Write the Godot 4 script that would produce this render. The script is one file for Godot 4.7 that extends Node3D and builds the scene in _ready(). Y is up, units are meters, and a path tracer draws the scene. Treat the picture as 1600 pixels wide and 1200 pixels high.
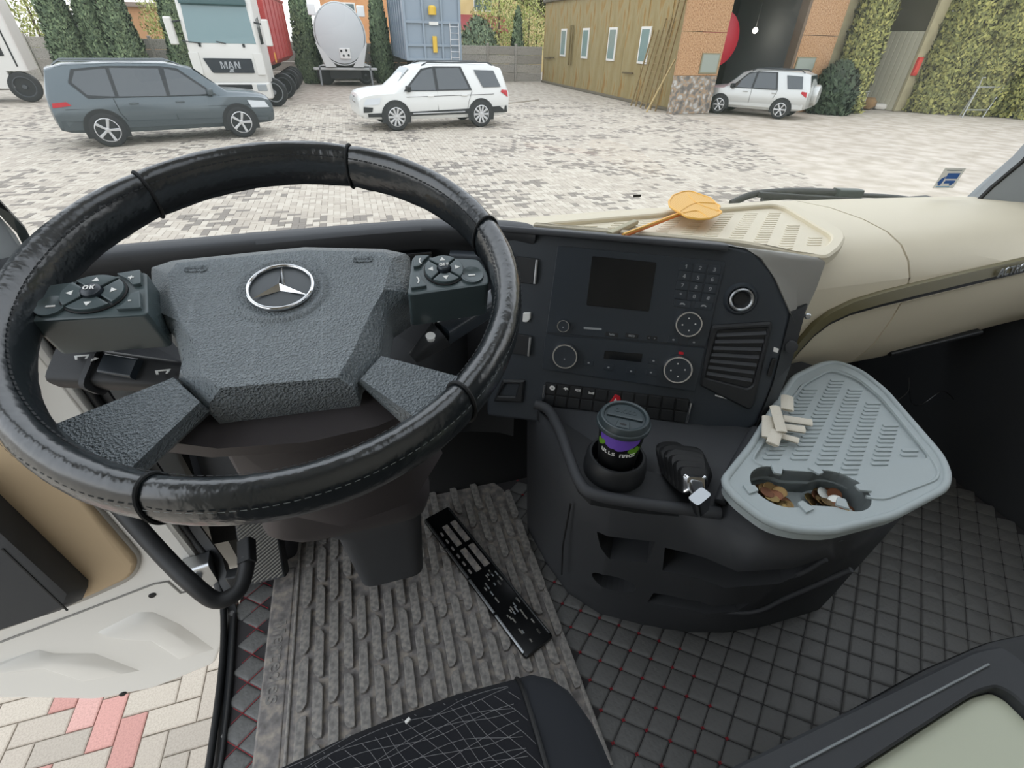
extends Node3D

# ---------------------------------------------------------------- helpers
var M := {}
var taken := {}
var rng := RandomNumberGenerator.new()

func numbered(called: String) -> String:
	if not taken.has(called):
		taken[called] = 0
		return called
	taken[called] += 1
	return "%s_%03d" % [called, taken[called]]

func thing(called: String, label: String, category: String, xf := Transform3D.IDENTITY, group := "") -> Node3D:
	var o := Node3D.new()
	o.name = numbered(called)
	add_child(o)
	o.transform = xf
	return tag(o, label, category, group)

func tag(o: Node3D, label: String, category: String, group := "", kind := "") -> Node3D:
	if label != "": o.set_meta("label", label)
	if category != "": o.set_meta("category", category)
	if group != "": o.set_meta("group", group)
	if kind != "": o.set_meta("kind", kind)
	return o

func part(called: String, mesh: Mesh, m: Material, parent: Node3D, xf := Transform3D.IDENTITY, label := "") -> MeshInstance3D:
	var o := MeshInstance3D.new()
	o.mesh = mesh
	o.material_override = m
	o.transform = xf
	if parent == self:
		o.name = numbered(called)
	else:
		o.name = called
	parent.add_child(o, true)
	if label != "": o.set_meta("label", label)
	return o

func struct(called: String, mesh: Mesh, m: Material, label: String, xf := Transform3D.IDENTITY) -> MeshInstance3D:
	var o := part(called, mesh, m, self, xf)
	o.set_meta("kind", "structure")
	if label != "": o.set_meta("label", label)
	return o

func setting(called: String, label: String, xf := Transform3D.IDENTITY) -> Node3D:
	var o := Node3D.new()
	o.name = numbered(called)
	add_child(o)
	o.transform = xf
	o.set_meta("kind", "structure")
	o.set_meta("label", label)
	return o

func copy_of(o: Node3D, called: String, xf: Transform3D, label := "", group := "") -> Node3D:
	var c := o.duplicate() as Node3D
	c.name = numbered(called)
	add_child(c)
	c.transform = xf
	if label != "": c.set_meta("label", label)
	if group != "": c.set_meta("group", group)
	return c

func at(p: Vector3, ry := 0.0, rx := 0.0, rz := 0.0) -> Transform3D:
	return Transform3D(Basis.from_euler(Vector3(rx, ry, rz)), p)

# a triangle soup (counter-clockwise seen from outside) becomes a mesh; faces meeting under `crease` degrees are smoothed
func commit(t: PackedVector3Array, crease := 38.0) -> ArrayMesh:
	var n := t.size() / 3
	var fn := PackedVector3Array(); fn.resize(n)
	var bucket := {}
	for i in n:
		var c := (t[i * 3 + 1] - t[i * 3]).cross(t[i * 3 + 2] - t[i * 3])
		fn[i] = c
		if crease > 0.0:
			for k in 3:
				var key := Vector3i((t[i * 3 + k] * 20000.0).round())
				if bucket.has(key): bucket[key].append(i)
				else: bucket[key] = [i]
	var lim := cos(deg_to_rad(crease))
	var vs := PackedVector3Array(); vs.resize(n * 3)
	var ns := PackedVector3Array(); ns.resize(n * 3)
	for i in n:
		var u := fn[i].normalized()
		for k in 3:
			var nn := u
			if crease > 0.0:
				var s := Vector3.ZERO
				for j in bucket[Vector3i((t[i * 3 + k] * 20000.0).round())]:
					if fn[j].normalized().dot(u) > lim: s += fn[j]
				if s.length_squared() > 1e-30: nn = s.normalized()
			var d := i * 3 + (2 - k)
			vs[d] = t[i * 3 + k]
			ns[d] = nn
	var arr := []
	arr.resize(Mesh.ARRAY_MAX)
	arr[Mesh.ARRAY_VERTEX] = vs
	arr[Mesh.ARRAY_NORMAL] = ns
	var m := ArrayMesh.new()
	m.add_surface_from_arrays(Mesh.PRIMITIVE_TRIANGLES, arr)
	return m

func quad(t: PackedVector3Array, a: Vector3, b: Vector3, c: Vector3, d: Vector3) -> void:
	t.append_array(PackedVector3Array([a, b, c, a, c, d]))

func ccw(p: PackedVector2Array) -> PackedVector2Array:
	if Geometry2D.is_polygon_clockwise(p):
		var q := p.duplicate(); q.reverse(); return q
	return p

func cap(t: PackedVector3Array, p: PackedVector2Array, z: float, up: bool) -> void:
	var ix := Geometry2D.triangulate_polygon(p)
	if ix.is_empty():
		for i in range(1, p.size() - 1): ix.append_array(PackedInt32Array([0, i, i + 1]))
	for i in range(0, ix.size(), 3):
		var a := p[ix[i]]; var b := p[ix[i + 1]]; var c := p[ix[i + 2]]
		var flip := (b - a).cross(c - a) < 0.0
		if flip == up:
			var s := b; b = c; c = s
		t.append_array(PackedVector3Array([Vector3(a.x, a.y, z), Vector3(b.x, b.y, z), Vector3(c.x, c.y, z)]))

func inset(p: PackedVector2Array, d: float) -> PackedVector2Array:
	var r := PackedVector2Array()
	var n := p.size()
	for i in n:
		var e0 := (p[i] - p[(i + n - 1) % n]).normalized()
		var e1 := (p[(i + 1) % n] - p[i]).normalized()
		var n0 := Vector2(-e0.y, e0.x); var n1 := Vector2(-e1.y, e1.x)
		var k := 1.0 + n0.dot(n1)
		r.append(p[i] + (n0 + n1) / maxf(k, 0.35) * d)
	return r

func round_poly(p: PackedVector2Array, r: float, seg := 4) -> PackedVector2Array:
	var o := PackedVector2Array()
	var n := p.size()
	for i in n:
		var a := p[(i + n - 1) % n]; var b := p[i]; var c := p[(i + 1) % n]
		var ra := minf(r, minf(a.distance_to(b), c.distance_to(b)) * 0.45)
		var s := b + (a - b).normalized() * ra
		var e := b + (c - b).normalized() * ra
		for k in seg + 1:
			var u := float(k) / seg
			o.append(s.lerp(b, u).lerp(b.lerp(e, u), u))
	return o

# polygon in the local XY plane extruded from z0 to z1, its upper edge rounded off by `bev`
func plate(poly: PackedVector2Array, z0: float, z1: float, bev := 0.0, crease := 38.0) -> ArrayMesh:
	var p := ccw(poly)
	var t := PackedVector3Array()
	var rings := [[p, z0]]
	if bev > 0.0:
		rings.append([p, z1 - bev])
		rings.append([inset(p, bev * 0.3), z1 - bev * 0.3])
		rings.append([inset(p, bev), z1])
	else:
		rings.append([p, z1])
	for k in rings.size() - 1:
		stitch(t, rings[k][0], rings[k][1], rings[k + 1][0], rings[k + 1][1])
	cap(t, rings[-1][0], rings[-1][1], true)
	cap(t, p, z0, false)
	return commit(t, crease)

func stitch(t: PackedVector3Array, a: PackedVector2Array, za: float, b: PackedVector2Array, zb: float) -> void:
	var n := a.size()
	for i in n:
		var j := (i + 1) % n
		quad(t, Vector3(a[i].x, a[i].y, za), Vector3(a[j].x, a[j].y, za), Vector3(b[j].x, b[j].y, zb), Vector3(b[i].x, b[i].y, zb))

# stack of polygons with equal vertex counts: [[poly, z], ...]
func stack(levels: Array, crease := 30.0, caps := true) -> ArrayMesh:
	var t := PackedVector3Array()
	var rev := Geometry2D.is_polygon_clockwise(levels[0][0])
	var lv := []
	for l in levels:
		var q: PackedVector2Array = l[0].duplicate()
		if rev: q.reverse()
		lv.append([q, l[1]])
	for k in lv.size() - 1:
		stitch(t, lv[k][0], lv[k][1], lv[k + 1][0], lv[k + 1][1])
	if caps:
		cap(t, lv[0][0], lv[0][1], false)
		cap(t, lv[-1][0], lv[-1][1], true)
	return commit(t, crease)

# closed rings of points lofted one to the next
func loft(rings: Array, caps := true, crease := 40.0, flip := false, wrap := false) -> ArrayMesh:
	var t := PackedVector3Array()
	var m := rings.size()
	for k in (m if wrap else m - 1):
		var a: PackedVector3Array = rings[k]; var b: PackedVector3Array = rings[(k + 1) % m]
		var n := a.size()
		for i in n:
			var j := (i + 1) % n
			if flip: quad(t, a[i], b[i], b[j], a[j])
			else: quad(t, a[i], a[j], b[j], b[i])
	if caps and not wrap:
		for e in [0, m - 1]:
			var r: PackedVector3Array = rings[e]
			var c := Vector3.ZERO
			for p in r: c += p
			c /= r.size()
			for i in r.size():
				var j := (i + 1) % r.size()
				if (e == 0) != flip: t.append_array(PackedVector3Array([c, r[j], r[i]]))
				else: t.append_array(PackedVector3Array([c, r[i], r[j]]))
	return commit(t, crease)

# open rows of points become a sheet of thickness `th` (pushed along -normal side by `back`)
func sheet(rows: Array, back := Vector3.ZERO, crease := 40.0) -> ArrayMesh:
	var t := PackedVector3Array()
	var m := rows.size(); var n: int = rows[0].size()
	for k in m - 1:
		for i in n - 1:
			quad(t, rows[k][i], rows[k][i + 1], rows[k + 1][i + 1], rows[k + 1][i])
			if back != Vector3.ZERO:
				quad(t, rows[k][i] + back, rows[k + 1][i] + back, rows[k + 1][i + 1] + back, rows[k][i + 1] + back)
	if back != Vector3.ZERO:
		for k in m - 1:
			quad(t, rows[k][0], rows[k + 1][0], rows[k + 1][0] + back, rows[k][0] + back)
			quad(t, rows[k][n - 1], rows[k][n - 1] + back, rows[k + 1][n - 1] + back, rows[k + 1][n - 1])
		for i in n - 1:
			quad(t, rows[0][i], rows[0][i] + back, rows[0][i + 1] + back, rows[0][i + 1])
			quad(t, rows[m - 1][i], rows[m - 1][i + 1], rows[m - 1][i + 1] + back, rows[m - 1][i] + back)
	return commit(t, crease)

func tube(path: Array, rad, sides := 10, wrap := false) -> ArrayMesh:
	var rings := []
	var n := path.size()
	var up := Vector3.UP
	var d0: Vector3 = (path[1] - path[0]).normalized()
	if absf(d0.dot(up)) > 0.9: up = Vector3.RIGHT
	var side := d0.cross(up).normalized()
	for i in n:
		var d: Vector3
		if wrap: d = (path[(i + 1) % n] - path[(i + n - 1) % n]).normalized()
		else: d = (path[mini(i + 1, n - 1)] - path[maxi(i - 1, 0)]).normalized()
		side = (side - d * side.dot(d)).normalized()
		var v := d.cross(side)
		var r: float = rad[i] if rad is Array else rad
		var ring := PackedVector3Array()
		for k in sides:
			var a := TAU * k / sides
			ring.append(path[i] + (side * cos(a) + v * sin(a)) * r)
		rings.append(ring)
	return loft(rings, true, 50.0, false, wrap)

func smooth_path(p: Array, seg := 6) -> Array:
	var o := []
	var n := p.size()
	for i in n - 1:
		var a: Vector3 = p[maxi(i - 1, 0)]; var b: Vector3 = p[i]; var c: Vector3 = p[i + 1]; var d: Vector3 = p[mini(i + 2, n - 1)]
		for k in seg: o.append(b.cubic_interpolate(c, a, d, float(k) / seg))
	o.append(p[n - 1])
	return o

# profile of (radius, height) turned about the local Z axis, listed from the bottom up on the outside
func lathe(profile: Array, seg := 24, crease := 35.0) -> ArrayMesh:
	var t := PackedVector3Array()
	for k in profile.size() - 1:
		var a: Vector2 = profile[k]; var b: Vector2 = profile[k + 1]
		for i in seg:
			var u := TAU * i / seg; var v := TAU * (i + 1) / seg
			var p := Vector3(cos(u) * a.x, sin(u) * a.x, a.y); var q := Vector3(cos(v) * a.x, sin(v) * a.x, a.y)
			var r := Vector3(cos(v) * b.x, sin(v) * b.x, b.y); var s := Vector3(cos(u) * b.x, sin(u) * b.x, b.y)
			if a.x > 1e-6: t.append_array(PackedVector3Array([p, q, r]))
			if b.x > 1e-6: t.append_array(PackedVector3Array([p, r, s]))
	return commit(t, crease)

func rect(w: float, h: float, c := Vector2.ZERO) -> PackedVector2Array:
	return PackedVector2Array([c + Vector2(-w / 2, -h / 2), c + Vector2(w / 2, -h / 2), c + Vector2(w / 2, h / 2), c + Vector2(-w / 2, h / 2)])

func ell(rx: float, ry: float, c := Vector2.ZERO, seg := 24) -> PackedVector2Array:
	var o := PackedVector2Array()
	for i in seg: o.append(c + Vector2(cos(TAU * i / seg) * rx, sin(TAU * i / seg) * ry))
	return o

# box with its edges rounded off
func rbox(s: Vector3, bev := 0.0) -> ArrayMesh:
	var b := minf(bev, minf(s.x, minf(s.y, s.z)) * 0.45)
	var p := rect(s.x, s.y)
	if b <= 0.0: return plate(p, -s.z / 2, s.z / 2, 0.0)
	var q := round_poly(p, b, 2)
	return stack([[inset(q, b * 0.7), -s.z / 2], [q, -s.z / 2 + b * 0.7], [q, s.z / 2 - b * 0.7], [inset(q, b * 0.7), s.z / 2]], 50.0)

func box_between(a: Vector3, b: Vector3, bev := 0.0) -> Array:
	return [rbox((b - a).abs(), bev), at((a + b) / 2)]

# slab along a to b with a rounded-rectangle section w x h; `up` sets its upper side
func bar(a: Vector3, b: Vector3, w: float, h: float, bev := 0.002, up := Vector3.UP, w2 := -1.0, h2 := -1.0) -> ArrayMesh:
	var d := (b - a).normalized()
	var s := d.cross(up).normalized()
	var v := s.cross(d)
	var rings := []
	for e in 2:
		var ww := w if e == 0 or w2 < 0 else w2
		var hh := h if e == 0 or h2 < 0 else h2
		var o: Vector3 = a if e == 0 else b
		var ring := PackedVector3Array()
		for q in round_poly(rect(ww, hh), minf(bev, minf(ww, hh) * 0.45), 3): ring.append(o + s * q.x + v * q.y)
		rings.append(ring)
	return loft(rings, true, 40.0, true)

func letters(s: String, size: float, depth: float, m: Material, parent: Node3D, xf: Transform3D, called := "lettering") -> MeshInstance3D:
	var tm := TextMesh.new()
	tm.text = s
	var fnt := SystemFont.new()
	fnt.font_names = PackedStringArray(["Droid Sans"])
	fnt.font_weight = 700
	tm.font = fnt
	tm.font_size = 32
	tm.pixel_size = size / 32.0
	tm.depth = depth
	return part(called, tm, m, parent, xf)

# ---------------------------------------------------------------- materials
func grain(freq: float, strength: float, kind := FastNoiseLite.TYPE_SIMPLEX_SMOOTH, sz := 256) -> NoiseTexture2D:
	var n := FastNoiseLite.new()
	n.noise_type = kind
	n.frequency = freq
	n.seed = 7
	n.fractal_octaves = 3
	var t := NoiseTexture2D.new()
	t.width = sz; t.height = sz
	t.seamless = true
	t.as_normal_map = true
	t.bump_strength = strength
	t.noise = n
	return t

func tone(freq: float, cols: Array, kind := FastNoiseLite.TYPE_SIMPLEX_SMOOTH, sz := 512, oct := 4) -> NoiseTexture2D:
	var n := FastNoiseLite.new()
	n.noise_type = kind
	n.frequency = freq
	n.seed = 11
	n.fractal_octaves = oct
	var t := NoiseTexture2D.new()
	t.width = sz; t.height = sz
	t.seamless = true
	t.noise = n
	var g := Gradient.new()
	var off := PackedFloat32Array(); var cc := PackedColorArray()
	for c in cols:
		off.append(c[0]); cc.append(Color(c[1]))
	g.offsets = off; g.colors = cc
	t.color_ramp = g
	return t

func mat(col: String, rough := 0.6, metal := 0.0, nm: Texture2D = null, nscale := 1.0, uvs := 1.0, spec := 0.5) -> StandardMaterial3D:
	var m := StandardMaterial3D.new()
	m.albedo_color = Color(col)
	m.roughness = rough
	m.metallic = metal
	m.metallic_specular = spec
	if nm:
		m.normal_enabled = true
		m.normal_texture = nm
		m.normal_scale = nscale
		m.uv1_triplanar = true
		m.uv1_scale = Vector3.ONE * uvs
	return m

func toned(t: Texture2D, uvs: float, rough := 0.7, tint := "ffffff") -> StandardMaterial3D:
	var m := mat(tint, rough)
	m.albedo_texture = t
	m.uv1_triplanar = true
	m.uv1_scale = Vector3.ONE * uvs
	return m

func vcol(rough := 0.8) -> StandardMaterial3D:
	var m := mat("ffffff", rough)
	m.vertex_color_use_as_albedo = true
	return m

func glass(col: String, alpha: float, rough := 0.02) -> StandardMaterial3D:
	var m := mat(col, rough)
	m.albedo_color.a = alpha
	m.transparency = BaseMaterial3D.TRANSPARENCY_ALPHA
	return m

func materials() -> void:
	var leather := grain(0.10, 14.0, FastNoiseLite.TYPE_CELLULAR)
	var fine := grain(0.25, 3.0)
	var wrinkle := grain(0.035, 10.0)
	M.leather = mat("22272a", 0.24, 0, wrinkle, 0.12, 9.0, 0.8)
	M.pad = mat("868e92", 0.40, 0, leather, 1.1, 17.0, 0.6)
	M.spoke = mat("788084", 0.36, 0, leather, 1.1, 17.0, 0.6)
	M.black = mat("232527", 0.5, 0, fine, 0.4, 30.0)
	M.deep = mat("151617", 0.6)
	M.panel = mat("343a40", 0.45, 0, fine, 0.3, 40.0)
	M.face = mat("31383f", 0.32)
	M.screen = mat("14171a", 0.16)
	M.soft = mat("3a3c3f", 0.62, 0, fine, 0.5, 30.0)
	M.grey_grain = mat("8f8d86", 0.6, 0, fine, 0.6, 30.0)
	M.tray = mat("a6afb0", 0.55, 0, fine, 0.35, 40.0)
	M.brown = mat("3a3536", 0.6, 0, fine, 0.4, 30.0)
	M.beige = mat("d8ceb6", 0.55, 0, fine, 0.45, 26.0)
	M.beige_top = M.beige
	M.beige_door = mat("c0a988", 0.6, 0, fine, 0.3, 20.0)
	M.olive = mat("6d6648", 0.45)
	M.button = mat("4a5658", 0.24)
	M.chrome = mat("d8dadc", 0.12, 1.0)
	M.satin = mat("b9bcbe", 0.3, 1.0)
	M.white_paint = mat("e4e2dc", 0.3)
	M.white_ink = mat("e8e8e4", 0.6)
	M.grey_ink = mat("9a9ea0", 0.6)
	M.red_ink = mat("c41f2c", 0.45)
	M.rubber = mat("1c1d1e", 0.55)
	M.stitch = mat("8d9496", 0.7)
	M.dark_stitch = mat("15181a", 0.7)
	M.red_stitch = mat("a82a34", 0.7)
	M.trim_grey = mat("8b9092", 0.6, 0, fine, 0.3, 20.0)
	M.fabric_seat = mat("16181e", 0.95, 0, grain(0.3, 5.0), 0.8, 40.0)
	M.fabric_line = mat("6e6e70", 0.9)
	M.headliner = mat("cfc9bd", 0.9)
	M.quilt = mat("6a6a68", 0.5, 0, wrinkle, 0.15, 8.0)
	M.quilt_seam = mat("3a3839", 0.8)
	M.matbase = toned(tone(0.02, [[0.0, "6a6663"], [0.45, "868280"], [0.7, "9e968d"], [1.0, "b2a89c"]]), 3.0, 0.75)
	M.mattread = toned(tone(0.03, [[0.0, "6f6c69"], [0.5, "8d8a86"], [1.0, "aca49a"]]), 4.0, 0.7)
	M.screen_glass = glass("b8ccc8", 0.10, 0.01)
	M.side_glass = glass("9fb0b0", 0.12, 0.01)

# ---------------------------------------------------------------- scene
func _ready() -> void:
	rng.seed = 20240501
	var cam := Camera3D.new()
	cam.transform = Transform3D(Vector3(0.95875, 0.01977, 0.28357), Vector3(0.15141, 0.80878, -0.56829), Vector3(-0.24058, 0.58779, 0.77242), Vector3(0.0000, 2.4400, 0.0000))
	cam.fov = 78.0
	cam.near = 0.02
	cam.far = 400.0
	add_child(cam)
	cam.current = true
	var we := WorldEnvironment.new()
	var env := Environment.new()
	env.background_mode = Environment.BG_SKY
	var sky := Sky.new()
	var psm := ProceduralSkyMaterial.new()
	psm.sky_top_color = Color("dfe6ee")
	psm.sky_horizon_color = Color("f2f3f2")
	psm.ground_bottom_color = Color("8d8a86")
	psm.ground_horizon_color = Color("d8d7d3")
	psm.sky_energy_multiplier = 1.25
	psm.sun_angle_max = 0.0
	sky.sky_material = psm
	env.sky = sky
	env.tonemap_mode = Environment.TONE_MAPPER_LINEAR
	env.tonemap_exposure = 1.55
	env.sdfgi_enabled = true
	env.ssao_enabled = true
	env.ssil_enabled = true
	we.environment = env
	add_child(we)
	materials()
	cab_shell()
	driver_door()
	dashboard()
	centre_stack()
	console()
	steering()
	floor_coverings()
	loose_things()
	seats()
	yard()
	vehicles()
	buildings()
	plants()

func flat(y: float) -> Transform3D:
	return Transform3D(Vector3(1, 0, 0), Vector3(0, 0, -1), Vector3(0, 1, 0), Vector3(0, y, 0))

func ring_plate(outer: PackedVector2Array, inner: PackedVector2Array, z0: float, z1: float, zi: float) -> ArrayMesh:
	var t := PackedVector3Array()
	var o := outer.duplicate(); var i := inner.duplicate()
	if Geometry2D.is_polygon_clockwise(o):
		o.reverse(); i.reverse()
	stitch(t, o, z0, o, z1 - 0.004)
	stitch(t, o, z1 - 0.004, inset(o, 0.004), z1)
	stitch(t, inset(o, 0.004), z1, inset(i, -0.003), z1)
	stitch(t, inset(i, -0.003), z1, i, z1 - 0.003)
	stitch(t, i, z1 - 0.003, i, zi)
	return commit(t, 40.0)

# ---------------------------------------------------------------- the cab
func cab_shell() -> void:
	struct("floor", rbox(Vector3(2.305, 0.1, 2.1), 0.0), M.black, "black cab floor pan", at(Vector3(0.6875, 1.165, 0.05)))
	var roof := setting("ceiling", "pale cloth headliner around an unseen glass roof hatch added for sky light")
	for b in [[Vector3(-0.62, 3.28, -0.80), Vector3(1.88, 3.33, -0.45)], [Vector3(-0.62, 3.28, 0.45), Vector3(1.88, 3.33, 1.12)], [Vector3(-0.62, 3.28, -0.45), Vector3(0.05, 3.33, 0.45)], [Vector3(0.95, 3.28, -0.45), Vector3(1.88, 3.33, 0.45)]]:
		var r: Array = box_between(b[0], b[1])
		part("headliner_panel", r[0], M.headliner, roof, r[1])
	var hatch: Array = box_between(Vector3(0.05, 3.30, -0.45), Vector3(0.95, 3.305, 0.45))
	part("added_hatch_pane", hatch[0], M.side_glass, roof, hatch[1])  # unseen, oversized hatch added to let more sky light into the cab
	var bk: Array = box_between(Vector3(-0.62, 1.12, 1.08), Vector3(1.88, 3.33, 1.13))
	struct("wall_back", bk[0], M.headliner, "pale rear wall of the cab", bk[1])
	var wl := setting("wall_left", "cab side frame around the open door")
	for b in [[Vector3(-0.66, 1.12, 0.2), Vector3(-0.60, 3.33, 1.12)], [Vector3(-0.66, 2.98, -0.95), Vector3(-0.60, 3.33, 0.2)], [Vector3(-0.66, 0.9, -1.2), Vector3(-0.60, 2.05, -0.97)]]:
		var r: Array = box_between(b[0], b[1])
		part("side_panel", r[0], M.white_paint if b[0].y < 1.0 else M.headliner, wl, r[1])
	var wr := setting("wall_right", "passenger side wall and door frame")
	for b in [[Vector3(1.84, 1.12, -1.15), Vector3(1.90, 2.02, 1.12)], [Vector3(1.84, 2.02, 0.2), Vector3(1.90, 3.33, 1.12)], [Vector3(1.84, 2.92, -0.9), Vector3(1.90, 3.33, 0.2)]]:
		var r: Array = box_between(b[0], b[1])
		part("side_panel", r[0], M.soft, wr, r[1])
	var sw: Array = box_between(Vector3(1.865, 2.02, -0.85), Vector3(1.87, 2.92, 0.2))
	struct("window_2", sw[0], M.side_glass, "passenger side window pane", sw[1])
	var fw: Array = box_between(Vector3(-0.62, 0.95, -1.24), Vector3(1.88, 2.03, -1.18))
	struct("wall_front", fw[0], M.deep, "black bulkhead below the windscreen", fw[1])
	# windscreen
	var rows := []
	for k in 25:
		var x := -0.60 + 2.42 * k / 24.0
		var row := []
		for i in 9:
			var v := i / 8.0
			row.append(Vector3(x, 2.05 + 1.22 * v, screen_z(x) + 0.32 * pow(v, 1.7)))
		rows.append(row)
	var ws := setting("window_1", "wide windscreen of the cab")
	part("pane", sheet(rows), M.screen_glass, ws)
	# pillars with their trim
	var pr := setting("trim_1", "grey trim of the pillar at the passenger end")
	part("pillar_trim", sheet([
		[Vector3(1.7000, 2.0584, -0.9829) + Vector3(0, -0.06, 0), Vector3(1.77, 2.02, -0.86), Vector3(1.835, 2.02, -0.68)],
		[Vector3(1.7000, 2.0648, -0.9865), Vector3(1.775, 2.09, -0.86), Vector3(1.838, 2.07, -0.72)],
		[Vector3(1.7200, 2.1280, -0.9713), Vector3(1.78, 2.15, -0.85), Vector3(1.838, 2.12, -0.74)],
		[Vector3(1.7400, 2.1989, -0.9472), Vector3(1.79, 2.25, -0.85), Vector3(1.838, 2.22, -0.76)],
		[Vector3(1.775, 2.45, -0.90), Vector3(1.81, 2.5, -0.83), Vector3(1.84, 2.5, -0.78)],
		[Vector3(1.80, 3.30, -0.74), Vector3(1.82, 3.30, -0.70), Vector3(1.84, 3.30, -0.66)]], Vector3(0.05, 0, -0.06), 60.0), M.trim_grey, pr)
	part("glass_seal", tube([Vector3(1.7000, 2.0587, -0.9885), Vector3(1.7200, 2.1273, -0.9743), Vector3(1.7400, 2.1984, -0.9500), Vector3(1.77, 2.45, -0.91), Vector3(1.79, 3.28, -0.76)], 0.006, 6), M.rubber, pr)
	var pl := setting("trim_2", "grey trim of the pillar beside the driver")
	part("pillar_trim", sheet([
		[Vector3(-0.63, 2.0, -0.72), Vector3(-0.5800, 2.1490, -1.0067) + Vector3(0, -0.08, 0)],
		[Vector3(-0.63, 2.14, -0.74), Vector3(-0.5800, 2.1538, -1.0122)],
		[Vector3(-0.635, 2.3, -0.78), Vector3(-0.5800, 2.1930, -0.9987)],
		[Vector3(-0.64, 3.30, -0.70), Vector3(-0.60, 3.30, -0.78)]], Vector3(-0.05, 0, -0.06), 60.0), M.trim_grey, pl)
	part("glass_seal", sheet([
		[Vector3(-0.5850, 2.1465, -1.0154) + Vector3(0, -0.08, 0), Vector3(-0.5650, 2.1559, -1.0091) + Vector3(0, -0.08, 0)],
		[Vector3(-0.5850, 2.1520, -1.0258), Vector3(-0.5650, 2.1597, -1.0178)],
		[Vector3(-0.5850, 2.1925, -1.0091), Vector3(-0.5650, 2.2147, -0.9936)],
		[Vector3(-0.60, 3.30, -0.80), Vector3(-0.585, 3.30, -0.83)]], Vector3(-0.01, 0, -0.02)), M.rubber, pl)
	# sill, seal and entry handle at the open door
	var sill := setting("trim_3", "black door sill with its rubber seal")
	part("sill_strip", sheet([
		[Vector3(-0.480, 1.205, 0.25), Vector3(-0.445, 1.225, 0.25)], [Vector3(-0.487, 1.205, -0.5), Vector3(-0.452, 1.225, -0.5)],
		[Vector3(-0.515, 1.21, -0.82), Vector3(-0.478, 1.23, -0.82)], [Vector3(-0.545, 1.30, -0.93), Vector3(-0.505, 1.31, -0.93)], [Vector3(-0.58, 1.5, -0.965), Vector3(-0.54, 1.5, -0.965)], [Vector3(-0.61, 2.0, -0.96), Vector3(-0.56, 2.0, -0.96)]], Vector3(0, -0.04, -0.01), 60.0), M.black, sill)
	part("seal", tube(smooth_path([Vector3(-0.474, 1.222, 0.25), Vector3(-0.481, 1.222, -0.5), Vector3(-0.506, 1.23, -0.81), Vector3(-0.535, 1.31, -0.925), Vector3(-0.565, 1.5, -0.955), Vector3(-0.58, 2.0, -0.95)]), 0.008, 8), M.rubber, sill)
	part("edge_trim", tube(smooth_path([Vector3(-0.449, 1.228, 0.25), Vector3(-0.456, 1.228, -0.5), Vector3(-0.480, 1.23, -0.81)]), 0.005, 8), M.rubber, sill)
	var gh := thing("grab_handle", "bent black tube handle beside the open driver door", "handle")
	part("tube", tube(smooth_path([Vector3(-0.3582, 1.5308, -0.7402), Vector3(-0.3628, 1.5099, -0.7128), Vector3(-0.3784, 1.4956, -0.6808), Vector3(-0.4135, 1.5000, -0.6693), Vector3(-0.4466, 1.5454, -0.6883), Vector3(-0.4934, 1.5899, -0.7367), Vector3(-0.5591, 1.6640, -0.8135), Vector3(-0.6323, 1.7202, -0.9050), Vector3(-0.6838, 1.7679, -0.9962), Vector3(-0.7208, 1.7974, -1.0819)]), 0.0165, 12), M.rubber, gh)
	part("mount", bar(Vector3(-0.3603, 1.5391, -0.7731), Vector3(-0.3558, 1.5265, -0.7233), 0.03, 0.028, 0.006, Vector3(0, 0, 1)), M.black, gh)
	part("mount", bar(Vector3(-0.7212, 1.7951, -1.0803), Vector3(-0.7358, 1.8080, -1.1206), 0.05, 0.04, 0.006, Vector3(0, 0, 1)), M.black, gh)
	# things stuck on the windscreen
	var st := thing("windscreen_sticker", "small white sticker printed with a blue truck on the windscreen", "sticker", Transform3D(Basis(Vector3(0.93, -0.02, 0.10), Vector3(0.0, 0.99, 0.10), Vector3(-0.1, -0.1, 0.99)).orthonormalized(), Vector3(1.5689, 2.1506, -1.0000)))
	part("sheet", plate(PackedVector2Array([Vector2(-0.034, -0.026), Vector2(0.036, -0.026), Vector2(0.036, 0.028), Vector2(-0.034, 0.028)]), 0, 0.0006), M.white_ink, st)
	var blue := mat("2a5fa8", 0.6)
	for b in [[rect(0.040, 0.015, Vector2(0.008, 0.007)), blue], [rect(0.034, 0.008, Vector2(0.010, -0.009)), blue], [PackedVector2Array([Vector2(-0.03, -0.012), Vector2(-0.014, -0.012), Vector2(-0.014, 0.006), Vector2(-0.024, 0.0)]), blue], [ell(0.005, 0.005, Vector2(-0.020, -0.014), 10), blue], [ell(0.005, 0.005, Vector2(0.018, -0.014), 10), blue]]:
		part("print", plate(b[0], 0.0006, 0.0012), b[1], st)
	part("caption", plate(rect(0.05, 0.002, Vector2(0.002, 0.022)), 0.0006, 0.0012), mat("7d8a90", 0.7), st)
	part("caption", plate(rect(0.045, 0.002, Vector2(-0.004, -0.022)), 0.0006, 0.0012), mat("6fb0d8", 0.7), st)
	var tg := part("windscreen_tag", plate(round_poly(rect(0.020, 0.006), 0.001, 2), 0, 0.002, 0.0005), M.deep, self, at(Vector3(0.6229, 2.1452, -1.0400), -0.03))
	tag(tg, "tiny black rectangular tag stuck low on the windscreen", "tag")

func screen_z(x: float) -> float:
	var u := (x - 0.62) / 1.2
	return -1.13 + 0.12 * u * u

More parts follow.
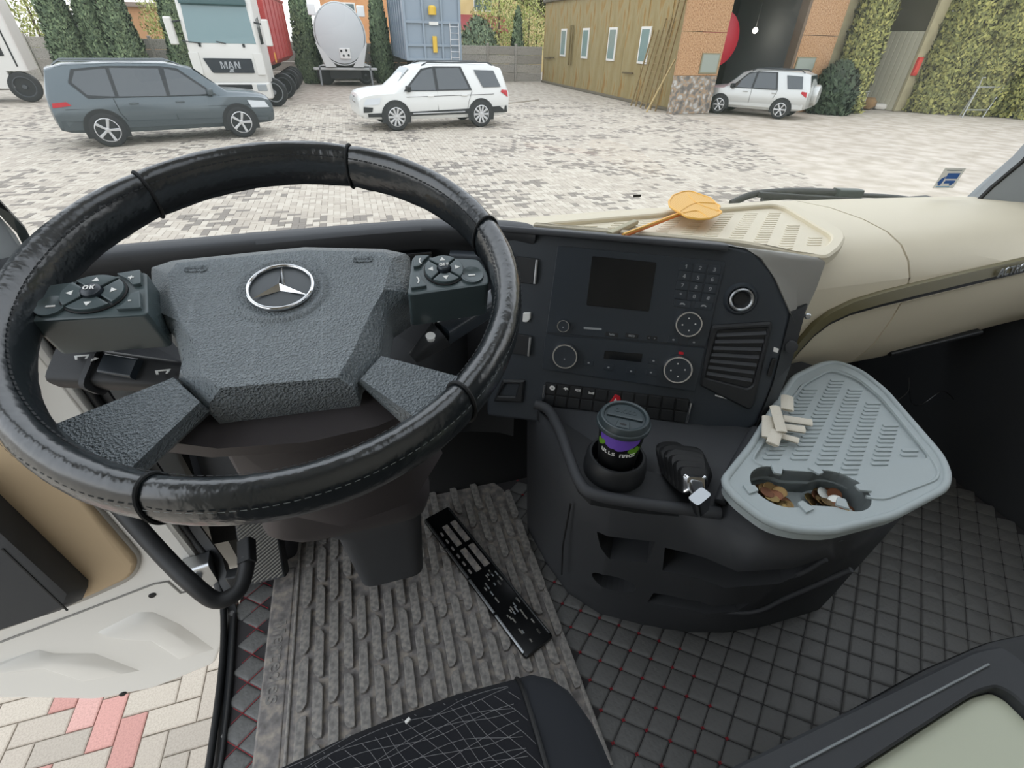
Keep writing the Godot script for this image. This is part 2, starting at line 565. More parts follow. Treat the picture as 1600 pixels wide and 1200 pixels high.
func driver_door() -> void:
	var d := setting("door_1", "driver door standing open, white frame with beige inner trim", Transform3D(Vector3(0.96126, 0, -0.27564), Vector3(0, 1, 0), Vector3(0.27564, 0, 0.96126), Vector3(-0.5700, 0, -0.9300)))
	var frame := round_poly(PackedVector2Array([Vector2(0.0396, 1.2040), Vector2(-0.0387, 0.9446), Vector2(-0.0924, 0.8499), Vector2(-0.2478, 0.8776), Vector2(-0.3551, 0.9511), Vector2(-0.4720, 1.1272), Vector2(-0.6893, 1.3311)]), 0.02, 3)
	var full := PackedVector2Array()
	for q in frame: full.append(q)
	full.append(Vector2(-1.05, 2.05))
	full.append(Vector2(-0.02, 2.05))
	part("door_shell", plate(full, -0.07, 0.0, 0.015, 60.0), M.white_paint, d)
	var tr := round_poly(PackedVector2Array([Vector2(-0.1008, 1.7227), Vector2(-0.0932, 1.6002), Vector2(-0.0858, 1.4118), Vector2(-0.1129, 1.3702), Vector2(-0.2135, 1.3612), Vector2(-0.3554, 1.3719), Vector2(-0.6112, 1.3847), Vector2(-0.4514, 1.8327), Vector2(-0.1286, 2.1571), Vector2(-0.0702, 1.9856)]), 0.03, 4)
	part("trim_panel", plate(tr, 0.0, 0.022, 0.012, 60.0), M.beige_door, d)
	var sl := round_poly(PackedVector2Array([Vector2(-0.1007, 1.7300), Vector2(-0.0883, 1.6012), Vector2(-0.0788, 1.4062), Vector2(-0.1152, 1.3502), Vector2(-0.2184, 1.3435), Vector2(-0.3623, 1.3569), Vector2(-0.6208, 1.3749), Vector2(-0.4559, 1.8356), Vector2(-0.1291, 2.1619), Vector2(-0.0676, 1.9911)]), 0.03, 4)
	part("trim_seal", plate(sl, 0.0, 0.010, 0.005, 60.0), mat("a8a49c", 0.5), d)
	var pk := PackedVector2Array([Vector2(-0.1975, 1.8114), Vector2(-0.1803, 1.4179), Vector2(-0.2037, 1.3864), Vector2(-0.2477, 1.3800), Vector2(-0.3408, 1.3939), Vector2(-0.5622, 1.4122), Vector2(-0.4286, 1.7550)])
	var pk2 := PackedVector2Array([Vector2(-0.2041, 1.7866), Vector2(-0.1919, 1.4716), Vector2(-0.2112, 1.4441), Vector2(-0.2442, 1.4373), Vector2(-0.3120, 1.4463), Vector2(-0.5102, 1.4618), Vector2(-0.3999, 1.7532)])
	part("door_pocket", stack([[pk, 0.02], [pk, 0.04], [pk2, 0.09]], 60.0), M.soft, d)
	var lip := part("pocket_seam", tube([Vector3(pk2[2].x, pk2[2].y, 0.0), Vector3(pk2[0].x - 0.01, pk2[0].y - 0.12, 0.0)], 0.002, 5), M.deep, d, Transform3D(Basis(), Vector3(0, -0.02, 0.09)))
	lip.set_meta("label", "dark seam line across the door pocket")
	# pressed shapes in the white lower edge
	part("pressing", stack([[PackedVector2Array([Vector2(-0.2488, 1.2155), Vector2(-0.1572, 1.2266), Vector2(-0.1313, 1.2013), Vector2(-0.1012, 1.1042), Vector2(-0.0706, 0.9203), Vector2(-0.1571, 0.9534), Vector2(-0.1783, 1.0914), Vector2(-0.2220, 1.1467)]), -0.002], [PackedVector2Array([Vector2(-0.2303, 1.1957), Vector2(-0.1657, 1.2000), Vector2(-0.1429, 1.1771), Vector2(-0.1191, 1.0878), Vector2(-0.1057, 0.9802), Vector2(-0.1456, 0.9872), Vector2(-0.1666, 1.1033), Vector2(-0.2107, 1.1581)]), 0.014]], 60.0), M.white_paint, d)
	part("pressing", stack([[PackedVector2Array([Vector2(-0.4556, 1.2568), Vector2(-0.3489, 1.2432), Vector2(-0.3345, 1.2072), Vector2(-0.2784, 1.1419), Vector2(-0.2359, 0.9867), Vector2(-0.3415, 1.0528), Vector2(-0.3774, 1.1785), Vector2(-0.4136, 1.2036)]), -0.002], [PackedVector2Array([Vector2(-0.4450, 1.2563), Vector2(-0.3548, 1.2244), Vector2(-0.3411, 1.1918), Vector2(-0.2951, 1.1336), Vector2(-0.2660, 1.0322), Vector2(-0.3304, 1.0798), Vector2(-0.3618, 1.1865), Vector2(-0.4021, 1.2159)]), 0.014]], 60.0), M.white_paint, d)
	part("pressing_line", tube([Vector3(-0.3840, 1.3165, 0.001), Vector3(-0.2491, 1.3076, 0.001), Vector3(-0.0959, 1.2997, 0.001), Vector3(-0.0691, 1.2882, 0.001), Vector3(-0.0612, 1.2268, 0.001), Vector3(0.0043, 1.2030, 0.001)], 0.003, 5), mat("8f8d88", 0.5), d)
	for q in [Vector2(-0.1125, 1.2612), Vector2(-0.3030, 0.9280)]:
		part("drain_plug", lathe([Vector2(0.009, 0), Vector2(0.007, 0.003), Vector2(0, 0.0035)], 12), M.deep, d, at(Vector3(q.x, q.y, 0.0)))
	part("hinge_bracket", bar(Vector3(-0.02, 1.30, 0.02), Vector3(0.04, 1.30, 0.03), 0.05, 0.09, 0.01), M.satin, d)
	part("hinge_bolt", lathe([Vector2(0.012, 0), Vector2(0.012, 0.008), Vector2(0, 0.01)], 8), M.satin, d, at(Vector3(0.0, 1.31, 0.055)))

# ---------------------------------------------------------------- dashboard
func dash_profile(x: float) -> Array:
	var sh := minf(0.0, (-0.906 + (x - 0.304) * 0.598 - 0.07) + 0.70)
	var r := 0.035 * smoothstep(1.2, 1.8, x)
	var o := [Vector2(screen_z(x) + 0.012, 2.09), Vector2(-0.98 + 0.08 * smoothstep(1.2, 1.8, x), 2.102), Vector2(-0.88 + sh * 0.5, 2.102), Vector2(-0.81 + sh, 2.094), Vector2(-0.765 + sh, 2.078), Vector2(-0.733 + sh, 2.052), Vector2(-0.712 + sh, 2.020 + r), Vector2(-0.702 + sh, 1.975 + r), Vector2(-0.703 + sh, 1.92 + r), Vector2(-0.712 + sh, 1.845 + r), Vector2(-0.738 + sh, 1.775 + r * 1.4), Vector2(-0.79 + sh, 1.73 + r * 1.6), Vector2(-0.95 + sh, 1.70 + r * 1.6)]
	return o

func dash_z(y: float, x: float) -> float:
	var p := dash_profile(x)
	for i in range(3, p.size() - 1):
		if y <= p[i].y and y >= p[i + 1].y:
			return lerpf(p[i].x, p[i + 1].x, (p[i].y - y) / (p[i].y - p[i + 1].y))
	return -0.70

func dash_rows(xs: Array, lo: int, hi: int) -> Array:
	var rows := []
	for x in xs:
		var row := []
		var p := dash_profile(x)
		for i in range(lo, hi): row.append(Vector3(x, p[i].y, p[i].x))
		rows.append(row)
	return rows

func dashboard() -> void:
	var d := thing("dashboard", "two tone truck dashboard, charcoal before the driver and beige for the passenger", "dashboard")
	# driver side hood
	var rows := []
	for e in [[-0.58, -0.90], [-0.5, -0.92], [-0.395, -0.932], [-0.2, -0.945], [0.0, -0.955], [0.10, -0.955], [0.20, -0.938], [0.28, -0.91], [0.315, -0.885]]:
		var x: float = e[0]; var z: float = e[1]
		var row := []
		for q in [[-0.20, 2.05], [-0.14, 2.10], [-0.06, 2.132], [-0.02, 2.14], [0.0, 2.137], [0.006, 2.13], [0.004, 2.118], [-0.012, 2.095], [-0.05, 2.07], [-0.05, 1.99], [0.06, 1.95], [0.14, 1.86], [0.16, 1.72], [0.14, 1.62], [0.0, 1.55], [-0.2, 1.50]]:
			row.append(Vector3(x if q[1] > 1.97 else maxf(x, -0.36 + (q[1] - 1.95) * 0.1), q[1], z + (q[0] if q[1] > 2.0 else lerpf(q[0], -0.10, smoothstep(0.02, 0.20, x)))))
		rows.append(row)
	part("driver_hood", sheet(rows, Vector3.ZERO, 50.0), M.soft, d, Transform3D.IDENTITY, "charcoal hood over the instruments")
	part("instrument_glass", bar(Vector3(-0.30, 2.03, -0.98), Vector3(0.12, 2.03, -0.99), 0.02, 0.09, 0.006), M.screen, d)
	part("binnacle_divider", bar(Vector3(0.15, 2.06, -0.93), Vector3(0.26, 2.055, -0.90), 0.03, 0.06, 0.008), M.panel, d)
	# passenger side shells, parted by a seam
	var left := [0.28, 0.40, 0.55, 0.70, 0.80, 0.88, 0.95, 1.02, 1.10, 1.158]
	var right := [1.164, 1.25, 1.35, 1.45, 1.55, 1.65, 1.75, 1.84]
	part("top_shell", sheet(dash_rows(left, 0, 7), Vector3(0, -0.012, -0.004), 60.0), M.beige, d)
	part("top_shell", sheet(dash_rows(right, 0, 7), Vector3(0, -0.012, -0.004), 60.0), M.beige, d)
	part("front_shell", sheet(dash_rows(left.slice(3), 6, 13), Vector3(0, -0.004, -0.012), 60.0), M.beige, d)
	part("glovebox_lid", sheet(dash_rows(right, 6, 13), Vector3(0, -0.004, -0.012), 60.0), M.beige, d)
	var band := []; var strip := []; var edge := []
	for q in [[0.885, 1.86], [0.892, 1.90], [0.91, 1.94], [0.945, 1.968], [1.0, 1.985], [1.08, 1.996], [1.17, 2.004], [1.3, 2.015], [1.45, 2.028], [1.6, 2.041], [1.83, 2.06]]:
		var x: float = q[0]; var y: float = q[1]
		var w: float = lerpf(0.012, 0.0, clampf((x - 0.88) / 0.12, 0, 1))
		band.append([Vector3(x, y + 0.004, dash_z(y + 0.004, x) + 0.012), Vector3(x + w, y - 0.020, dash_z(y - 0.020, x) + 0.014)])
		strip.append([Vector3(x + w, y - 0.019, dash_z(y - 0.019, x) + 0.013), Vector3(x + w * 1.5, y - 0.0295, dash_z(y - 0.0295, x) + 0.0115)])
		edge.append([Vector3(x + w * 1.5, y - 0.0290, dash_z(y - 0.0290, x) + 0.013), Vector3(x + w * 1.5, y - 0.0325, dash_z(y - 0.0325, x) + 0.010)])
	part("trim_band", sheet(band, Vector3(0, 0, -0.016)), M.olive, d, Transform3D.IDENTITY, "olive trim band")
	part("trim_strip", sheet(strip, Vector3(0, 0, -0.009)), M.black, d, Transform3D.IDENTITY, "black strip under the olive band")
	part("trim_edge", sheet(edge, Vector3(0, 0, -0.014)), M.beige_top, d)
	part("glove_handle", bar(Vector3(1.2722, 1.7861, -0.7350), Vector3(1.5608, 1.8182, -0.7220), 0.020, 0.012, 0.005), M.rubber, d)
	var jt := letters("ACTROS", 0.027, 0.002, M.satin, d, at(Vector3(1.462, 2.0195, -0.6885), 0.0, -0.15, 0.085), "badge_lettering")
	jt.set_meta("label", "silver badge letters on the trim band")
	# storage tray on top of the dash
	var out := PackedVector2Array([Vector2(0.3306, 0.9698), Vector2(1.0043, 1.0074), Vector2(1.0262, 0.9787), Vector2(0.9754, 0.7734), Vector2(0.9418, 0.7314), Vector2(0.8781, 0.6857), Vector2(0.8112, 0.6501), Vector2(0.7117, 0.7621)])
	var inn := PackedVector2Array([Vector2(0.3614, 0.9583), Vector2(0.9662, 0.9744), Vector2(0.9801, 0.9488), Vector2(0.9282, 0.7590), Vector2(0.9091, 0.7351), Vector2(0.8645, 0.7035), Vector2(0.7906, 0.6751), Vector2(0.7193, 0.7718)])
	part("tray_rim", ring_plate(round_poly(out, 0.02, 3), round_poly(inn, 0.02, 3), -0.02, 0.0, -0.012), M.beige_top, d, flat(2.124))
	part("tray_floor", plate(round_poly(inn, 0.02, 3), -0.02, -0.010), M.beige_top, d, flat(2.124))
	var slot := plate(round_poly(rect(0.030, 0.0075), 0.0035, 3), 0, 0.0018, 0.0008)
	var a := Vector2(0.0408, -0.0185); var b := Vector2(-0.0109, -0.0101)
	var o2 := Vector2(0.70, 0.84)
	var zone := inset(ccw(inn), 0.012)
	var dir := Vector2(0.0313, -0.0071).angle()
	for i in range(-20, 21):
		for j in range(-34, 35):
			var c: Vector2 = o2 + a * 1.15 * i + b * 1.15 * j
			var ok := true
			for e in [-0.016, 0.0, 0.016]:
				if not Geometry2D.is_point_in_polygon(c + Vector2.from_angle(dir) * e, zone): ok = false
			if ok: part("tray_rib", slot, M.beige_top, d, Transform3D(Basis(Vector3(cos(dir), 0, -sin(dir)), Vector3(-sin(dir), 0, -cos(dir)), Vector3.UP), Vector3(c.x, 2.1135, -c.y)))

func pt(u: Vector2, z := 0.0) -> Transform3D:
	return Transform3D(Basis(), Vector3(u.x, u.y, z))

func centre_stack() -> void:
	var d := thing("centre_stack", "black centre console stack with radio, climate knobs, vent and switches", "console", Transform3D(Vector3(0.85807, 0.00000, 0.51354), Vector3(0.13223, 0.96628, -0.22095), Vector3(-0.49622, 0.25749, 0.82913), Vector3(0.3043, 2.1361, -0.9060)))
	var body := round_poly(PackedVector2Array([Vector2(-0.0699, -0.0034), Vector2(0.3796, 0.0048), Vector2(0.4290, -0.0015), Vector2(0.4696, -0.0350), Vector2(0.5210, -0.1063), Vector2(0.5271, -0.2479), Vector2(0.5187, -0.3463), Vector2(0.4101, -0.4021), Vector2(0.0705, -0.4231), Vector2(-0.0552, -0.4311)]), 0.012, 3)
	part("stack_body", plate(body, -0.13, 0.0, 0.006, 50.0), M.panel, d)
	part("hood_lip", bar(Vector3(-0.0628, -0.0077, 0.004), Vector3(0.3809, -0.0008, 0.004), 0.03, 0.012, 0.005, Vector3(0, 1, 0)), M.soft, d)
	var corner := []
	for q in [[Vector2(0.3798, 0.0037), Vector2(0.5046, -0.0005)], [Vector2(0.4138, 0.0015), Vector2(0.5582, -0.0047)], [Vector2(0.4453, -0.0135), Vector2(0.5691, -0.0118)], [Vector2(0.4783, -0.0469), Vector2(0.5677, -0.0601)], [Vector2(0.5210, -0.1063), Vector2(0.5571, -0.1441)]]:
		corner.append([Vector3(q[0].x, q[0].y, 0.001), Vector3(q[0].x, q[0].y, 0.001).lerp(Vector3(q[1].x, q[1].y, -0.05), 0.5) + Vector3(0, 0, 0.006), Vector3(q[1].x, q[1].y, -0.05)])
	part("corner_cap", sheet(corner, Vector3(-0.004, -0.004, -0.02), 60.0), M.grey_grain, d, Transform3D.IDENTITY, "grey grained corner cap")
	part("side_cheek", sheet([
		[Vector3(0.5210, -0.1063, 0.0), Vector3(0.5575, -0.0907, -0.04)],
		[Vector3(0.5271, -0.2479, 0.0), Vector3(0.5620, -0.2145, -0.04)],
		[Vector3(0.5211, -0.3459, 0.0), Vector3(0.5564, -0.3304, -0.04)]], Vector3(-0.01, 0, -0.03), 60.0), M.black, d)
	part("side_switch", lathe([Vector2(0.012, 0), Vector2(0.012, 0.006), Vector2(0.009, 0.008), Vector2(0, 0.008)], 16), M.soft, d, pt(Vector2(0.5422, -0.1714), -0.015))
	part("side_light", lathe([Vector2(0.006, 0), Vector2(0.004, 0.003), Vector2(0, 0.004)], 12), M.satin, d, pt(Vector2(0.5571, -0.1105), -0.02))
	# radio and climate fascias
	var radio := part("radio", plate(round_poly(PackedVector2Array([Vector2(0.0672, -0.0294), Vector2(0.3851, -0.0256), Vector2(0.3863, -0.1903), Vector2(0.0638, -0.2097)]), 0.004, 2), -0.01, 0.003, 0.001), M.face, d)
	var clim := part("climate_panel", plate(round_poly(PackedVector2Array([Vector2(0.0629, -0.2141), Vector2(0.3860, -0.1943), Vector2(0.3867, -0.2885), Vector2(0.0645, -0.2927)]), 0.004, 2), -0.01, 0.003, 0.001), M.face, d)
	part("screen", plate(round_poly(PackedVector2Array([Vector2(0.1380, -0.0416), Vector2(0.2622, -0.0403), Vector2(0.2654, -0.1363), Vector2(0.1404, -0.1399)]), 0.003, 2), 0.003, 0.0042, 0.0005), M.screen, radio)
	part("disc_slot", plate(PackedVector2Array([Vector2(0.1415, -0.1857), Vector2(0.1783, -0.1831), Vector2(0.1789, -0.1872), Vector2(0.1421, -0.1897)]), 0.003, 0.0036), M.grey_ink, radio)
	part("climate_display", plate(PackedVector2Array([Vector2(0.1921, -0.2296), Vector2(0.2688, -0.2246), Vector2(0.2695, -0.2427), Vector2(0.1920, -0.2467)]), 0.003, 0.0038), M.screen, clim)
	var keys := ["1", "2", "3", "4", "5", "6", "7", "8", "9", "*", "0", "#"]
	for r in 4:
		for c in 3:
			var p := Vector2(0.3174, -0.0417) + (Vector2(0.3688, -0.0419) - Vector2(0.3174, -0.0417)) * c / 2.0 + (Vector2(0.3179, -0.0957) - Vector2(0.3174, -0.0417)) * r / 3.0
			var k := part("key", plate(round_poly(rect(0.023, 0.0165), 0.002, 2), 0.003, 0.0048, 0.0008), M.face, radio, pt(p))
			letters(keys[r * 3 + c], 0.010, 0.0004, M.grey_ink, k, pt(Vector2.ZERO, 0.005), "digit")
	for q in [Vector2(0.3250, -0.1125), Vector2(0.3644, -0.1111)]:
		var k := part("call_key", plate(round_poly(rect(0.032, 0.014), 0.002, 2), 0.003, 0.0048, 0.0008), M.face, radio, pt(q))
		part("symbol", plate(round_poly(PackedVector2Array([Vector2(-0.006, -0.002), Vector2(-0.003, 0.002), Vector2(0.003, 0.002), Vector2(0.006, -0.002), Vector2(0.003, -0.002), Vector2(0, 0.0), Vector2(-0.003, -0.002)]), 0.001, 1), 0.0048, 0.0053), M.grey_ink, k)
	for q in [[Vector2(0.2008, -0.1932), "NAV"], [Vector2(0.2407, -0.1900), "MED"], [Vector2(0.2753, -0.1890), "<"], [Vector2(0.2867, -0.1887), ">"]]:
		var k := part("button", plate(round_poly(rect(0.026 if q[1].length() > 1 else 0.009, 0.009), 0.002, 2), 0.003, 0.0045, 0.0006), M.black, radio, pt(q[0]))
		letters(q[1], 0.006, 0.0004, M.grey_ink, k, pt(Vector2.ZERO, 0.0046), "legend")
	for q in [Vector2(0.1626, -0.2613), Vector2(0.2053, -0.2645), Vector2(0.2524, -0.2653), Vector2(0.2926, -0.2615), Vector2(0.2930, -0.2359), Vector2(0.3227, -0.1860), Vector2(0.3623, -0.1854)]:
		var k := part("icon_button", plate(round_poly(rect(0.020, 0.013), 0.002, 2), 0.003, 0.0042, 0.0006), M.face, clim, pt(q))
		part("symbol", plate(ell(0.0025, 0.0018, Vector2.ZERO, 8), 0.0042, 0.0046), M.grey_ink, k)
	knob(d, Vector2(0.1003, -0.1865), 0.0135, false)
	knob(d, Vector2(0.1117, -0.2513), 0.0285, false)
	knob(d, Vector2(0.3435, -0.1484), 0.0265, true)
	knob(d, Vector2(0.3422, -0.2435), 0.030, true)
	part("knob_mark", plate(rect(0.009, 0.004), 0.012, 0.0185), M.red_ink, d, pt(Vector2(0.3412, -0.2081)))
	# socket
	var so := part("socket", lathe([Vector2(0.031, 0), Vector2(0.027, 0.007), Vector2(0.024, 0.007), Vector2(0.022, 0.004)], 28), M.panel, d, pt(Vector2(0.4275, -0.0904)))
	part("socket_ring", lathe([Vector2(0.022, 0.002), Vector2(0.0215, 0.011), Vector2(0.019, 0.012), Vector2(0.0165, 0.010), Vector2(0.0165, -0.005)], 28), M.satin, so)
	part("socket_well", lathe([Vector2(0.0166, 0.0065), Vector2(0.012, 0.001), Vector2(0, 0.001)], 24), M.black, so)
	# vent
	var vf := PackedVector2Array([Vector2(0.3876, -0.1470), Vector2(0.4917, -0.1247), Vector2(0.4952, -0.1596), Vector2(0.5031, -0.2962), Vector2(0.4965, -0.3089), Vector2(0.3924, -0.2736)])
	var vi := PackedVector2Array([Vector2(0.4004, -0.1556), Vector2(0.4869, -0.1367), Vector2(0.4881, -0.1633), Vector2(0.4900, -0.2537), Vector2(0.4827, -0.2633), Vector2(0.3994, -0.2540)])
	var vent := part("air_vent", ring_plate(round_poly(vf, 0.006, 3), round_poly(vi, 0.005, 3), 0.0, 0.008, 0.0005), M.black, d)
	part("vent_back", plate(vi, 0.0, 0.0012), M.black, vent)
	for k in 7:
		var u := (k + 0.6) / 7.3
		var l := Vector2(0.4006, -0.1568).lerp(Vector2(0.3994, -0.2540), u)
		var r := Vector2(0.4872, -0.1379).lerp(Vector2(0.4860, -0.2571), u)
		part("slat", bar(Vector3(l.x, l.y, 0.005), Vector3(r.x, r.y, 0.005), 0.008, 0.0022, 0.0008, Vector3(0, 0.6, 0.8)), M.soft, vent)
	var sl := part("vent_slider", plate(round_poly(PackedVector2Array([Vector2(0.4171, -0.2698), Vector2(0.4644, -0.2726), Vector2(0.4653, -0.2866), Vector2(0.4186, -0.2823)]), 0.004, 3), 0.0, 0.006, 0.002), M.deep, d)
	part("slider_mark", plate(PackedVector2Array([Vector2(0.4290, -0.2733), Vector2(0.4364, -0.2734), Vector2(0.4371, -0.2818), Vector2(0.4348, -0.2822), Vector2(0.4335, -0.2768), Vector2(0.4296, -0.2761)]), 0.006, 0.0066), M.white_ink, sl)
	part("slider_mark", plate(PackedVector2Array([Vector2(0.4262, -0.2880), Vector2(0.4593, -0.2919), Vector2(0.4599, -0.2946), Vector2(0.4268, -0.2907)]), 0.002, 0.0036), M.white_ink, sl)
	part("vent_wheel", plate(round_poly(PackedVector2Array([Vector2(0.5106, -0.1942), Vector2(0.5191, -0.1955), Vector2(0.5185, -0.2330), Vector2(0.5099, -0.2318)]), 0.004, 3), 0.0, 0.006, 0.002), M.deep, d)
	part("defrost_mark", plate(PackedVector2Array([Vector2(0.5086, -0.1736), Vector2(0.5185, -0.1760), Vector2(0.5183, -0.1838), Vector2(0.5098, -0.1825)]), 0.0, 0.001), M.white_ink, d)
	# pull handles and the slot frame left of the radio
	for q in [[Vector2(0.0298, -0.0846), 0.052, 0.048], [Vector2(0.0322, -0.2441), 0.046, 0.042]]:
		var pb := part("pull_switch", plate(round_poly(rect(0.05, q[1], Vector2(-0.022, 0)), 0.003, 2), 0.0, 0.004, 0.001), M.black, d, pt(q[0]))
		part("pull_bar", bar(Vector3(0, -q[2] / 2, 0.008), Vector3(0, q[2] / 2, 0.008), 0.0055, 0.006, 0.002, Vector3(0, 0, 1)), M.satin, pb)
	part("cable_stub", plate(round_poly(PackedVector2Array([Vector2(0.0113, -0.1721), Vector2(0.0264, -0.1700), Vector2(0.0278, -0.1837), Vector2(0.0216, -0.1916), Vector2(0.0117, -0.1916)]), 0.002, 2), 0.0, 0.010, 0.002), M.white_ink, d)
	var cb := part("coin_slot", ring_plate(round_poly(PackedVector2Array([Vector2(-0.0223, -0.3313), Vector2(0.0292, -0.3240), Vector2(0.0300, -0.3789), Vector2(-0.0394, -0.3885)]), 0.003, 2), round_poly(PackedVector2Array([Vector2(-0.0156, -0.3396), Vector2(0.0168, -0.3339), Vector2(0.0108, -0.3665), Vector2(-0.0283, -0.3720)]), 0.002, 2), 0.0, 0.008, 0.0), M.black, d)
	cb.set_meta("label", "small framed recess beside the switches")
	# switch strip
	var sa := Vector2(0.0747, -0.3216); var sb := Vector2(0.3806, -0.3074); var sc := Vector2(0.0719, -0.3767); var sd := Vector2(0.3855, -0.3615)
	var strip := part("switch_strip", plate(round_poly(PackedVector2Array([sa, sb, sd, sc]), 0.003, 2), 0.0, 0.003, 0.001), M.deep, d)
	for r in 2:
		for c in 11:
			if r == 1 and c == 5: continue
			var u0 := (c + 0.06) / 11.0; var u1 := (c + 0.94) / 11.0
			var v0 := 0.5 * r + 0.03; var v1 := 0.5 * r + 0.47
			var q := PackedVector2Array([sa.lerp(sb, u0).lerp(sc.lerp(sd, u0), v0), sa.lerp(sb, u1).lerp(sc.lerp(sd, u1), v0), sa.lerp(sb, u1).lerp(sc.lerp(sd, u1), v1), sa.lerp(sb, u0).lerp(sc.lerp(sd, u0), v1)])
			part("switch", plate(round_poly(q, 0.002, 2), 0.0, 0.0055, 0.0012), M.black, strip)
	var hz := part("hazard_switch", plate(round_poly(PackedVector2Array([Vector2(0.2173, -0.3479), Vector2(0.2283, -0.3217), Vector2(0.2396, -0.3241), Vector2(0.2486, -0.3542), Vector2(0.2160, -0.3574)]), 0.002, 2), 0.0, 0.007, 0.001), M.red_ink, strip, Transform3D.IDENTITY, "red hazard light switch")
	part("triangle", plate(PackedVector2Array([Vector2(0.2251, -0.3445), Vector2(0.2310, -0.3298), Vector2(0.2366, -0.3393), Vector2(0.2322, -0.3371), Vector2(0.2293, -0.3453)]), 0.007, 0.0078), M.white_ink, hz)
	for q in [[Vector2(0.0750, -0.3490), 0.043], [Vector2(0.3839, -0.3358), 0.046]]:
		part("end_bar", bar(Vector3(q[0].x, q[0].y - q[1] / 2, 0.005), Vector3(q[0].x, q[0].y + q[1] / 2, 0.005), 0.006, 0.008, 0.002, Vector3(0, 0, 1)), M.chrome, strip)
	part("symbol", ring_plate(ell(0.0062, 0.0050), ell(0.0032, 0.0026), 0.0, 0.0012, 0.0), M.white_ink, strip, pt(Vector2(0.0923, -0.3308), 0.0055))
	part("symbol", plate(PackedVector2Array([Vector2(-0.006, 0), Vector2(-0.002, 0.004), Vector2(0.004, 0.003), Vector2(0.006, -0.002), Vector2(0.002, 0.0), Vector2(0, -0.004), Vector2(-0.002, -0.001)]), 0, 0.0005), M.white_ink, strip, pt(Vector2(0.1220, -0.3286), 0.0055))
	letters("ASR", 0.0075, 0.0005, M.white_ink, strip, pt(Vector2(0.1487, -0.3269), 0.0058), "legend")
	part("symbol", plate(PackedVector2Array([Vector2(-0.006, -0.003), Vector2(-0.005, -0.003), Vector2(-0.005, -0.0006), Vector2(0.005, -0.0006), Vector2(0.005, -0.003), Vector2(0.006, -0.003), Vector2(0.006, 0.003), Vector2(0.005, 0.003), Vector2(0.005, 0.0006), Vector2(-0.005, 0.0006), Vector2(-0.005, 0.003), Vector2(-0.006, 0.003)]), 0, 0.0005), M.white_ink, strip, pt(Vector2(0.1782, -0.3277), 0.0055))

func knob(d: Node3D, p: Vector2, r: float, dots: bool) -> void:
	var k := part("knob", lathe([Vector2(r * 0.93, 0.002), Vector2(r * 0.90, 0.016), Vector2(r * 0.84, 0.018), Vector2(0, 0.017)], 32), M.face, d, pt(p))
	var prof := [Vector2(r, 0.003), Vector2(r, 0.008), Vector2(r * 0.985, 0.015), Vector2(r * 0.93, 0.0185), Vector2(r * 0.84, 0.0185), Vector2(r * 0.83, 0.0145)]
	part("knob_ring", lathe(prof, 32), M.chrome, k)
	if dots:
		for a in 4:
			part("dot", lathe([Vector2(0.0016, 0), Vector2(0.0016, 0.0006), Vector2(0, 0.0008)], 8), M.white_ink, k, at(Vector3(cos(a * PI / 2 + 0.2), sin(a * PI / 2 + 0.2), 0) * r * 0.45 + Vector3(0, 0, 0.0172)))
	else:
		part("dot", lathe([Vector2(0.0016, 0), Vector2(0.0016, 0.0006), Vector2(0, 0.0008)], 8), M.grey_ink, k, at(Vector3(0, -r * 0.2, 0.0172)))

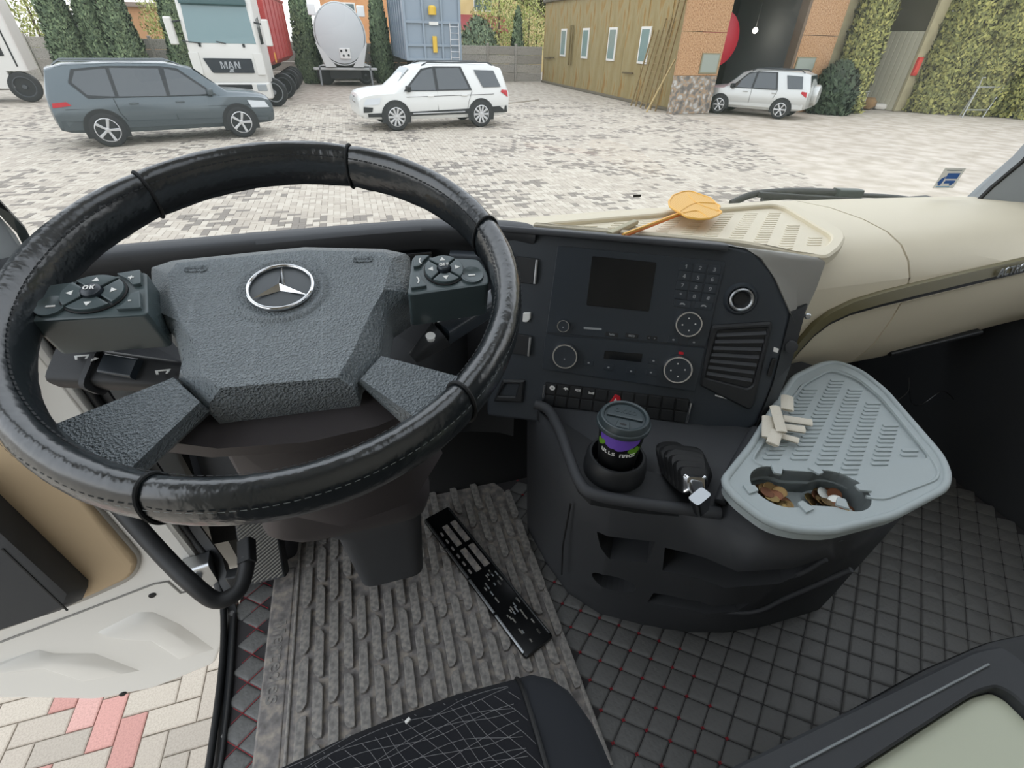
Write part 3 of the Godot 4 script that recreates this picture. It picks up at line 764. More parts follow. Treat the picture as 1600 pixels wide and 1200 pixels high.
# ---------------------------------------------------------------- console below the stack
func console() -> void:
	var d := thing("floor_console", "black lower console with open bins under the grey cup tray", "console")
	var top := [Vector3(0.30, 1.77, -0.84), Vector3(0.31, 1.76, -0.66), Vector3(0.318, 1.755, -0.575), Vector3(0.365, 1.752, -0.515), Vector3(0.45, 1.752, -0.46), Vector3(0.515, 1.76, -0.395), Vector3(0.535, 1.822, -0.335), Vector3(0.62, 1.822, -0.305), Vector3(0.74, 1.822, -0.302), Vector3(0.888, 1.822, -0.338), Vector3(0.925, 1.822, -0.375), Vector3(1.005, 1.822, -0.56), Vector3(1.0, 1.822, -0.66), Vector3(0.9, 1.822, -0.80), Vector3(0.6, 1.77, -0.90)]
	var bot := [Vector3(0.33, 1.215, -0.86), Vector3(0.345, 1.215, -0.73), Vector3(0.372, 1.215, -0.63), Vector3(0.43, 1.215, -0.555), Vector3(0.52, 1.215, -0.50), Vector3(0.57, 1.215, -0.475), Vector3(0.63, 1.215, -0.45), Vector3(0.714, 1.215, -0.425), Vector3(0.82, 1.215, -0.41), Vector3(1.0, 1.215, -0.405), Vector3(1.05, 1.215, -0.45), Vector3(1.06, 1.215, -0.56), Vector3(1.05, 1.215, -0.66), Vector3(0.95, 1.215, -0.80), Vector3(0.6, 1.215, -0.92)]
	var rings := []
	for u in [0.0, 0.08, 0.25, 0.7, 1.0]:
		var ring := PackedVector3Array()
		for i in range(top.size() - 1, -1, -1):
			var k := pow(u, 0.8)
			var p: Vector3 = bot[i].lerp(top[i], u)
			var h: Vector3 = bot[i].lerp(top[i], k)
			ring.append(Vector3(h.x, p.y, h.z))
		rings.append(ring)
	var cs := CSGCombiner3D.new()
	cs.name = "console_body"
	d.add_child(cs)
	var cm := CSGMesh3D.new()
	cm.mesh = loft(rings, true, 45.0, true)
	cm.material = M.soft
	cs.add_child(cm)
	var ca := Vector2(0.598, 0.392); var cb := Vector2(0.692, 0.358)
	var pea := PackedVector2Array()
	var ax := (cb - ca).normalized(); var ay := Vector2(-ax.y, ax.x)
	for k in 21: pea.append(cb + ax.rotated(lerpf(-2.15, 2.15, k / 20.0)) * 0.046)
	for k in 21: pea.append(ca - ax.rotated(lerpf(-2.15, 2.15, k / 20.0)) * 0.046)
	var cw := CSGPolygon3D.new()
	cw.polygon = pea
	cw.depth = 0.08
	cw.operation = CSGShape3D.OPERATION_SUBTRACTION
	cw.material = M.tray
	cw.transform = flat(1.84)
	cs.add_child(cw)
	var cf := Transform3D(Vector3(0.82859, 0.00000, 0.55986), Vector3(-0.05408, 0.99532, 0.08003), Vector3(-0.55724, -0.09659, 0.82471), Vector3(0.3450, 1.7600, -0.5550))
	for e in [[PackedVector2Array([Vector2(0.0218, -0.1535), Vector2(0.1377, -0.1267), Vector2(0.1364, -0.2136), Vector2(0.0611, -0.2376), Vector2(0.0360, -0.2050)]), 0.10], [PackedVector2Array([Vector2(0.1584, -0.1357), Vector2(0.4254, -0.0665), Vector2(0.4090, -0.1230), Vector2(0.3799, -0.1526), Vector2(0.1712, -0.2271)]), 0.12], [PackedVector2Array([Vector2(0.1727, -0.3380), Vector2(0.3581, -0.2745), Vector2(0.3485, -0.3309), Vector2(0.1680, -0.3932)]), 0.10]]:
		var cp := CSGPolygon3D.new()
		cp.polygon = ccw(e[0])
		cp.depth = e[1] + 0.12
		cp.operation = CSGShape3D.OPERATION_SUBTRACTION
		cp.material = M.soft
		cp.transform = cf * at(Vector3(0, 0, 0.12))
		cs.add_child(cp)
	var pocket := CSGPolygon3D.new()
	pocket.polygon = ell(0.0520, 0.0340, Vector2(0.0822, -0.3430))
	pocket.depth = 0.17
	pocket.operation = CSGShape3D.OPERATION_SUBTRACTION
	pocket.material = M.soft
	pocket.transform = cf * at(Vector3(0, 0, 0.09))
	cs.add_child(pocket)
	part("bin_lip", tube(smooth_path([Vector3(0.4961, 1.5216, -0.4759), Vector3(0.6616, 1.5913, -0.3560), Vector3(0.7000, 1.6937, -0.3205)]), 0.005, 8), M.soft, d)
	part("bin_lip", tube(smooth_path([Vector3(0.5087, 1.3658, -0.4857), Vector3(0.6605, 1.4299, -0.3756), Vector3(0.7030, 1.5439, -0.3360), Vector3(0.7412, 1.6791, -0.2968)]), 0.005, 8), M.soft, d)
	part("body_seam", tube([Vector3(0.3142, 1.6656, -0.5820), Vector3(0.3184, 1.5003, -0.5986), Vector3(0.3298, 1.3679, -0.6063)], 0.002, 6), M.deep, d)
	# platform carrying cup and lever
	part("platform", plate(PackedVector2Array([Vector2(0.3029, 0.7744), Vector2(0.6066, 0.6203), Vector2(0.7619, 0.5781), Vector2(0.6348, 0.4902), Vector2(0.5305, 0.4221), Vector2(0.3954, 0.4746), Vector2(0.3195, 0.5158), Vector2(0.3091, 0.5510), Vector2(0.3273, 0.6795)]), -0.03, 0.0, 0.004), M.black, d, flat(1.768))
	part("platform_rim", tube(smooth_path([Vector3(0.2956, 1.7850, -0.7734), Vector3(0.3180, 1.7830, -0.7512), Vector3(0.3195, 1.7800, -0.6843), Vector3(0.3120, 1.7750, -0.6078), Vector3(0.3073, 1.7720, -0.5477), Vector3(0.3220, 1.7700, -0.5133), Vector3(0.3947, 1.7680, -0.4733), Vector3(0.5209, 1.7680, -0.4144)]), 0.011, 10), M.soft, d)
	part("platform_rim", tube(smooth_path([Vector3(0.6998, 1.8000, -0.5576), Vector3(0.6365, 1.7950, -0.5144), Vector3(0.5740, 1.7900, -0.4684), Vector3(0.5307, 1.7750, -0.4310)]), 0.010, 10), M.soft, d)
	var cup_at := Vector3(0.3867, 1.8993, -0.5621)
	part("holder_ring", lathe([Vector2(0.060, -0.02), Vector2(0.059, 0.02), Vector2(0.057, 0.038), Vector2(0.052, 0.046), Vector2(0.048, 0.046), Vector2(0.045, 0.040), Vector2(0.040, 0.0), Vector2(0, 0.0)], 32), M.black, d, Transform3D(Basis(Vector3.RIGHT, -PI / 2), Vector3(cup_at.x, 1.765, cup_at.z)))
	# grey tray
	var t := thing("cup_tray", "grey plastic tray with ribbed mat and double cup well beside the stack", "tray")
	var outl := round_poly(PackedVector2Array([Vector2(0.5127, 0.4266), Vector2(0.5111, 0.3909), Vector2(0.5279, 0.3359), Vector2(0.5609, 0.3118), Vector2(0.6119, 0.2951), Vector2(0.7377, 0.2928), Vector2(0.8697, 0.3130), Vector2(0.9059, 0.3333), Vector2(0.9402, 0.3729), Vector2(1.0202, 0.5577), Vector2(1.0335, 0.6302), Vector2(1.0137, 0.6740), Vector2(0.9720, 0.6794), Vector2(0.8620, 0.6494), Vector2(0.7239, 0.5586), Vector2(0.6219, 0.4896)]), 0.02, 3)
	var tc := CSGCombiner3D.new()
	tc.name = "tray_top"
	t.add_child(tc)
	var ins := inset(ccw(outl), 0.014)
	for e in [[ccw(outl), 0.0, 0.025, CSGShape3D.OPERATION_UNION], [pea, 0.01, 0.06, CSGShape3D.OPERATION_SUBTRACTION], [round_poly(PackedVector2Array([Vector2(0.5970, 0.4569), Vector2(0.6104, 0.4466), Vector2(0.6473, 0.4365), Vector2(0.7020, 0.4053), Vector2(0.7263, 0.3675), Vector2(0.8187, 0.3796), Vector2(0.9106, 0.3742), Vector2(0.9201, 0.3852), Vector2(0.9859, 0.5387), Vector2(0.9970, 0.6085), Vector2(0.9753, 0.6456), Vector2(0.9465, 0.6479), Vector2(0.8538, 0.6215), Vector2(0.7302, 0.5424)]), 0.012, 2), 0.01, 0.0145, CSGShape3D.OPERATION_SUBTRACTION]]:
		var cp := CSGPolygon3D.new()
		cp.polygon = ccw(e[0])
		cp.depth = e[2]
		cp.operation = e[3]
		cp.material = M.tray
		cp.transform = flat(1.84 + e[1])
		tc.add_child(cp)
	var rim := []
	for q in outl: rim.append(Vector3(q.x, 1.838, -q.y))
	part("tray_edge", tube(rim, 0.007, 8, true), M.tray, t)
	var inner := []
	for q in round_poly(PackedVector2Array([Vector2(0.5881, 0.4527), Vector2(0.7569, 0.5603), Vector2(0.8658, 0.6232), Vector2(0.9564, 0.6506), Vector2(0.9898, 0.6472), Vector2(1.0026, 0.6069), Vector2(0.9899, 0.5376), Vector2(0.9193, 0.3786), Vector2(0.8954, 0.3425), Vector2(0.8720, 0.3303), Vector2(0.7360, 0.3201)]), 0.02, 3): inner.append(Vector3(q.x, 1.840, -q.y))
	part("tray_ridge", tube(inner, 0.003, 6), M.tray, t)
	var wl := []
	for z in [0.0, -0.065]:
		var ring := PackedVector3Array()
		for q in pea: ring.append(Vector3(q.x, 1.838 + z, -q.y))
		wl.append(ring)
	part("cup_well", loft(wl, false, 40.0, true), M.tray, t)
	part("well_floor", plate(pea, -0.004, 0.0), M.tray, t, flat(1.786))
	for q in [Vector2(0.6226, 0.4271), Vector2(0.6854, 0.4098), Vector2(0.5397, 0.3986), Vector2(0.7362, 0.3485), Vector2(0.6058, 0.3374), Vector2(0.6655, 0.3288)]:
		var mid := (ca + cb) / 2.0
		var near: Vector2 = ca if q.distance_to(ca) < q.distance_to(cb) else cb
		var dr: Vector2 = (near - q).normalized()
		part("well_tab", plate(round_poly(PackedVector2Array([q - dr.orthogonal() * 0.010 - dr * 0.004, q + dr.orthogonal() * 0.010 - dr * 0.004, q + dr.orthogonal() * 0.006 + dr * 0.016, q - dr.orthogonal() * 0.006 + dr * 0.016]), 0.002, 2), -0.001, 0.003, 0.001), M.tray, t, flat(1.841))
	var slot := plate(round_poly(rect(0.031, 0.0080), 0.0038, 3), -0.001, 0.0028, 0.0012)
	var zone := ccw(PackedVector2Array([Vector2(0.6014, 0.4590), Vector2(0.6520, 0.4418), Vector2(0.7070, 0.4103), Vector2(0.7322, 0.3704), Vector2(0.8215, 0.3821), Vector2(0.9152, 0.3814), Vector2(0.9825, 0.5373), Vector2(0.9913, 0.6049), Vector2(0.9689, 0.6393), Vector2(0.9396, 0.6392), Vector2(0.8493, 0.6129), Vector2(0.7283, 0.5368)]))
	var a := Vector2(0.0417, -0.0181); var b := Vector2(0.0129, 0.0085)
	var dir := Vector2(0.0352, -0.0097).angle()
	var o2 := Vector2(0.6840, 0.4397)
	for i in range(-6, 10):
		for j in range(-6, 40):
			var c: Vector2 = o2 + a * i + b * (j - 0.5 * i)
			var ok := true
			for e in [-0.013, 0.0, 0.013]:
				if not Geometry2D.is_point_in_polygon(c + Vector2.from_angle(dir) * e, zone): ok = false
			if ok: part("tray_rib", slot, M.tray, t, Transform3D(Basis(Vector3(cos(dir), 0, -sin(dir)), Vector3(-sin(dir), 0, -cos(dir)), Vector3.UP), Vector3(c.x, 1.8355, -c.y)))
	# lever with its bellows
	var g := thing("gear_lever", "chrome handled lever rising from a black rubber bellows", "lever")
	var b0 := Vector3(0.5239, 1.7720, -0.5400); var b1 := Vector3(0.4840, 1.8070, -0.4579)
	var ax3 := (b1 - b0).normalized()
	var yaw3 := Basis(Vector3.UP, -0.35)
	for e in 6:
		var u := e / 5.0
		var s := lerpf(0.094, 0.046, u)
		var o := b0.lerp(b1, u * 0.85)
		var bs := yaw3 * Basis(Vector3.RIGHT, -PI / 2 + 0.55 * u)
		part("bellows_fold", stack([[round_poly(rect(s, s * 1.02), s * 0.25, 4), -0.004], [round_poly(rect(s * 1.05, s * 1.07), s * 0.26, 4), 0.004], [round_poly(rect(s * 0.93, s * 0.95), s * 0.24, 4), 0.012]], 60.0), M.rubber, g, Transform3D(bs, o))
	var cb3 := yaw3 * Basis(Vector3.RIGHT, -PI / 2 + 0.75)
	var col := part("collar", stack([[round_poly(rect(0.040, 0.034), 0.005, 3), 0.0], [round_poly(rect(0.040, 0.034), 0.005, 3), 0.010], [round_poly(rect(0.030, 0.025), 0.005, 3), 0.015]], 40.0), M.chrome, g, Transform3D(cb3, b1))
	col.set_meta("label", "chrome collar")
	var h0 := b1 + cb3 * Vector3(0.0, 0.0, 0.012)
	var h1 := Vector3(0.4590, 1.8288, -0.4096)
	var h2 := Vector3(0.4694, 1.8003, -0.4089)
	part("stem", bar(h0, h1, 0.022, 0.018, 0.006), M.satin, g)
	part("handle", bar(h1 + (h1 - h2) * 0.35, h2, 0.032, 0.022, 0.006, Vector3(0, 0.6, 0.8), 0.026, 0.016), mat("8d9092", 0.18, 1.0), g)

# ---------------------------------------------------------------- steering wheel
func arc(r: float, a0: float, a1: float, n: int, z := 0.0) -> Array:
	var o := []
	for i in n + 1:
		var a := lerpf(a0, a1, float(i) / n)
		o.append(Vector3(cos(a) * r, sin(a) * r, z))
	return o

func rim_arc(R: float, rr: float, rz: float, a0: float, a1: float, n: int, sides: int, wave: float) -> ArrayMesh:
	var rings := []
	for i in n + 1:
		var a := lerpf(a0, a1, float(i) / n)
		var e := Vector3(cos(a), sin(a), 0)
		var ring := PackedVector3Array()
		var k := 1.0 - 0.05 * pow(absf(2.0 * i / n - 1.0), 14.0)
		if wave == 0.0: k = 1.0
		for s in sides:
			var b := TAU * s / sides
			var bump := wave * (0.4 * sin(a * 61.0 + s) * maxf(0.0, -cos(b)) + 0.3 * sin(a * 23.0 + s * 2.0))
			ring.append(e * (R + cos(b) * (rr * k + bump)) + Vector3(0, 0, sin(b) * (rz * k + bump)))
		rings.append(ring)
	return loft(rings, true, 50.0, true)

func steering() -> void:
	var w := thing("steering_wheel", "large black four spoke truck steering wheel with stitched leather cover", "steering wheel", Transform3D(Vector3(0.99868, -0.00000, 0.05128), Vector3(0.04846, 0.32716, -0.94372), Vector3(-0.01678, 0.94497, 0.32673), Vector3(-0.0870, 2.2425, -0.4686)))
	var R := 0.2158; var rr := 0.0148; var rz := 0.0265
	part("rim", rim_arc(R, rr - 0.0015, rz - 0.0015, 0, TAU, 96, 16, 0.0), M.deep, w)
	var seams := []
	for q in [Vector2(0.0706, 0.2117), Vector2(-0.1567, 0.1734), Vector2(-0.0696, -0.1967), Vector2(0.1436, -0.1531), Vector2(0.2177, 0.0581)]: seams.append(q.angle())
	seams.sort()
	for i in seams.size():
		var a0: float = seams[i]; var a1: float = seams[(i + 1) % seams.size()]
		if a1 < a0: a1 += TAU
		var n := int((a1 - a0) / 0.05) + 2
		var c := part("cover_segment", rim_arc(R, rr, rz, a0 + 0.003, a1 - 0.003, n, 28, 0.0011), M.leather, w)
		for s in [0.55, 2.45]:
			var t := PackedVector3Array()
			var m := int((a1 - a0) * R / 0.0065)
			for k in m:
				var a := lerpf(a0 + 0.012, a1 - 0.012, (k + 0.5) / m)
				var e := Vector3(cos(a), sin(a), 0); var f := Vector3(-sin(a), cos(a), 0)
				var o := e * (R + cos(s) * (rr + 0.0007)) + Vector3(0, 0, sin(s) * (rz + 0.0007))
				var nrm := (e * cos(s) / rr + Vector3(0, 0, sin(s) / rz)).normalized()
				var v := nrm.cross(f)
				quad(t, o - f * 0.0021 - v * 0.0007, o + f * 0.0021 - v * 0.0007, o + f * 0.0021 + v * 0.0007 + nrm * 0.0005, o - f * 0.0021 + v * 0.0007 + nrm * 0.0005)
			var sp := part("stitching", commit(t, 0.0), M.stitch if s < 1.5 else M.dark_stitch, c)
			sp.set_meta("kind", "stuff")
		var sm := []
		for k in 24:
			var b := TAU * k / 24
			sm.append(Vector3(cos(a0), sin(a0), 0) * (R + cos(b) * (rr + 0.0004)) + Vector3(0, 0, sin(b) * (rz + 0.0004)))
		part("seam", tube(sm, 0.0016, 6, true), M.dark_stitch, w)
	# hub pad
	var z0 := -0.045; var z1 := -0.020
	var base := PackedVector2Array([Vector2(-0.1442, 0.0775), Vector2(-0.1224, 0.0883), Vector2(0.0104, 0.0972), Vector2(0.0967, 0.0852), Vector2(0.1241, 0.0734), Vector2(0.1158, 0.0074), Vector2(0.0945, -0.0091), Vector2(0.0811, -0.0696), Vector2(0.0610, -0.0960), Vector2(0.0582, -0.1102), Vector2(-0.0643, -0.1104), Vector2(-0.0764, -0.0951), Vector2(-0.0954, -0.0698), Vector2(-0.0953, -0.0537), Vector2(-0.1060, -0.0195), Vector2(-0.1187, 0.0012), Vector2(-0.1292, 0.0102)])
	var topp := PackedVector2Array([Vector2(-0.1138, 0.0470), Vector2(-0.1083, 0.0626), Vector2(0.0154, 0.0701), Vector2(0.0951, 0.0589), Vector2(0.1039, 0.0474), Vector2(0.0927, 0.0009), Vector2(0.0771, -0.0315), Vector2(0.0576, -0.0823), Vector2(0.0472, -0.1014), Vector2(0.0460, -0.1055), Vector2(-0.0490, -0.1022), Vector2(-0.0574, -0.0942), Vector2(-0.0645, -0.0849), Vector2(-0.0697, -0.0686), Vector2(-0.0793, -0.0435), Vector2(-0.0909, -0.0216), Vector2(-0.1042, 0.0083)])
	part("hub_pad", stack([[inset(ccw(base), -0.0), -0.080], [ccw(base), -0.036], [inset(ccw(base), 0.004), -0.028], [ccw(topp), -0.014]], 34.0), M.pad, w)
	var ec := Vector2(-0.0063, 0.0125)
	var em := part("emblem_bowl", lathe([Vector2(0.046, 0.0), Vector2(0.043, 0.0025), Vector2(0.040, 0.003), Vector2(0.033, -0.001), Vector2(0, -0.001)], 40), M.spoke, w, pt(ec, -0.0142))
	part("emblem_disc", lathe([Vector2(0.0315, 0.0), Vector2(0.030, 0.002), Vector2(0, 0.003)], 40), mat("4a4f52", 0.4), em)
	part("emblem_ring", tube(arc(0.0305, 0, TAU * 47 / 48.0, 47, 0.004), 0.0021, 8, true), M.chrome, em)
	var t := PackedVector3Array()
	for k in 3:
		var a := PI / 2 + TAU * k / 3
		var tip := Vector3(cos(a), sin(a), 0) * 0.029 + Vector3(0, 0, 0.0042)
		var l := Vector3(cos(a + PI / 3), sin(a + PI / 3), 0) * 0.0052 + Vector3(0, 0, 0.003)
		var r := Vector3(cos(a - PI / 3), sin(a - PI / 3), 0) * 0.0052 + Vector3(0, 0, 0.003)
		var c := Vector3(0, 0, 0.0085)
		t.append_array(PackedVector3Array([c, tip, l, c, r, tip]))
	part("emblem_star", commit(t, 0.0), M.chrome, em)
	for q in [Vector2(-0.0896, 0.0510), Vector2(0.0730, 0.0485)]:
		var hn := part("horn_mark", ring_plate(round_poly(PackedVector2Array([Vector2(-0.009, 0.0035), Vector2(-0.007, 0.001), Vector2(-0.003, 0.0025), Vector2(0.003, 0.0025), Vector2(0.009, 0.004), Vector2(0.009, -0.004), Vector2(0.003, -0.0025), Vector2(-0.003, -0.0025), Vector2(-0.007, -0.001), Vector2(-0.009, -0.002)]), 0.001, 1), round_poly(PackedVector2Array([Vector2(-0.0065, 0.001), Vector2(-0.0055, 0.0005), Vector2(-0.003, 0.0012), Vector2(0.003, 0.0012), Vector2(0.0075, 0.002), Vector2(0.0075, -0.002), Vector2(0.003, -0.0012), Vector2(-0.003, -0.0012), Vector2(-0.0055, -0.0005), Vector2(-0.0065, -0.0005)]), 0.0005, 1), 0.0, 0.0012, 0.0), M.spoke, w, pt(q, -0.0142))
		hn.set_meta("label", "embossed horn symbol")
	# upper spokes with their button fields
	button_field(w, PackedVector2Array([Vector2(-0.1233, 0.0359), Vector2(-0.1115, -0.0225), Vector2(-0.2065, -0.0187), Vector2(-0.2089, 0.0006), Vector2(-0.2060, 0.0262)]), Vector2(-0.1604, 0.0084), 0.0251, 0.0224, "OK", ["^", ">", "v", "<"], [PackedVector2Array([Vector2(-0.1472, 0.0323), Vector2(-0.1275, 0.0355), Vector2(-0.1233, 0.0157), Vector2(-0.1299, 0.0148), Vector2(-0.1358, 0.0232)]), PackedVector2Array([Vector2(-0.1298, 0.0039), Vector2(-0.1225, 0.0063), Vector2(-0.1172, -0.0163), Vector2(-0.1376, -0.0153), Vector2(-0.1317, -0.0073)])], ["+", "-"], Vector2(-0.1911, -0.0031))
	button_field(w, PackedVector2Array([Vector2(0.1254, 0.0325), Vector2(0.1946, 0.0212), Vector2(0.2002, -0.0006), Vector2(0.1987, -0.0188), Vector2(0.1148, -0.0255)]), Vector2(0.1554, 0.0053), 0.0197, 0.0202, "OFF", ["C", "R", "S", "L"], [PackedVector2Array([Vector2(0.1277, 0.0292), Vector2(0.1437, 0.0286), Vector2(0.1353, 0.0194), Vector2(0.1320, 0.0128), Vector2(0.1247, 0.0116)]), PackedVector2Array([Vector2(0.1225, 0.0032), Vector2(0.1295, 0.0024), Vector2(0.1315, -0.0092), Vector2(0.1357, -0.0171), Vector2(0.1191, -0.0188)])], ["(", ")"], Vector2(0.1826, -0.0045))
	# lower spokes
	part("lower_spoke", stack([[PackedVector2Array([Vector2(-0.1050, -0.0581), Vector2(-0.0702, -0.1015), Vector2(-0.1215, -0.1640), Vector2(-0.2154, -0.1069)]), -0.05], [PackedVector2Array([Vector2(-0.0979, -0.0694), Vector2(-0.0652, -0.1090), Vector2(-0.1115, -0.1684), Vector2(-0.1985, -0.1149)]), -0.036], [PackedVector2Array([Vector2(-0.0915, -0.0806), Vector2(-0.0664, -0.1099), Vector2(-0.1075, -0.1654), Vector2(-0.1809, -0.1199)]), -0.020]], 25.0), M.spoke, w)
	part("lower_spoke", stack([[PackedVector2Array([Vector2(0.0808, -0.0567), Vector2(0.0583, -0.0887), Vector2(0.1119, -0.1617), Vector2(0.1862, -0.1159)]), -0.05], [PackedVector2Array([Vector2(0.0821, -0.0697), Vector2(0.0594, -0.0973), Vector2(0.1125, -0.1641), Vector2(0.1779, -0.1212)]), -0.036], [PackedVector2Array([Vector2(0.0841, -0.0812), Vector2(0.0645, -0.1053), Vector2(0.1137, -0.1595), Vector2(0.1677, -0.1237)]), -0.020]], 25.0), M.spoke, w)
	part("lower_web", stack([[PackedVector2Array([Vector2(-0.1057, -0.0515), Vector2(0.0522, -0.0593), Vector2(0.1042, -0.0881), Vector2(0.1120, -0.1095), Vector2(0.0750, -0.1300), Vector2(0.0026, -0.1321), Vector2(-0.0827, -0.1244), Vector2(-0.1281, -0.1099)]), -0.09], [PackedVector2Array([Vector2(-0.0845, -0.0798), Vector2(0.0569, -0.0888), Vector2(0.0989, -0.1083), Vector2(0.1067, -0.1229), Vector2(0.0731, -0.1354), Vector2(0.0112, -0.1421), Vector2(-0.0629, -0.1361), Vector2(-0.1041, -0.1228)]), -0.056]], 40.0), M.brown, w)
	# column with its stalks
	var c := thing("steering_shroud", "dark steering column shroud with wiper and retarder stalks", "steering shroud", Transform3D(Vector3(0.99868, -0.00000, 0.05128), Vector3(0.04846, 0.32716, -0.94372), Vector3(-0.01678, 0.94497, 0.32673), Vector3(-0.0870, 2.2425, -0.4686)))
	part("shroud", stack([[PackedVector2Array([Vector2(-0.1408, 0.0085), Vector2(0.1049, 0.0111), Vector2(0.1371, -0.0747), Vector2(0.0909, -0.1370), Vector2(0.0038, -0.1527), Vector2(-0.0931, -0.1120)]), -0.25], [PackedVector2Array([Vector2(-0.0980, -0.0295), Vector2(0.0952, -0.0222), Vector2(0.1029, -0.0937), Vector2(0.0490, -0.1238), Vector2(-0.0777, -0.1026), Vector2(-0.0991, -0.0694)]), -0.10]], 45.0), M.brown, c)
	part("column_cover", loft([round_ring(Vector3(-0.0900, 1.7694, -0.6311), 0.10, 0.07), round_ring(Vector3(-0.0694, 1.6284, -0.6986), 0.085, 0.06), round_ring(Vector3(-0.0708, 1.3735, -0.7511), 0.075, 0.055)], true, 50.0), M.soft, c, Transform3D(Vector3(0.99868, -0.00000, 0.05128), Vector3(0.04846, 0.32716, -0.94372), Vector3(-0.01678, 0.94497, 0.32673), Vector3(-0.0870, 2.2425, -0.4686)).affine_inverse())
	part("lower_shroud", loft([round_ring(Vector3(-0.0995, 1.9469, -0.5620), 0.10, 0.09), round_ring(Vector3(-0.0960, 1.8334, -0.6040), 0.13, 0.10), round_ring(Vector3(-0.0920, 1.7569, -0.6351), 0.12, 0.08)], true, 50.0), M.brown, c, Transform3D(Vector3(0.99868, -0.00000, 0.05128), Vector3(0.04846, 0.32716, -0.94372), Vector3(-0.01678, 0.94497, 0.32673), Vector3(-0.0870, 2.2425, -0.4686)).affine_inverse())
	var ls := part("wiper_stalk", bar(Vector3(-0.2250, -0.0062, -0.0750), Vector3(-0.1073, -0.0359, -0.0800), 0.030, 0.040, 0.009, Vector3(0, 1, 0.3), 0.026, 0.030), M.black, c)
	part("stalk_collar", bar(Vector3(-0.1926, -0.0173, -0.0750), Vector3(-0.1879, -0.0188, -0.0750), 0.032, 0.043, 0.009, Vector3(0, 1, 0.3)), M.soft, ls)
	part("stalk_slider", bar(Vector3(-0.1791, -0.0197, -0.0640), Vector3(-0.1489, -0.0305, -0.0640), 0.014, 0.020, 0.003, Vector3(0, 1, 0.3)), M.face, ls)
	for q in [Vector3(-0.1974, -0.0131, -0.0580), Vector3(-0.1243, -0.0402, -0.0600)]:
		part("wiper_symbol", plate(PackedVector2Array([Vector2(-0.007, 0.003), Vector2(0.007, 0.003), Vector2(0.005, -0.002), Vector2(0.003, -0.002), Vector2(0.004, 0.0015), Vector2(-0.004, 0.0015), Vector2(-0.003, -0.002), Vector2(-0.005, -0.002)]), 0, 0.0006), M.white_ink, ls, at(q))
	part("arrow_mark", plate(PackedVector2Array([Vector2(-0.002, 0.003), Vector2(0.004, 0), Vector2(-0.002, -0.003)]), 0, 0.0006), M.white_ink, ls, at(Vector3(-0.1865, -0.0162, -0.0580)))
	var rs := part("retarder_stalk", bar(Vector3(0.1130, -0.0367, -0.0850), Vector3(0.1478, -0.0185, -0.0700), 0.012, 0.014, 0.006, Vector3(0, 0, 1), 0.026, 0.028), M.soft, c)
	part("stalk_arm", bar(Vector3(0.1478, -0.0185, -0.0700), Vector3(0.2375, 0.0496, -0.0850), 0.024, 0.026, 0.007, Vector3(0, 0, 1)), M.face, rs)
	part("stalk_symbol", ring_plate(ell(0.0042, 0.0042, Vector2.ZERO, 14), ell(0.0022, 0.0022, Vector2.ZERO, 14), 0, 0.0058, 0), M.white_ink, rs, at(Vector3(0.1341, -0.0372, -0.0550)))
	part("stalk_mark", plate(rect(0.010, 0.0015), 0, 0.0006), M.white_ink, rs, at(Vector3(0.1720, -0.0111, -0.0530), 0, 0, 0.5))

func round_ring(c: Vector3, rx: float, rz: float) -> PackedVector3Array:
	var o := PackedVector3Array()
	for q in round_poly(rect(rx * 2, rz * 2), minf(rx, rz) * 0.6, 4): o.append(c + Vector3(q.x, 0, q.y))
	return o

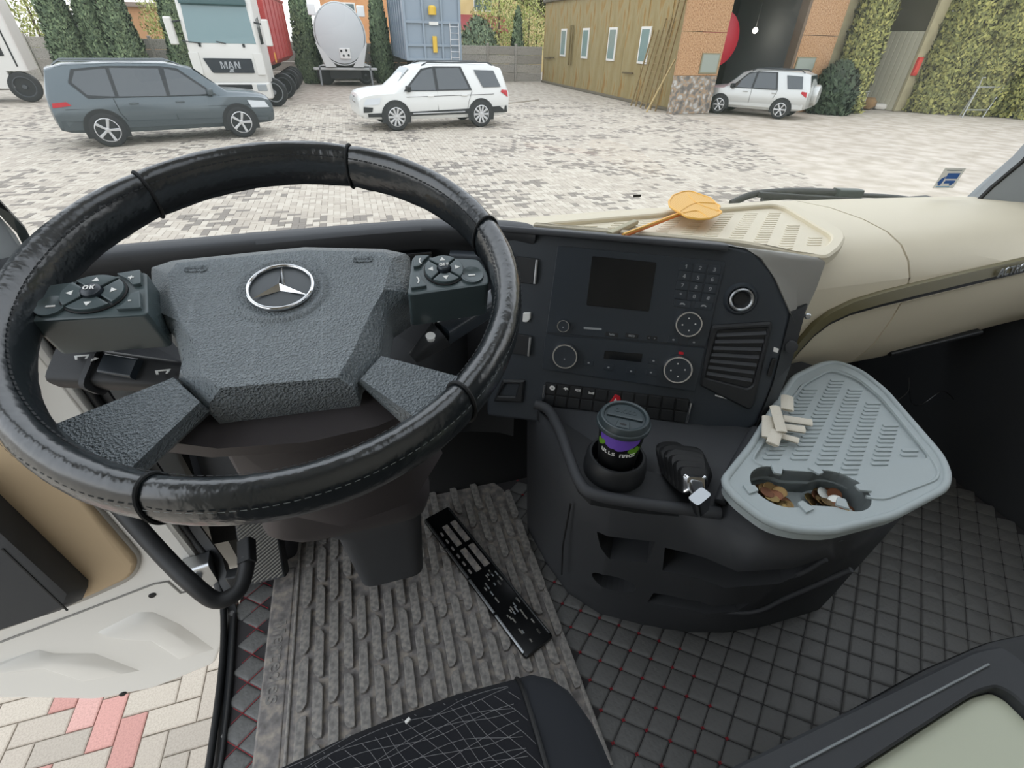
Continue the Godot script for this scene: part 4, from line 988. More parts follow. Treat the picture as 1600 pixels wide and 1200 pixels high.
func button_field(w: Node3D, poly: PackedVector2Array, c: Vector2, rx: float, ry: float, mid: String, marks: Array, keys: Array, signs: Array, small: Vector2) -> void:
	var f := part("button_field", plate(round_poly(poly, 0.006, 3), -0.040, 0.004, 0.0018), M.button, w, at(Vector3(0, 0, -0.004)))
	part("dial_ring", lathe([Vector2(rx * 1.06, 0), Vector2(rx * 1.06, 0.001), Vector2(rx, 0.0015), Vector2(rx, -0.001)], 32), M.deep, f, pt(c, 0.0042) * Transform3D(Basis(Vector3(1, 0, 0), Vector3(0, ry / rx, 0), Vector3(0, 0, 1)), Vector3.ZERO))
	for k in 4:
		var a := PI / 2 - k * PI / 2
		var q := PackedVector2Array()
		for i in 9:
			var b := a + lerpf(-0.74, 0.74, i / 8.0)
			q.append(Vector2(cos(b) * rx, sin(b) * ry))
		for i in 7:
			var b := a + lerpf(0.62, -0.62, i / 6.0)
			q.append(Vector2(cos(b) * rx * 0.36, sin(b) * ry * 0.36))
		var s := part("dial_button", plate(q, 0.003, 0.0085, 0.001), M.button, f, pt(c))
		var mp := Vector2(cos(a) * rx, sin(a) * ry) * 0.68
		part("symbol", plate(PackedVector2Array([Vector2(0.003, 0), Vector2(-0.002, 0.003), Vector2(-0.002, -0.003)]), 0.0084, 0.0089), M.white_ink, s, pt(mp) * at(Vector3.ZERO, 0, 0, a))
	var ok := part("dial_centre", lathe([Vector2(rx * 0.33, 0.004), Vector2(rx * 0.32, 0.011), Vector2(rx * 0.25, 0.0125), Vector2(0, 0.0132)], 24), M.face, f, pt(c))
	letters(mid, rx * 0.28, 0.0005, M.white_ink, ok, pt(Vector2.ZERO, 0.0134), "legend")
	for i in 2:
		var kb := part("corner_button", plate(round_poly(keys[i], 0.002, 2), 0.003, 0.0075, 0.0008), M.button, f)
		var mc := Vector2.ZERO
		for q in keys[i]: mc += q
		mc /= keys[i].size()
		letters(signs[i], 0.010, 0.0005, M.white_ink, kb, pt(mc, 0.0078), "legend")
	var sb := part("oval_button", lathe([Vector2(0.0125, 0.003), Vector2(0.012, 0.0065), Vector2(0.0105, 0.0065), Vector2(0.008, 0.005), Vector2(0, 0.0047)], 24), M.button, f, pt(small))
	part("symbol", plate(rect(0.007, 0.002), 0.0046, 0.0054), M.white_ink, sb)

# ---------------------------------------------------------------- floor
func floor_coverings() -> void:
	var q := thing("quilted_floor_mat", "dark quilted floor mat with diamond stitching covering the cab floor", "floor mat")
	part("mat_sheet", plate(PackedVector2Array([Vector2(-0.447, -0.3), Vector2(1.83, -0.3), Vector2(1.83, 1.15), Vector2(-0.475, 1.15), Vector2(-0.475, 0.8), Vector2(-0.452, 0.5)]), 0.0, 0.006), M.quilt_seam, q, flat(1.217))
	var e1 := Vector2(0.0397, 0.0315); var e2 := Vector2(-0.0415, 0.0325)
	var o := Vector2(0.2985, -0.445)
	var cells := []
	var nodes := []
	for i in range(-40, 41):
		for j in range(-40, 41):
			var n := o + e1 * i + e2 * j
			var c := n + (e1 + e2) / 2.0
			var vis := (c.x > 0.30 and c.x < 1.84 and c.y > -1.05 and c.y < 0.06) or (c.x > -0.447 - 0.06 * (-c.y - 0.5) and c.x < -0.385 and c.y > -0.93 and c.y < -0.28)
			if Geometry2D.is_point_in_polygon(c, PackedVector2Array([Vector2(0.37, -0.98), Vector2(0.38, -0.72), Vector2(0.42, -0.62), Vector2(0.52, -0.54), Vector2(0.72, -0.46), Vector2(1.0, -0.44), Vector2(1.03, -0.98)])): vis = false
			if not vis: continue
			cells.append([c.length() + (0.0 if c.x < 0 else 0.2), c, n])
	cells.sort_custom(func(a, b): return a[0] < b[0])
	var dia := PackedVector2Array([Vector2(0, 0), Vector2(e1.x, -e1.y), Vector2(e1.x + e2.x, -e1.y - e2.y), Vector2(e2.x, -e2.y)])
	var mid := Vector2.ZERO
	for v in dia: mid += v / 4.0
	for k in 4: dia[k] = (dia[k] - mid) * 0.985
	var dd := round_poly(dia, 0.005, 2)
	var pillow := []
	for v in 3:
		var h := 0.0046 + 0.0006 * v
		pillow.append(stack([[dd, 0.0], [shrink(dd, 0.93), h * 0.6], [shrink(dd, 0.80), h * 0.92], [shrink(dd, 0.5), h], [shrink(dd, 0.2), h * 1.05]], 70.0))
	var rest := PackedVector3Array()
	for k in cells.size():
		var c: Vector2 = cells[k][1]
		if k < 300:
			part("quilt_pad", pillow[k % 3], M.quilt, q, flat(1.2225) * at(Vector3(c.x, -c.y, 0)))
		else:
			for v in dd.size():
				var w := (v + 1) % dd.size()
				var a := dd[v]; var b := dd[w]
				var A := Vector3(c.x + a.x, 1.2225, c.y - a.y); var B := Vector3(c.x + b.x, 1.2225, c.y - b.y)
				var A1 := Vector3(c.x + a.x * 0.85, 1.2270, c.y - a.y * 0.85); var B1 := Vector3(c.x + b.x * 0.85, 1.2270, c.y - b.y * 0.85)
				quad(rest, A, B, B1, A1)
				rest.append_array(PackedVector3Array([A1, B1, Vector3(c.x, 1.2275, c.y)]))
	if rest.size() > 0:
		var far := part("quilt_pad_field", commit(rest, 60.0), M.quilt, q)
		far.set_meta("kind", "stuff")
	var st := PackedVector3Array()
	for k in cells.size():
		var n: Vector2 = cells[k][2]
		if n.x < 0.60:
			for d in [e1.normalized(), e2.normalized()]:
				var f := Vector3(d.x, 0, d.y) * (0.004 if n.x > 0 else 0.026); var s := Vector3(-d.y, 0, d.x) * (0.0013 if n.x > 0 else 0.0006)
				var c := Vector3(n.x, 1.2275 if n.x > 0 else 1.2262, n.y)
				quad(st, c - f - s, c - f + s, c + f + s, c + f - s)
	part("red_stitching", commit(st, 0.0), M.red_stitch, q, Transform3D.IDENTITY, "red stitching at the quilt crossings").set_meta("kind", "stuff")
	# rubber mat before the driver seat
	var m := thing("rubber_floor_mat", "dusty black rubber floor mat with long raised treads under the steering wheel", "floor mat")
	part("mat_base", plate(round_poly(PackedVector2Array([Vector2(-0.395, 0.25), Vector2(0.318, 0.25), Vector2(0.318, 0.84), Vector2(0.30, 1.03), Vector2(0.24, 1.12), Vector2(-0.33, 1.12), Vector2(-0.34, 0.95), Vector2(-0.395, 0.93)]), 0.015, 3), 0.0, 0.005, 0.002), M.matbase, m, flat(1.2235))
	var bar_shape := PackedVector2Array([Vector2(-0.0108, -0.057), Vector2(0.002, -0.057), Vector2(0.0108, -0.044), Vector2(0.0108, 0.057), Vector2(-0.002, 0.057), Vector2(-0.0108, 0.044)])
	var flip_shape := PackedVector2Array()
	for v in bar_shape: flip_shape.append(Vector2(-v.x, v.y))
	var tread := []
	for s in [bar_shape, flip_shape]:
		var rr := round_poly(s, 0.004, 2)
		tread.append(plate(rr, 0.0, 0.0105, 0.0014))
	for c in 19:
		for r in 8:
			var x := -0.302 + c * 0.0338
			var z := -0.46 - r * 0.1245 + (0.062 if c % 2 else 0.0)
			if z < -1.06: continue
			if x > 0.26 and z < -0.98: continue
			if x > -0.17 and x < -0.01 and z < -0.80: continue
			part("tread", tread[c % 2], M.mattread, m, flat(1.2282) * at(Vector3(x, -z, 0)))
	part("border", plate(round_poly(rect(0.052, 0.62, Vector2(-0.367, 0.60)), 0.006, 2), 0.0, 0.0075, 0.003), M.matbase, m, flat(1.2235))
	part("border", bar(Vector3(0.313, 1.2305, -0.25), Vector3(0.313, 1.2305, -0.84), 0.010, 0.010, 0.003), M.mattread, m)
	part("border", bar(Vector3(-0.330, 1.2300, -0.25), Vector3(-0.330, 1.2300, -1.08), 0.007, 0.007, 0.003), M.mattread, m)
	letters("Mercedes", 0.042, 0.002, M.mattread, m, Transform3D(Basis(Vector3(0, 0, 1), Vector3(1, 0, 0), Vector3(0, 1, 0)), Vector3(-0.367, 1.2315, -0.66)), "embossed_lettering")
	part("heel_pad", plate(round_poly(rect(0.10, 0.11, Vector2(0.05, 0.74)), 0.01, 3), 0.0, 0.010, 0.003), M.matbase, m, flat(1.2235))
	# footrest, brake and the toe board
	var tb := struct("trim_4", sheet([[Vector3(-0.58, 1.75, -1.17), Vector3(-0.58, 1.40, -1.15), Vector3(-0.58, 1.22, -1.06)], [Vector3(0.6, 1.75, -1.17), Vector3(0.6, 1.40, -1.15), Vector3(0.6, 1.22, -1.06)]], Vector3(0, 0, -0.01), 60.0), M.deep, "black sloping toe board ahead of the pedals")
	var tp := struct("trim_5", sheet([[Vector3(0.9, 1.75, -1.17), Vector3(0.9, 1.40, -1.15), Vector3(0.9, 1.22, -1.02)], [Vector3(1.84, 1.75, -1.17), Vector3(1.84, 1.40, -1.15), Vector3(1.84, 1.22, -1.02)]], Vector3(0, 0, -0.01), 60.0), M.deep, "black sloping toe board on the passenger side")
	var fr := thing("footrest", "grey ribbed plastic footrest beside the sill", "footrest")
	var p0 := Vector3(-0.3976, 1.2700, -0.8645); var p1 := Vector3(-0.3972, 1.4000, -0.9606)
	part("block", bar(p0, p1, 0.10, 0.05, 0.006, Vector3(0, 1, 0.8)), M.black, fr)
	var rb := PackedVector3Array()
	var dv := (p1 - p0).normalized(); var sv := dv.cross(Vector3(0, 1, 0.8)).normalized(); var nv := sv.cross(dv)
	for k in range(-9, 20):
		var a := p0 + dv * (k * 0.0085) + sv * -0.045 + nv * 0.0275
		var b := a + sv * 0.09 + dv * 0.055
		var ta := 0.0; var tb2 := 1.0
		var L := p0.distance_to(p1)
		var ya := k * 0.0085; var yb := ya + 0.055
		if ya < 0.004: ta = (0.004 - ya) / 0.055
		if yb > L - 0.004: tb2 = 1.0 - (yb - L + 0.004) / 0.055
		if tb2 - ta < 0.05: continue
		var A := a.lerp(b, ta); var B := a.lerp(b, tb2)
		quad(rb, A - dv * 0.0026, A + nv * 0.004, B + nv * 0.004, B - dv * 0.0026)
		quad(rb, A + nv * 0.004, A + dv * 0.0026, B + dv * 0.0026, B + nv * 0.004)
	part("ribbing", commit(rb, 0.0), M.grey_grain, fr)
	part("clip", rbox(Vector3(0.05, 0.05, 0.03), 0.006), M.black, fr, at(p0 + Vector3(-0.06, 0.03, 0.0)))
	# number plate holder
	var pa := Vector3(0.2037, 1.2750, -0.4910); var pb := Vector3(0.0383, 1.2750, -0.9276)
	var ln := (pb - pa); ln.y = 0; ln = ln.normalized()
	var h := thing("plate_holder", "glossy black number plate holder with a bright edge lying on the rubber mat", "plate holder", Transform3D(Vector3(-ln.z, 0, ln.x), ln, Vector3.UP, pa + Vector3(0, -0.035, 0)) )
	part("backing", plate(round_poly(PackedVector2Array([Vector2(0, 0), Vector2(0.088, 0), Vector2(0.088, 0.5), Vector2(0, 0.5)]), 0.008, 3), 0.0, 0.010, 0.003), mat("0e0f10", 0.18), h)
	for k in 4: part("edge_strip", bar(Vector3(0.003, 0.012 + k * 0.122, 0.012), Vector3(0.003, 0.126 + k * 0.122, 0.012), 0.006, 0.005, 0.001, Vector3(0, 0, 1)), M.satin, h)
	part("frame_rail", bar(Vector3(0.084, 0.01, 0.012), Vector3(0.084, 0.49, 0.012), 0.005, 0.005, 0.0015, Vector3(0, 0, 1)), mat("2a2c2e", 0.2), h)
	for k in 4: part("window_slot", plate(round_poly(rect(0.018, 0.085), 0.002, 2), 0.009, 0.0106, 0.0004), M.matbase, h, at(Vector3(0.04 + 0.028 * (k % 2), 0.30 + 0.10 * (k / 2), 0)))
	var r2 := RandomNumberGenerator.new(); r2.seed = 5
	for k in 34:
		var c := Vector2(r2.randf_range(0.02, 0.076), r2.randf_range(0.015, 0.235))
		part("moulded_slot", plate(rect(0.0035, r2.randf_range(0.004, 0.018)), 0.009, 0.0108), M.trim_grey if k % 3 == 0 else M.grey_grain, h, at(Vector3(c.x, c.y, 0)))
	for k in 6: part("moulded_slot", plate(round_poly(rect(0.006, 0.016), 0.002, 2), 0.009, 0.0106), M.matbase, h, at(Vector3(0.018, 0.27 + k * 0.03, 0)))

func shrink(p: PackedVector2Array, s: float) -> PackedVector2Array:
	var o := PackedVector2Array()
	for v in p: o.append(v * s)
	return o

# ---------------------------------------------------------------- loose things
func loose_things() -> void:
	# paper cup
	var cup_at := Vector3(0.3867, 1.8993, -0.5621)
	var c := thing("paper_cup", "black takeaway cup with a purple and green print in the cup holder", "cup", Transform3D(Basis(Vector3.RIGHT, -PI / 2) * Basis.from_scale(Vector3(1.06, 1.06, 0.83)), Vector3(cup_at.x, 1.767, cup_at.z)))
	part("cup_body", lathe([Vector2(0.0, 0.0), Vector2(0.030, 0.0), Vector2(0.031, 0.003), Vector2(0.0405, 0.148), Vector2(0.0405, 0.152)], 40), mat("141516", 0.4), c)
	var lidm := mat("3b4548", 0.38)
	var lid := part("lid", lathe([Vector2(0.0405, 0.140), Vector2(0.0455, 0.142), Vector2(0.0462, 0.147), Vector2(0.0450, 0.151), Vector2(0.0432, 0.152), Vector2(0.0425, 0.158), Vector2(0.0400, 0.1655), Vector2(0.0380, 0.1665), Vector2(0.0350, 0.1655), Vector2(0.0335, 0.1600), Vector2(0.0, 0.1605)], 44), lidm, c)
	var f := Vector2(-0.36, -0.52).angle()   # side of the cup that faces the driver, in the cup's own plane
	var raised := PackedVector2Array()
	for k in 17:
		var a := f + PI + lerpf(-1.75, 1.75, k / 16.0)
		raised.append(Vector2(cos(a), sin(a)) * 0.030)
	part("lid_panel", plate(raised, 0.160, 0.1645, 0.0015), lidm, lid)
	var sp := Vector2(cos(f), sin(f))
	part("sip_spout", plate(round_poly(PackedVector2Array([sp * 0.016 + sp.orthogonal() * 0.010, sp * 0.034 + sp.orthogonal() * 0.012, sp * 0.034 - sp.orthogonal() * 0.012, sp * 0.016 - sp.orthogonal() * 0.010]), 0.002, 2), 0.158, 0.1668, 0.002), lidm, lid)
	part("sip_hole", plate(ell(0.0055, 0.0022, Vector2.ZERO, 14), 0.0, 0.0006), M.deep, lid, Transform3D(Basis(Vector3(0, 0, 1), f + PI / 2), Vector3(sp.x * 0.026, sp.y * 0.026, 0.1667)))
	letters("OKKO", 0.014, 0.0012, lidm, lid, Transform3D(Basis(Vector3(0, 0, 1), f + PI / 2), Vector3(-sp.x * 0.010, -sp.y * 0.010, 0.1648)), "embossed_lettering")
	# print wrapped round the cup
	var patch := func(a0: float, a1: float, lo: Array, hi: Array, m: Material, called: String):
		var rows := []
		for k in lo.size():
			var a := f + lerpf(a0, a1, float(k) / (lo.size() - 1))
			var row := []
			for h in [hi[k], lo[k]]:
				var r: float = 0.031 + (0.0405 - 0.031) * (h - 0.003) / 0.145 + 0.0004
				row.append(Vector3(cos(a) * r, sin(a) * r, h))
			rows.append(row)
		part(called, sheet(rows, Vector3.ZERO, 60.0), m, c)
	patch.call(-0.95, 0.95, [0.118, 0.112, 0.108, 0.104, 0.106, 0.102, 0.104, 0.108, 0.110, 0.116, 0.122], [0.139, 0.139, 0.139, 0.139, 0.139, 0.139, 0.139, 0.139, 0.139, 0.139, 0.139], mat("7a58c8", 0.45), "purple_print")
	patch.call(-1.15, -0.62, [0.098, 0.094, 0.099, 0.103, 0.112], [0.106, 0.118, 0.113, 0.120, 0.116], mat("6ea62c", 0.45), "green_print")
	patch.call(0.45, 1.15, [0.100, 0.096, 0.090, 0.086, 0.094, 0.098], [0.106, 0.114, 0.110, 0.116, 0.108, 0.106], mat("6ea62c", 0.45), "green_print")
	var txt := "ULLS ПЛЮС"
	for k in txt.length():
		if txt[k] == " ": continue
		var a := f + lerpf(-0.80, 0.85, (k + 0.5) / txt.length())
		var h := 0.090
		var r := 0.0375
		var nrm := Vector3(cos(a), sin(a), 0.0)
		letters(txt[k], 0.0125, 0.0008, M.white_ink, c, Transform3D(Basis(Vector3(-sin(a), cos(a), 0), Vector3(0, 0, 1), nrm), nrm * r + Vector3(0, 0, h)), "letter")
	# coins in the double well
	var face := lathe([Vector2(0, 0), Vector2(0.0115, 0), Vector2(0.012, 0.0004), Vector2(0.012, 0.0014), Vector2(0.0115, 0.0018), Vector2(0.0105, 0.0018), Vector2(0.0102, 0.0015), Vector2(0, 0.0015)], 20)
	var cm := [mat("806844", 0.38, 0.9), mat("6e4a36", 0.4, 0.9), mat("9a8456", 0.34, 0.9), mat("a8a8a2", 0.3, 0.9)]
	var names := ["tarnished brass coin heaped in the cup well", "copper brown coin heaped in the cup well", "yellow brass coin heaped in the cup well", "silver coin heaped in the cup well"]
	var r3 := RandomNumberGenerator.new(); r3.seed = 9
	for lobe in 2:
		var ctr := Vector3(0.596, 1.793, -0.392) if lobe == 0 else Vector3(0.694, 1.790, -0.358)
		for k in (32 if lobe == 0 else 26):
			var layer := k / 6
			var a := (k % 6) * TAU / 6.0 + layer * 0.5 + r3.randf_range(-0.15, 0.15)
			var rad := 0.029 - layer * 0.0035
			if k % 6 == 5: rad = 0.003
			var kind := r3.randi_range(0, 2) if lobe == 0 else r3.randi_range(0, 3)
			var x := at(ctr + Vector3(cos(a) * rad, 0.001 + layer * 0.0052 + (k % 6) * 0.0007, sin(a) * rad))
			var tl := Basis(Vector3(cos(a + 1.3), 0, sin(a + 1.3)).normalized(), r3.randf_range(0.05, 0.42)) * Basis(Vector3.RIGHT, -PI / 2)
			x.basis = tl
			var co := part("coin", face, cm[kind], self, x)
			tag(co, names[kind].replace("the cup well", ["the cup well beside the chrome lever", "the cup well farther from the chrome lever"][lobe]), "coin", "coins in cup well %d, kind %d" % [lobe + 1, kind + 1])
	# folded receipts
	var paper := toned(tone(0.05, [[0.0, "cfc6b4"], [0.6, "e2dccd"], [0.66, "b9b2a4"], [0.7, "e2dccd"], [1.0, "ece8dd"]]), 18.0, 0.8)
	var specs := [[1200, 672, 0.058, 0.022, 0.9, 0.10, "cream receipt folded lengthwise, topmost by the console wall"], [1218, 655, 0.060, 0.020, 1.15, 0.24, "cream receipt folded narrow, lying crosswise on the bundle"], [1232, 668, 0.055, 0.020, -0.55, 0.06, "flat folded receipt with a dark rolled end"], [1246, 655, 0.050, 0.021, -0.6, 0.05, "printed folded receipt at the outer end of the bundle"], [1212, 686, 0.040, 0.022, 0.7, 0.05, "curled brownish receipt at the near end of the bundle"], [1225, 683, 0.045, 0.016, -0.8, 0.04, "short folded receipt under the bundle"], [1228, 628, 0.040, 0.024, 0.9, 0.15, "short rolled receipt at the far end of the bundle"]]
	for k in specs.size():
		var s: Array = specs[k]
		var P: Vector3 = [Vector3(0.6684, 1.8550, -0.5094), Vector3(0.6896, 1.8680, -0.5130), Vector3(0.7102, 1.8520, -0.5016), Vector3(0.7452, 1.8500, -0.5160), Vector3(0.6597, 1.8550, -0.4822), Vector3(0.6888, 1.8480, -0.4840), Vector3(0.7531, 1.8600, -0.5569)][k]
		var t := thing("folded_receipt", s[6], "paper", Transform3D(Basis(Vector3.UP, s[4]) * Basis(Vector3(0, 0, 1), s[5]), P))
		var rows := []
		for i in 9:
			var a := lerpf(0.2, TAU - 0.5, i / 8.0)
			rows.append([Vector3(-s[2] / 2, sin(a) * 0.0035, cos(a) * s[3] / 2), Vector3(s[2] / 2, sin(a) * 0.0045, cos(a) * s[3] / 2)])
		part("outer_fold", sheet(rows, Vector3(0, -0.0004, 0), 60.0), paper, t)
		part("inner_fold", rbox(Vector3(s[2] * 0.96, 0.003, s[3] * 0.8), 0.001), paper, t)
	# fly swatter on the dash
	var yel := mat("e8b24e", 0.5); var org := mat("e07a28", 0.5)
	var sw := thing("fly_swatter", "yellow leaf shaped fly swatter with orange handle on the dash tray", "fly swatter")
	var head := PackedVector2Array([Vector2(0.6808, 0.9914), Vector2(0.7178, 1.0346), Vector2(0.7634, 1.0611), Vector2(0.7863, 1.0625), Vector2(0.7914, 1.0188), Vector2(0.7965, 1.0002), Vector2(0.7864, 0.9684), Vector2(0.7793, 0.9536), Vector2(0.7746, 0.9282), Vector2(0.7529, 0.9075), Vector2(0.7505, 0.8883), Vector2(0.7244, 0.8704), Vector2(0.6924, 0.8546), Vector2(0.6694, 0.8553), Vector2(0.6515, 0.8729), Vector2(0.6549, 0.9001), Vector2(0.6555, 0.9291), Vector2(0.6593, 0.9536)])
	part("blade", plate(round_poly(head, 0.008, 2), -0.001, 0.0015, 0.0005), yel, sw, flat(2.1405))
	var rimp := []
	for v in round_poly(head, 0.008, 2): rimp.append(Vector3(v.x, 2.142, -v.y))
	part("blade_rim", tube(rimp, 0.0025, 6, true), yel, sw)
	for v in [[Vector3(0.6529, 2.1420, -0.9079), Vector3(0.7297, 2.1420, -0.9623), Vector3(0.7789, 2.1420, -0.9516)], [Vector3(0.7606, 2.1420, -1.0353), Vector3(0.7371, 2.1420, -0.9607), Vector3(0.7462, 2.1420, -0.8969)], [Vector3(0.6504, 2.1420, -0.8989), Vector3(0.7007, 2.1420, -0.9070), Vector3(0.6919, 2.1420, -0.8525)]]:
		part("vein", tube(smooth_path(v), 0.0022, 6), yel, sw)
	var gm := PackedVector3Array()
	var hb := ccw(head)
	for k in 60:
		var c0 := Vector2(0.55 + k * 0.006, 0.80)
		for seg in Geometry2D.intersect_polyline_with_polygon(PackedVector2Array([c0, c0 + Vector2(0.06, 0.4)]), hb):
			var A := Vector3(seg[0].x, 2.1425, -seg[0].y); var B := Vector3(seg[-1].x, 2.1425, -seg[-1].y)
			var s := Vector3(0.0009, 0, 0)
			quad(gm, A - s, A + s, B + s, B - s)
	part("mesh_lines", commit(gm, 0.0), mat("f0cc80", 0.5), sw).set_meta("kind", "stuff")
	part("handle", bar(Vector3(0.6635, 2.1360, -0.9170), Vector3(0.4852, 2.1280, -0.8357), 0.010, 0.006, 0.002), org, sw)
	part("handle_ridge", bar(Vector3(0.6574, 2.1400, -0.9091), Vector3(0.4826, 2.1320, -0.8320), 0.004, 0.004, 0.001), yel, sw)
	var stick := part("plastic_stick", bar(Vector3(0.4698, 2.1220, -0.8656), Vector3(0.5623, 2.1220, -0.9261), 0.014, 0.010, 0.003), mat("a39c80", 0.6), self)
	tag(stick, "short khaki plastic stick beside the fly swatter handle", "stick")
	# wiper outside the glass
	var w := thing("windscreen_wiper", "black windscreen wiper arm and blade resting at the base of the glass", "wiper")
	part("blade", bar(Vector3(1.0880, 2.0936, -1.1600), Vector3(1.8561, 2.0213, -1.1400), 0.012, 0.016, 0.004), M.rubber, w)
	part("arm", tube(smooth_path([Vector3(1.0103, 2.0706, -1.1700), Vector3(1.0854, 2.0930, -1.1700), Vector3(1.2212, 2.0931, -1.1700), Vector3(1.3686, 2.0837, -1.1700), Vector3(1.4886, 2.0699, -1.1700)]), 0.010, 8), M.rubber, w)
	part("second_arm", tube(smooth_path([Vector3(1.1241, 2.0723, -1.1800), Vector3(1.2862, 2.0744, -1.1800), Vector3(1.4629, 2.0669, -1.1800), Vector3(1.6428, 2.0538, -1.1700), Vector3(1.8306, 2.0257, -1.1600)]), 0.007, 8), M.rubber, w)
	part("joint", bar(Vector3(1.3773, 2.0808, -1.1650), Vector3(1.4733, 2.0739, -1.1650), 0.03, 0.028, 0.006), mat("2c3a36", 0.5), w)
	# loose wire in the passenger footwell
	var wire := thing("loose_wire", "thin black wire looping in the dark passenger footwell", "wire")
	part("wire_run", tube(smooth_path([Vector3(1.5454, 1.5170, -0.8000), Vector3(1.5762, 1.5524, -0.8000), Vector3(1.5783, 1.5935, -0.8200), Vector3(1.6280, 1.5001, -0.8000), Vector3(1.6894, 1.4767, -0.8000), Vector3(1.7443, 1.5197, -0.8000), Vector3(1.8099, 1.4906, -0.8000), Vector3(1.8923, 1.4348, -0.8000), Vector3(1.9093, 1.4597, -0.8000), Vector3(1.9721, 1.4585, -0.8000), Vector3(2.1108, 1.3896, -0.8000)]), 0.0016, 6), mat("3a3c3e", 0.15), wire)
	# bits in the lower bin
	var lump := part("paper_scrap", rbox(Vector3(0.010, 0.010, 0.008), 0.003), M.white_ink, self, at(Vector3(0.5860, 1.4244, -0.4557), 0.4, 0.2))
	tag(lump, "tiny white paper scrap in the lower console bin", "scrap")

# ---------------------------------------------------------------- seats
func seats() -> void:
	var s := thing("driver_seat", "dark fabric driver seat cushion with fine crossing line pattern", "seat")
	var edge := [[-0.42, -0.22], [-0.30, -0.245], [-0.22, -0.253], [-0.14, -0.265], [-0.06, -0.272], [0.02, -0.276], [0.105, -0.272]]
	var prof := [Vector2(0.05, -0.30), Vector2(-0.005, -0.12), Vector2(-0.012, -0.06), Vector2(-0.006, -0.03), Vector2(0.012, -0.010), Vector2(0.04, 0.0), Vector2(0.12, 0.006), Vector2(0.35, 0.0), Vector2(0.6, -0.01)]
	var rows := []
	for e in edge:
		var row := []
		for q in prof: row.append(Vector3(e[0], 1.742 + q.y, e[1] + q.x))
		row.reverse()
		rows.append(row)
	for r in rows: r.reverse()
	var flipped := []
	for k in range(rows.size() - 1, -1, -1): flipped.append(rows[k])
	part("cushion", sheet(flipped, Vector3.ZERO, 60.0), M.fabric_seat, s)
	var br := []
	for e in [[0.107, -0.272, 0.0], [0.125, -0.270, 0.004], [0.148, -0.258, 0.004], [0.168, -0.238, 0.0], [0.182, -0.208, -0.012], [0.192, -0.16, -0.04], [0.196, -0.12, -0.20]]:
		var row := []
		for q in prof: row.append(Vector3(e[0], 1.742 + q.y + e[2], e[1] + q.x))
		br.append(row)
	br.reverse()
	part("bolster", sheet(br, Vector3.ZERO, 60.0), mat("22252a", 0.95), s)
	part("piping", tube(smooth_path(rows[6], 3), 0.003, 6), M.deep, s)
	var pt2 := PackedVector3Array()
	for fam in 2:
		for k in 62:
			var prev := Vector3.INF
			for i in 31:
				var u := i / 30.0
				var x: float; var zz: float
				if fam == 0:
					x = lerpf(-0.42, 0.105, u)
					zz = 0.004 + k * 0.0085 + 0.007 * sin(u * 16.0 + k * 0.9) + 0.02 * u * (k % 3 - 1)
				else:
					zz = u * 0.40 - 0.01
					x = -0.62 + k * 0.016 + u * 0.26 + 0.004 * sin(u * 20.0 + k)
				if x < -0.42 or x > 0.104 or zz < -0.005:
					prev = Vector3.INF
					continue
				var ez := 0.0
				for j in edge.size() - 1:
					if x >= edge[j][0] and x <= edge[j + 1][0]: ez = lerpf(edge[j][1], edge[j + 1][1], (x - edge[j][0]) / (edge[j + 1][0] - edge[j][0]))
				var yy := 0.0
				for j in range(3, prof.size() - 1):
					if zz >= prof[j].x and zz <= prof[j + 1].x: yy = lerpf(prof[j].y, prof[j + 1].y, (zz - prof[j].x) / (prof[j + 1].x - prof[j].x))
				var p := Vector3(x, 1.7428 + yy, ez + zz)
				if prev != Vector3.INF:
					var d := (p - prev).normalized(); var w := d.cross(Vector3.UP).normalized() * 0.00034
					quad(pt2, prev - w, prev + w, p + w, p - w)
				prev = p
	var pl := part("woven_lines", commit(pt2, 0.0), M.fabric_line, s)
	pl.set_meta("kind", "stuff")
	var speck := part("crumb", rbox(Vector3(0.007, 0.004, 0.004), 0.001), M.white_ink, self, at(Vector3(-0.0464, 1.7450, -0.2571), 0.5))
	tag(speck, "tiny white crumb on the driver seat cushion", "crumb")
	# folded passenger seat
	var f := thing("folded_chair", "folded passenger seat with charcoal frame and pale green panel", "seat")
	var o := PackedVector2Array([Vector2(0.2991, 0.1149), Vector2(0.8483, 0.1376), Vector2(0.9007, 0.1311), Vector2(0.9092, 0.1078), Vector2(0.9029, 0.0608), Vector2(0.8492, -0.0588), Vector2(0.6912, -0.1033), Vector2(0.1846, 0.0453)])
	var i := PackedVector2Array([Vector2(0.4246, 0.0580), Vector2(0.7895, 0.0916), Vector2(0.8272, 0.0882), Vector2(0.8387, 0.0738), Vector2(0.8388, 0.0351), Vector2(0.8078, -0.0535), Vector2(0.6808, -0.0838), Vector2(0.3023, 0.0270)])
	part("frame", ring_plate(round_poly(o, 0.02, 4), round_poly(i, 0.02, 4), -0.06, 0.0, -0.03), M.soft, f, flat(1.645))
	part("panel", plate(round_poly(i, 0.02, 4), -0.06, -0.018, 0.008), mat("c6cab4", 0.45), f, flat(1.645))
	part("frame_highlight", tube([Vector3(0.4385, 1.6470, -0.0939), Vector3(0.8453, 1.6470, -0.1148)], 0.0018, 6), M.trim_grey, f)  # pale tube paints the highlight along the frame
	part("side_skirt", plate(round_poly(PackedVector2Array([Vector2(0.3481, 0.1158), Vector2(0.7959, 0.1516), Vector2(0.9613, 0.1546), Vector2(1.0665, 0.1425), Vector2(1.1652, 0.0299), Vector2(0.8687, -0.0855), Vector2(0.2061, 0.0464)]), 0.02, 3), -0.36, 0.0, 0.01), M.black, f, flat(1.58))

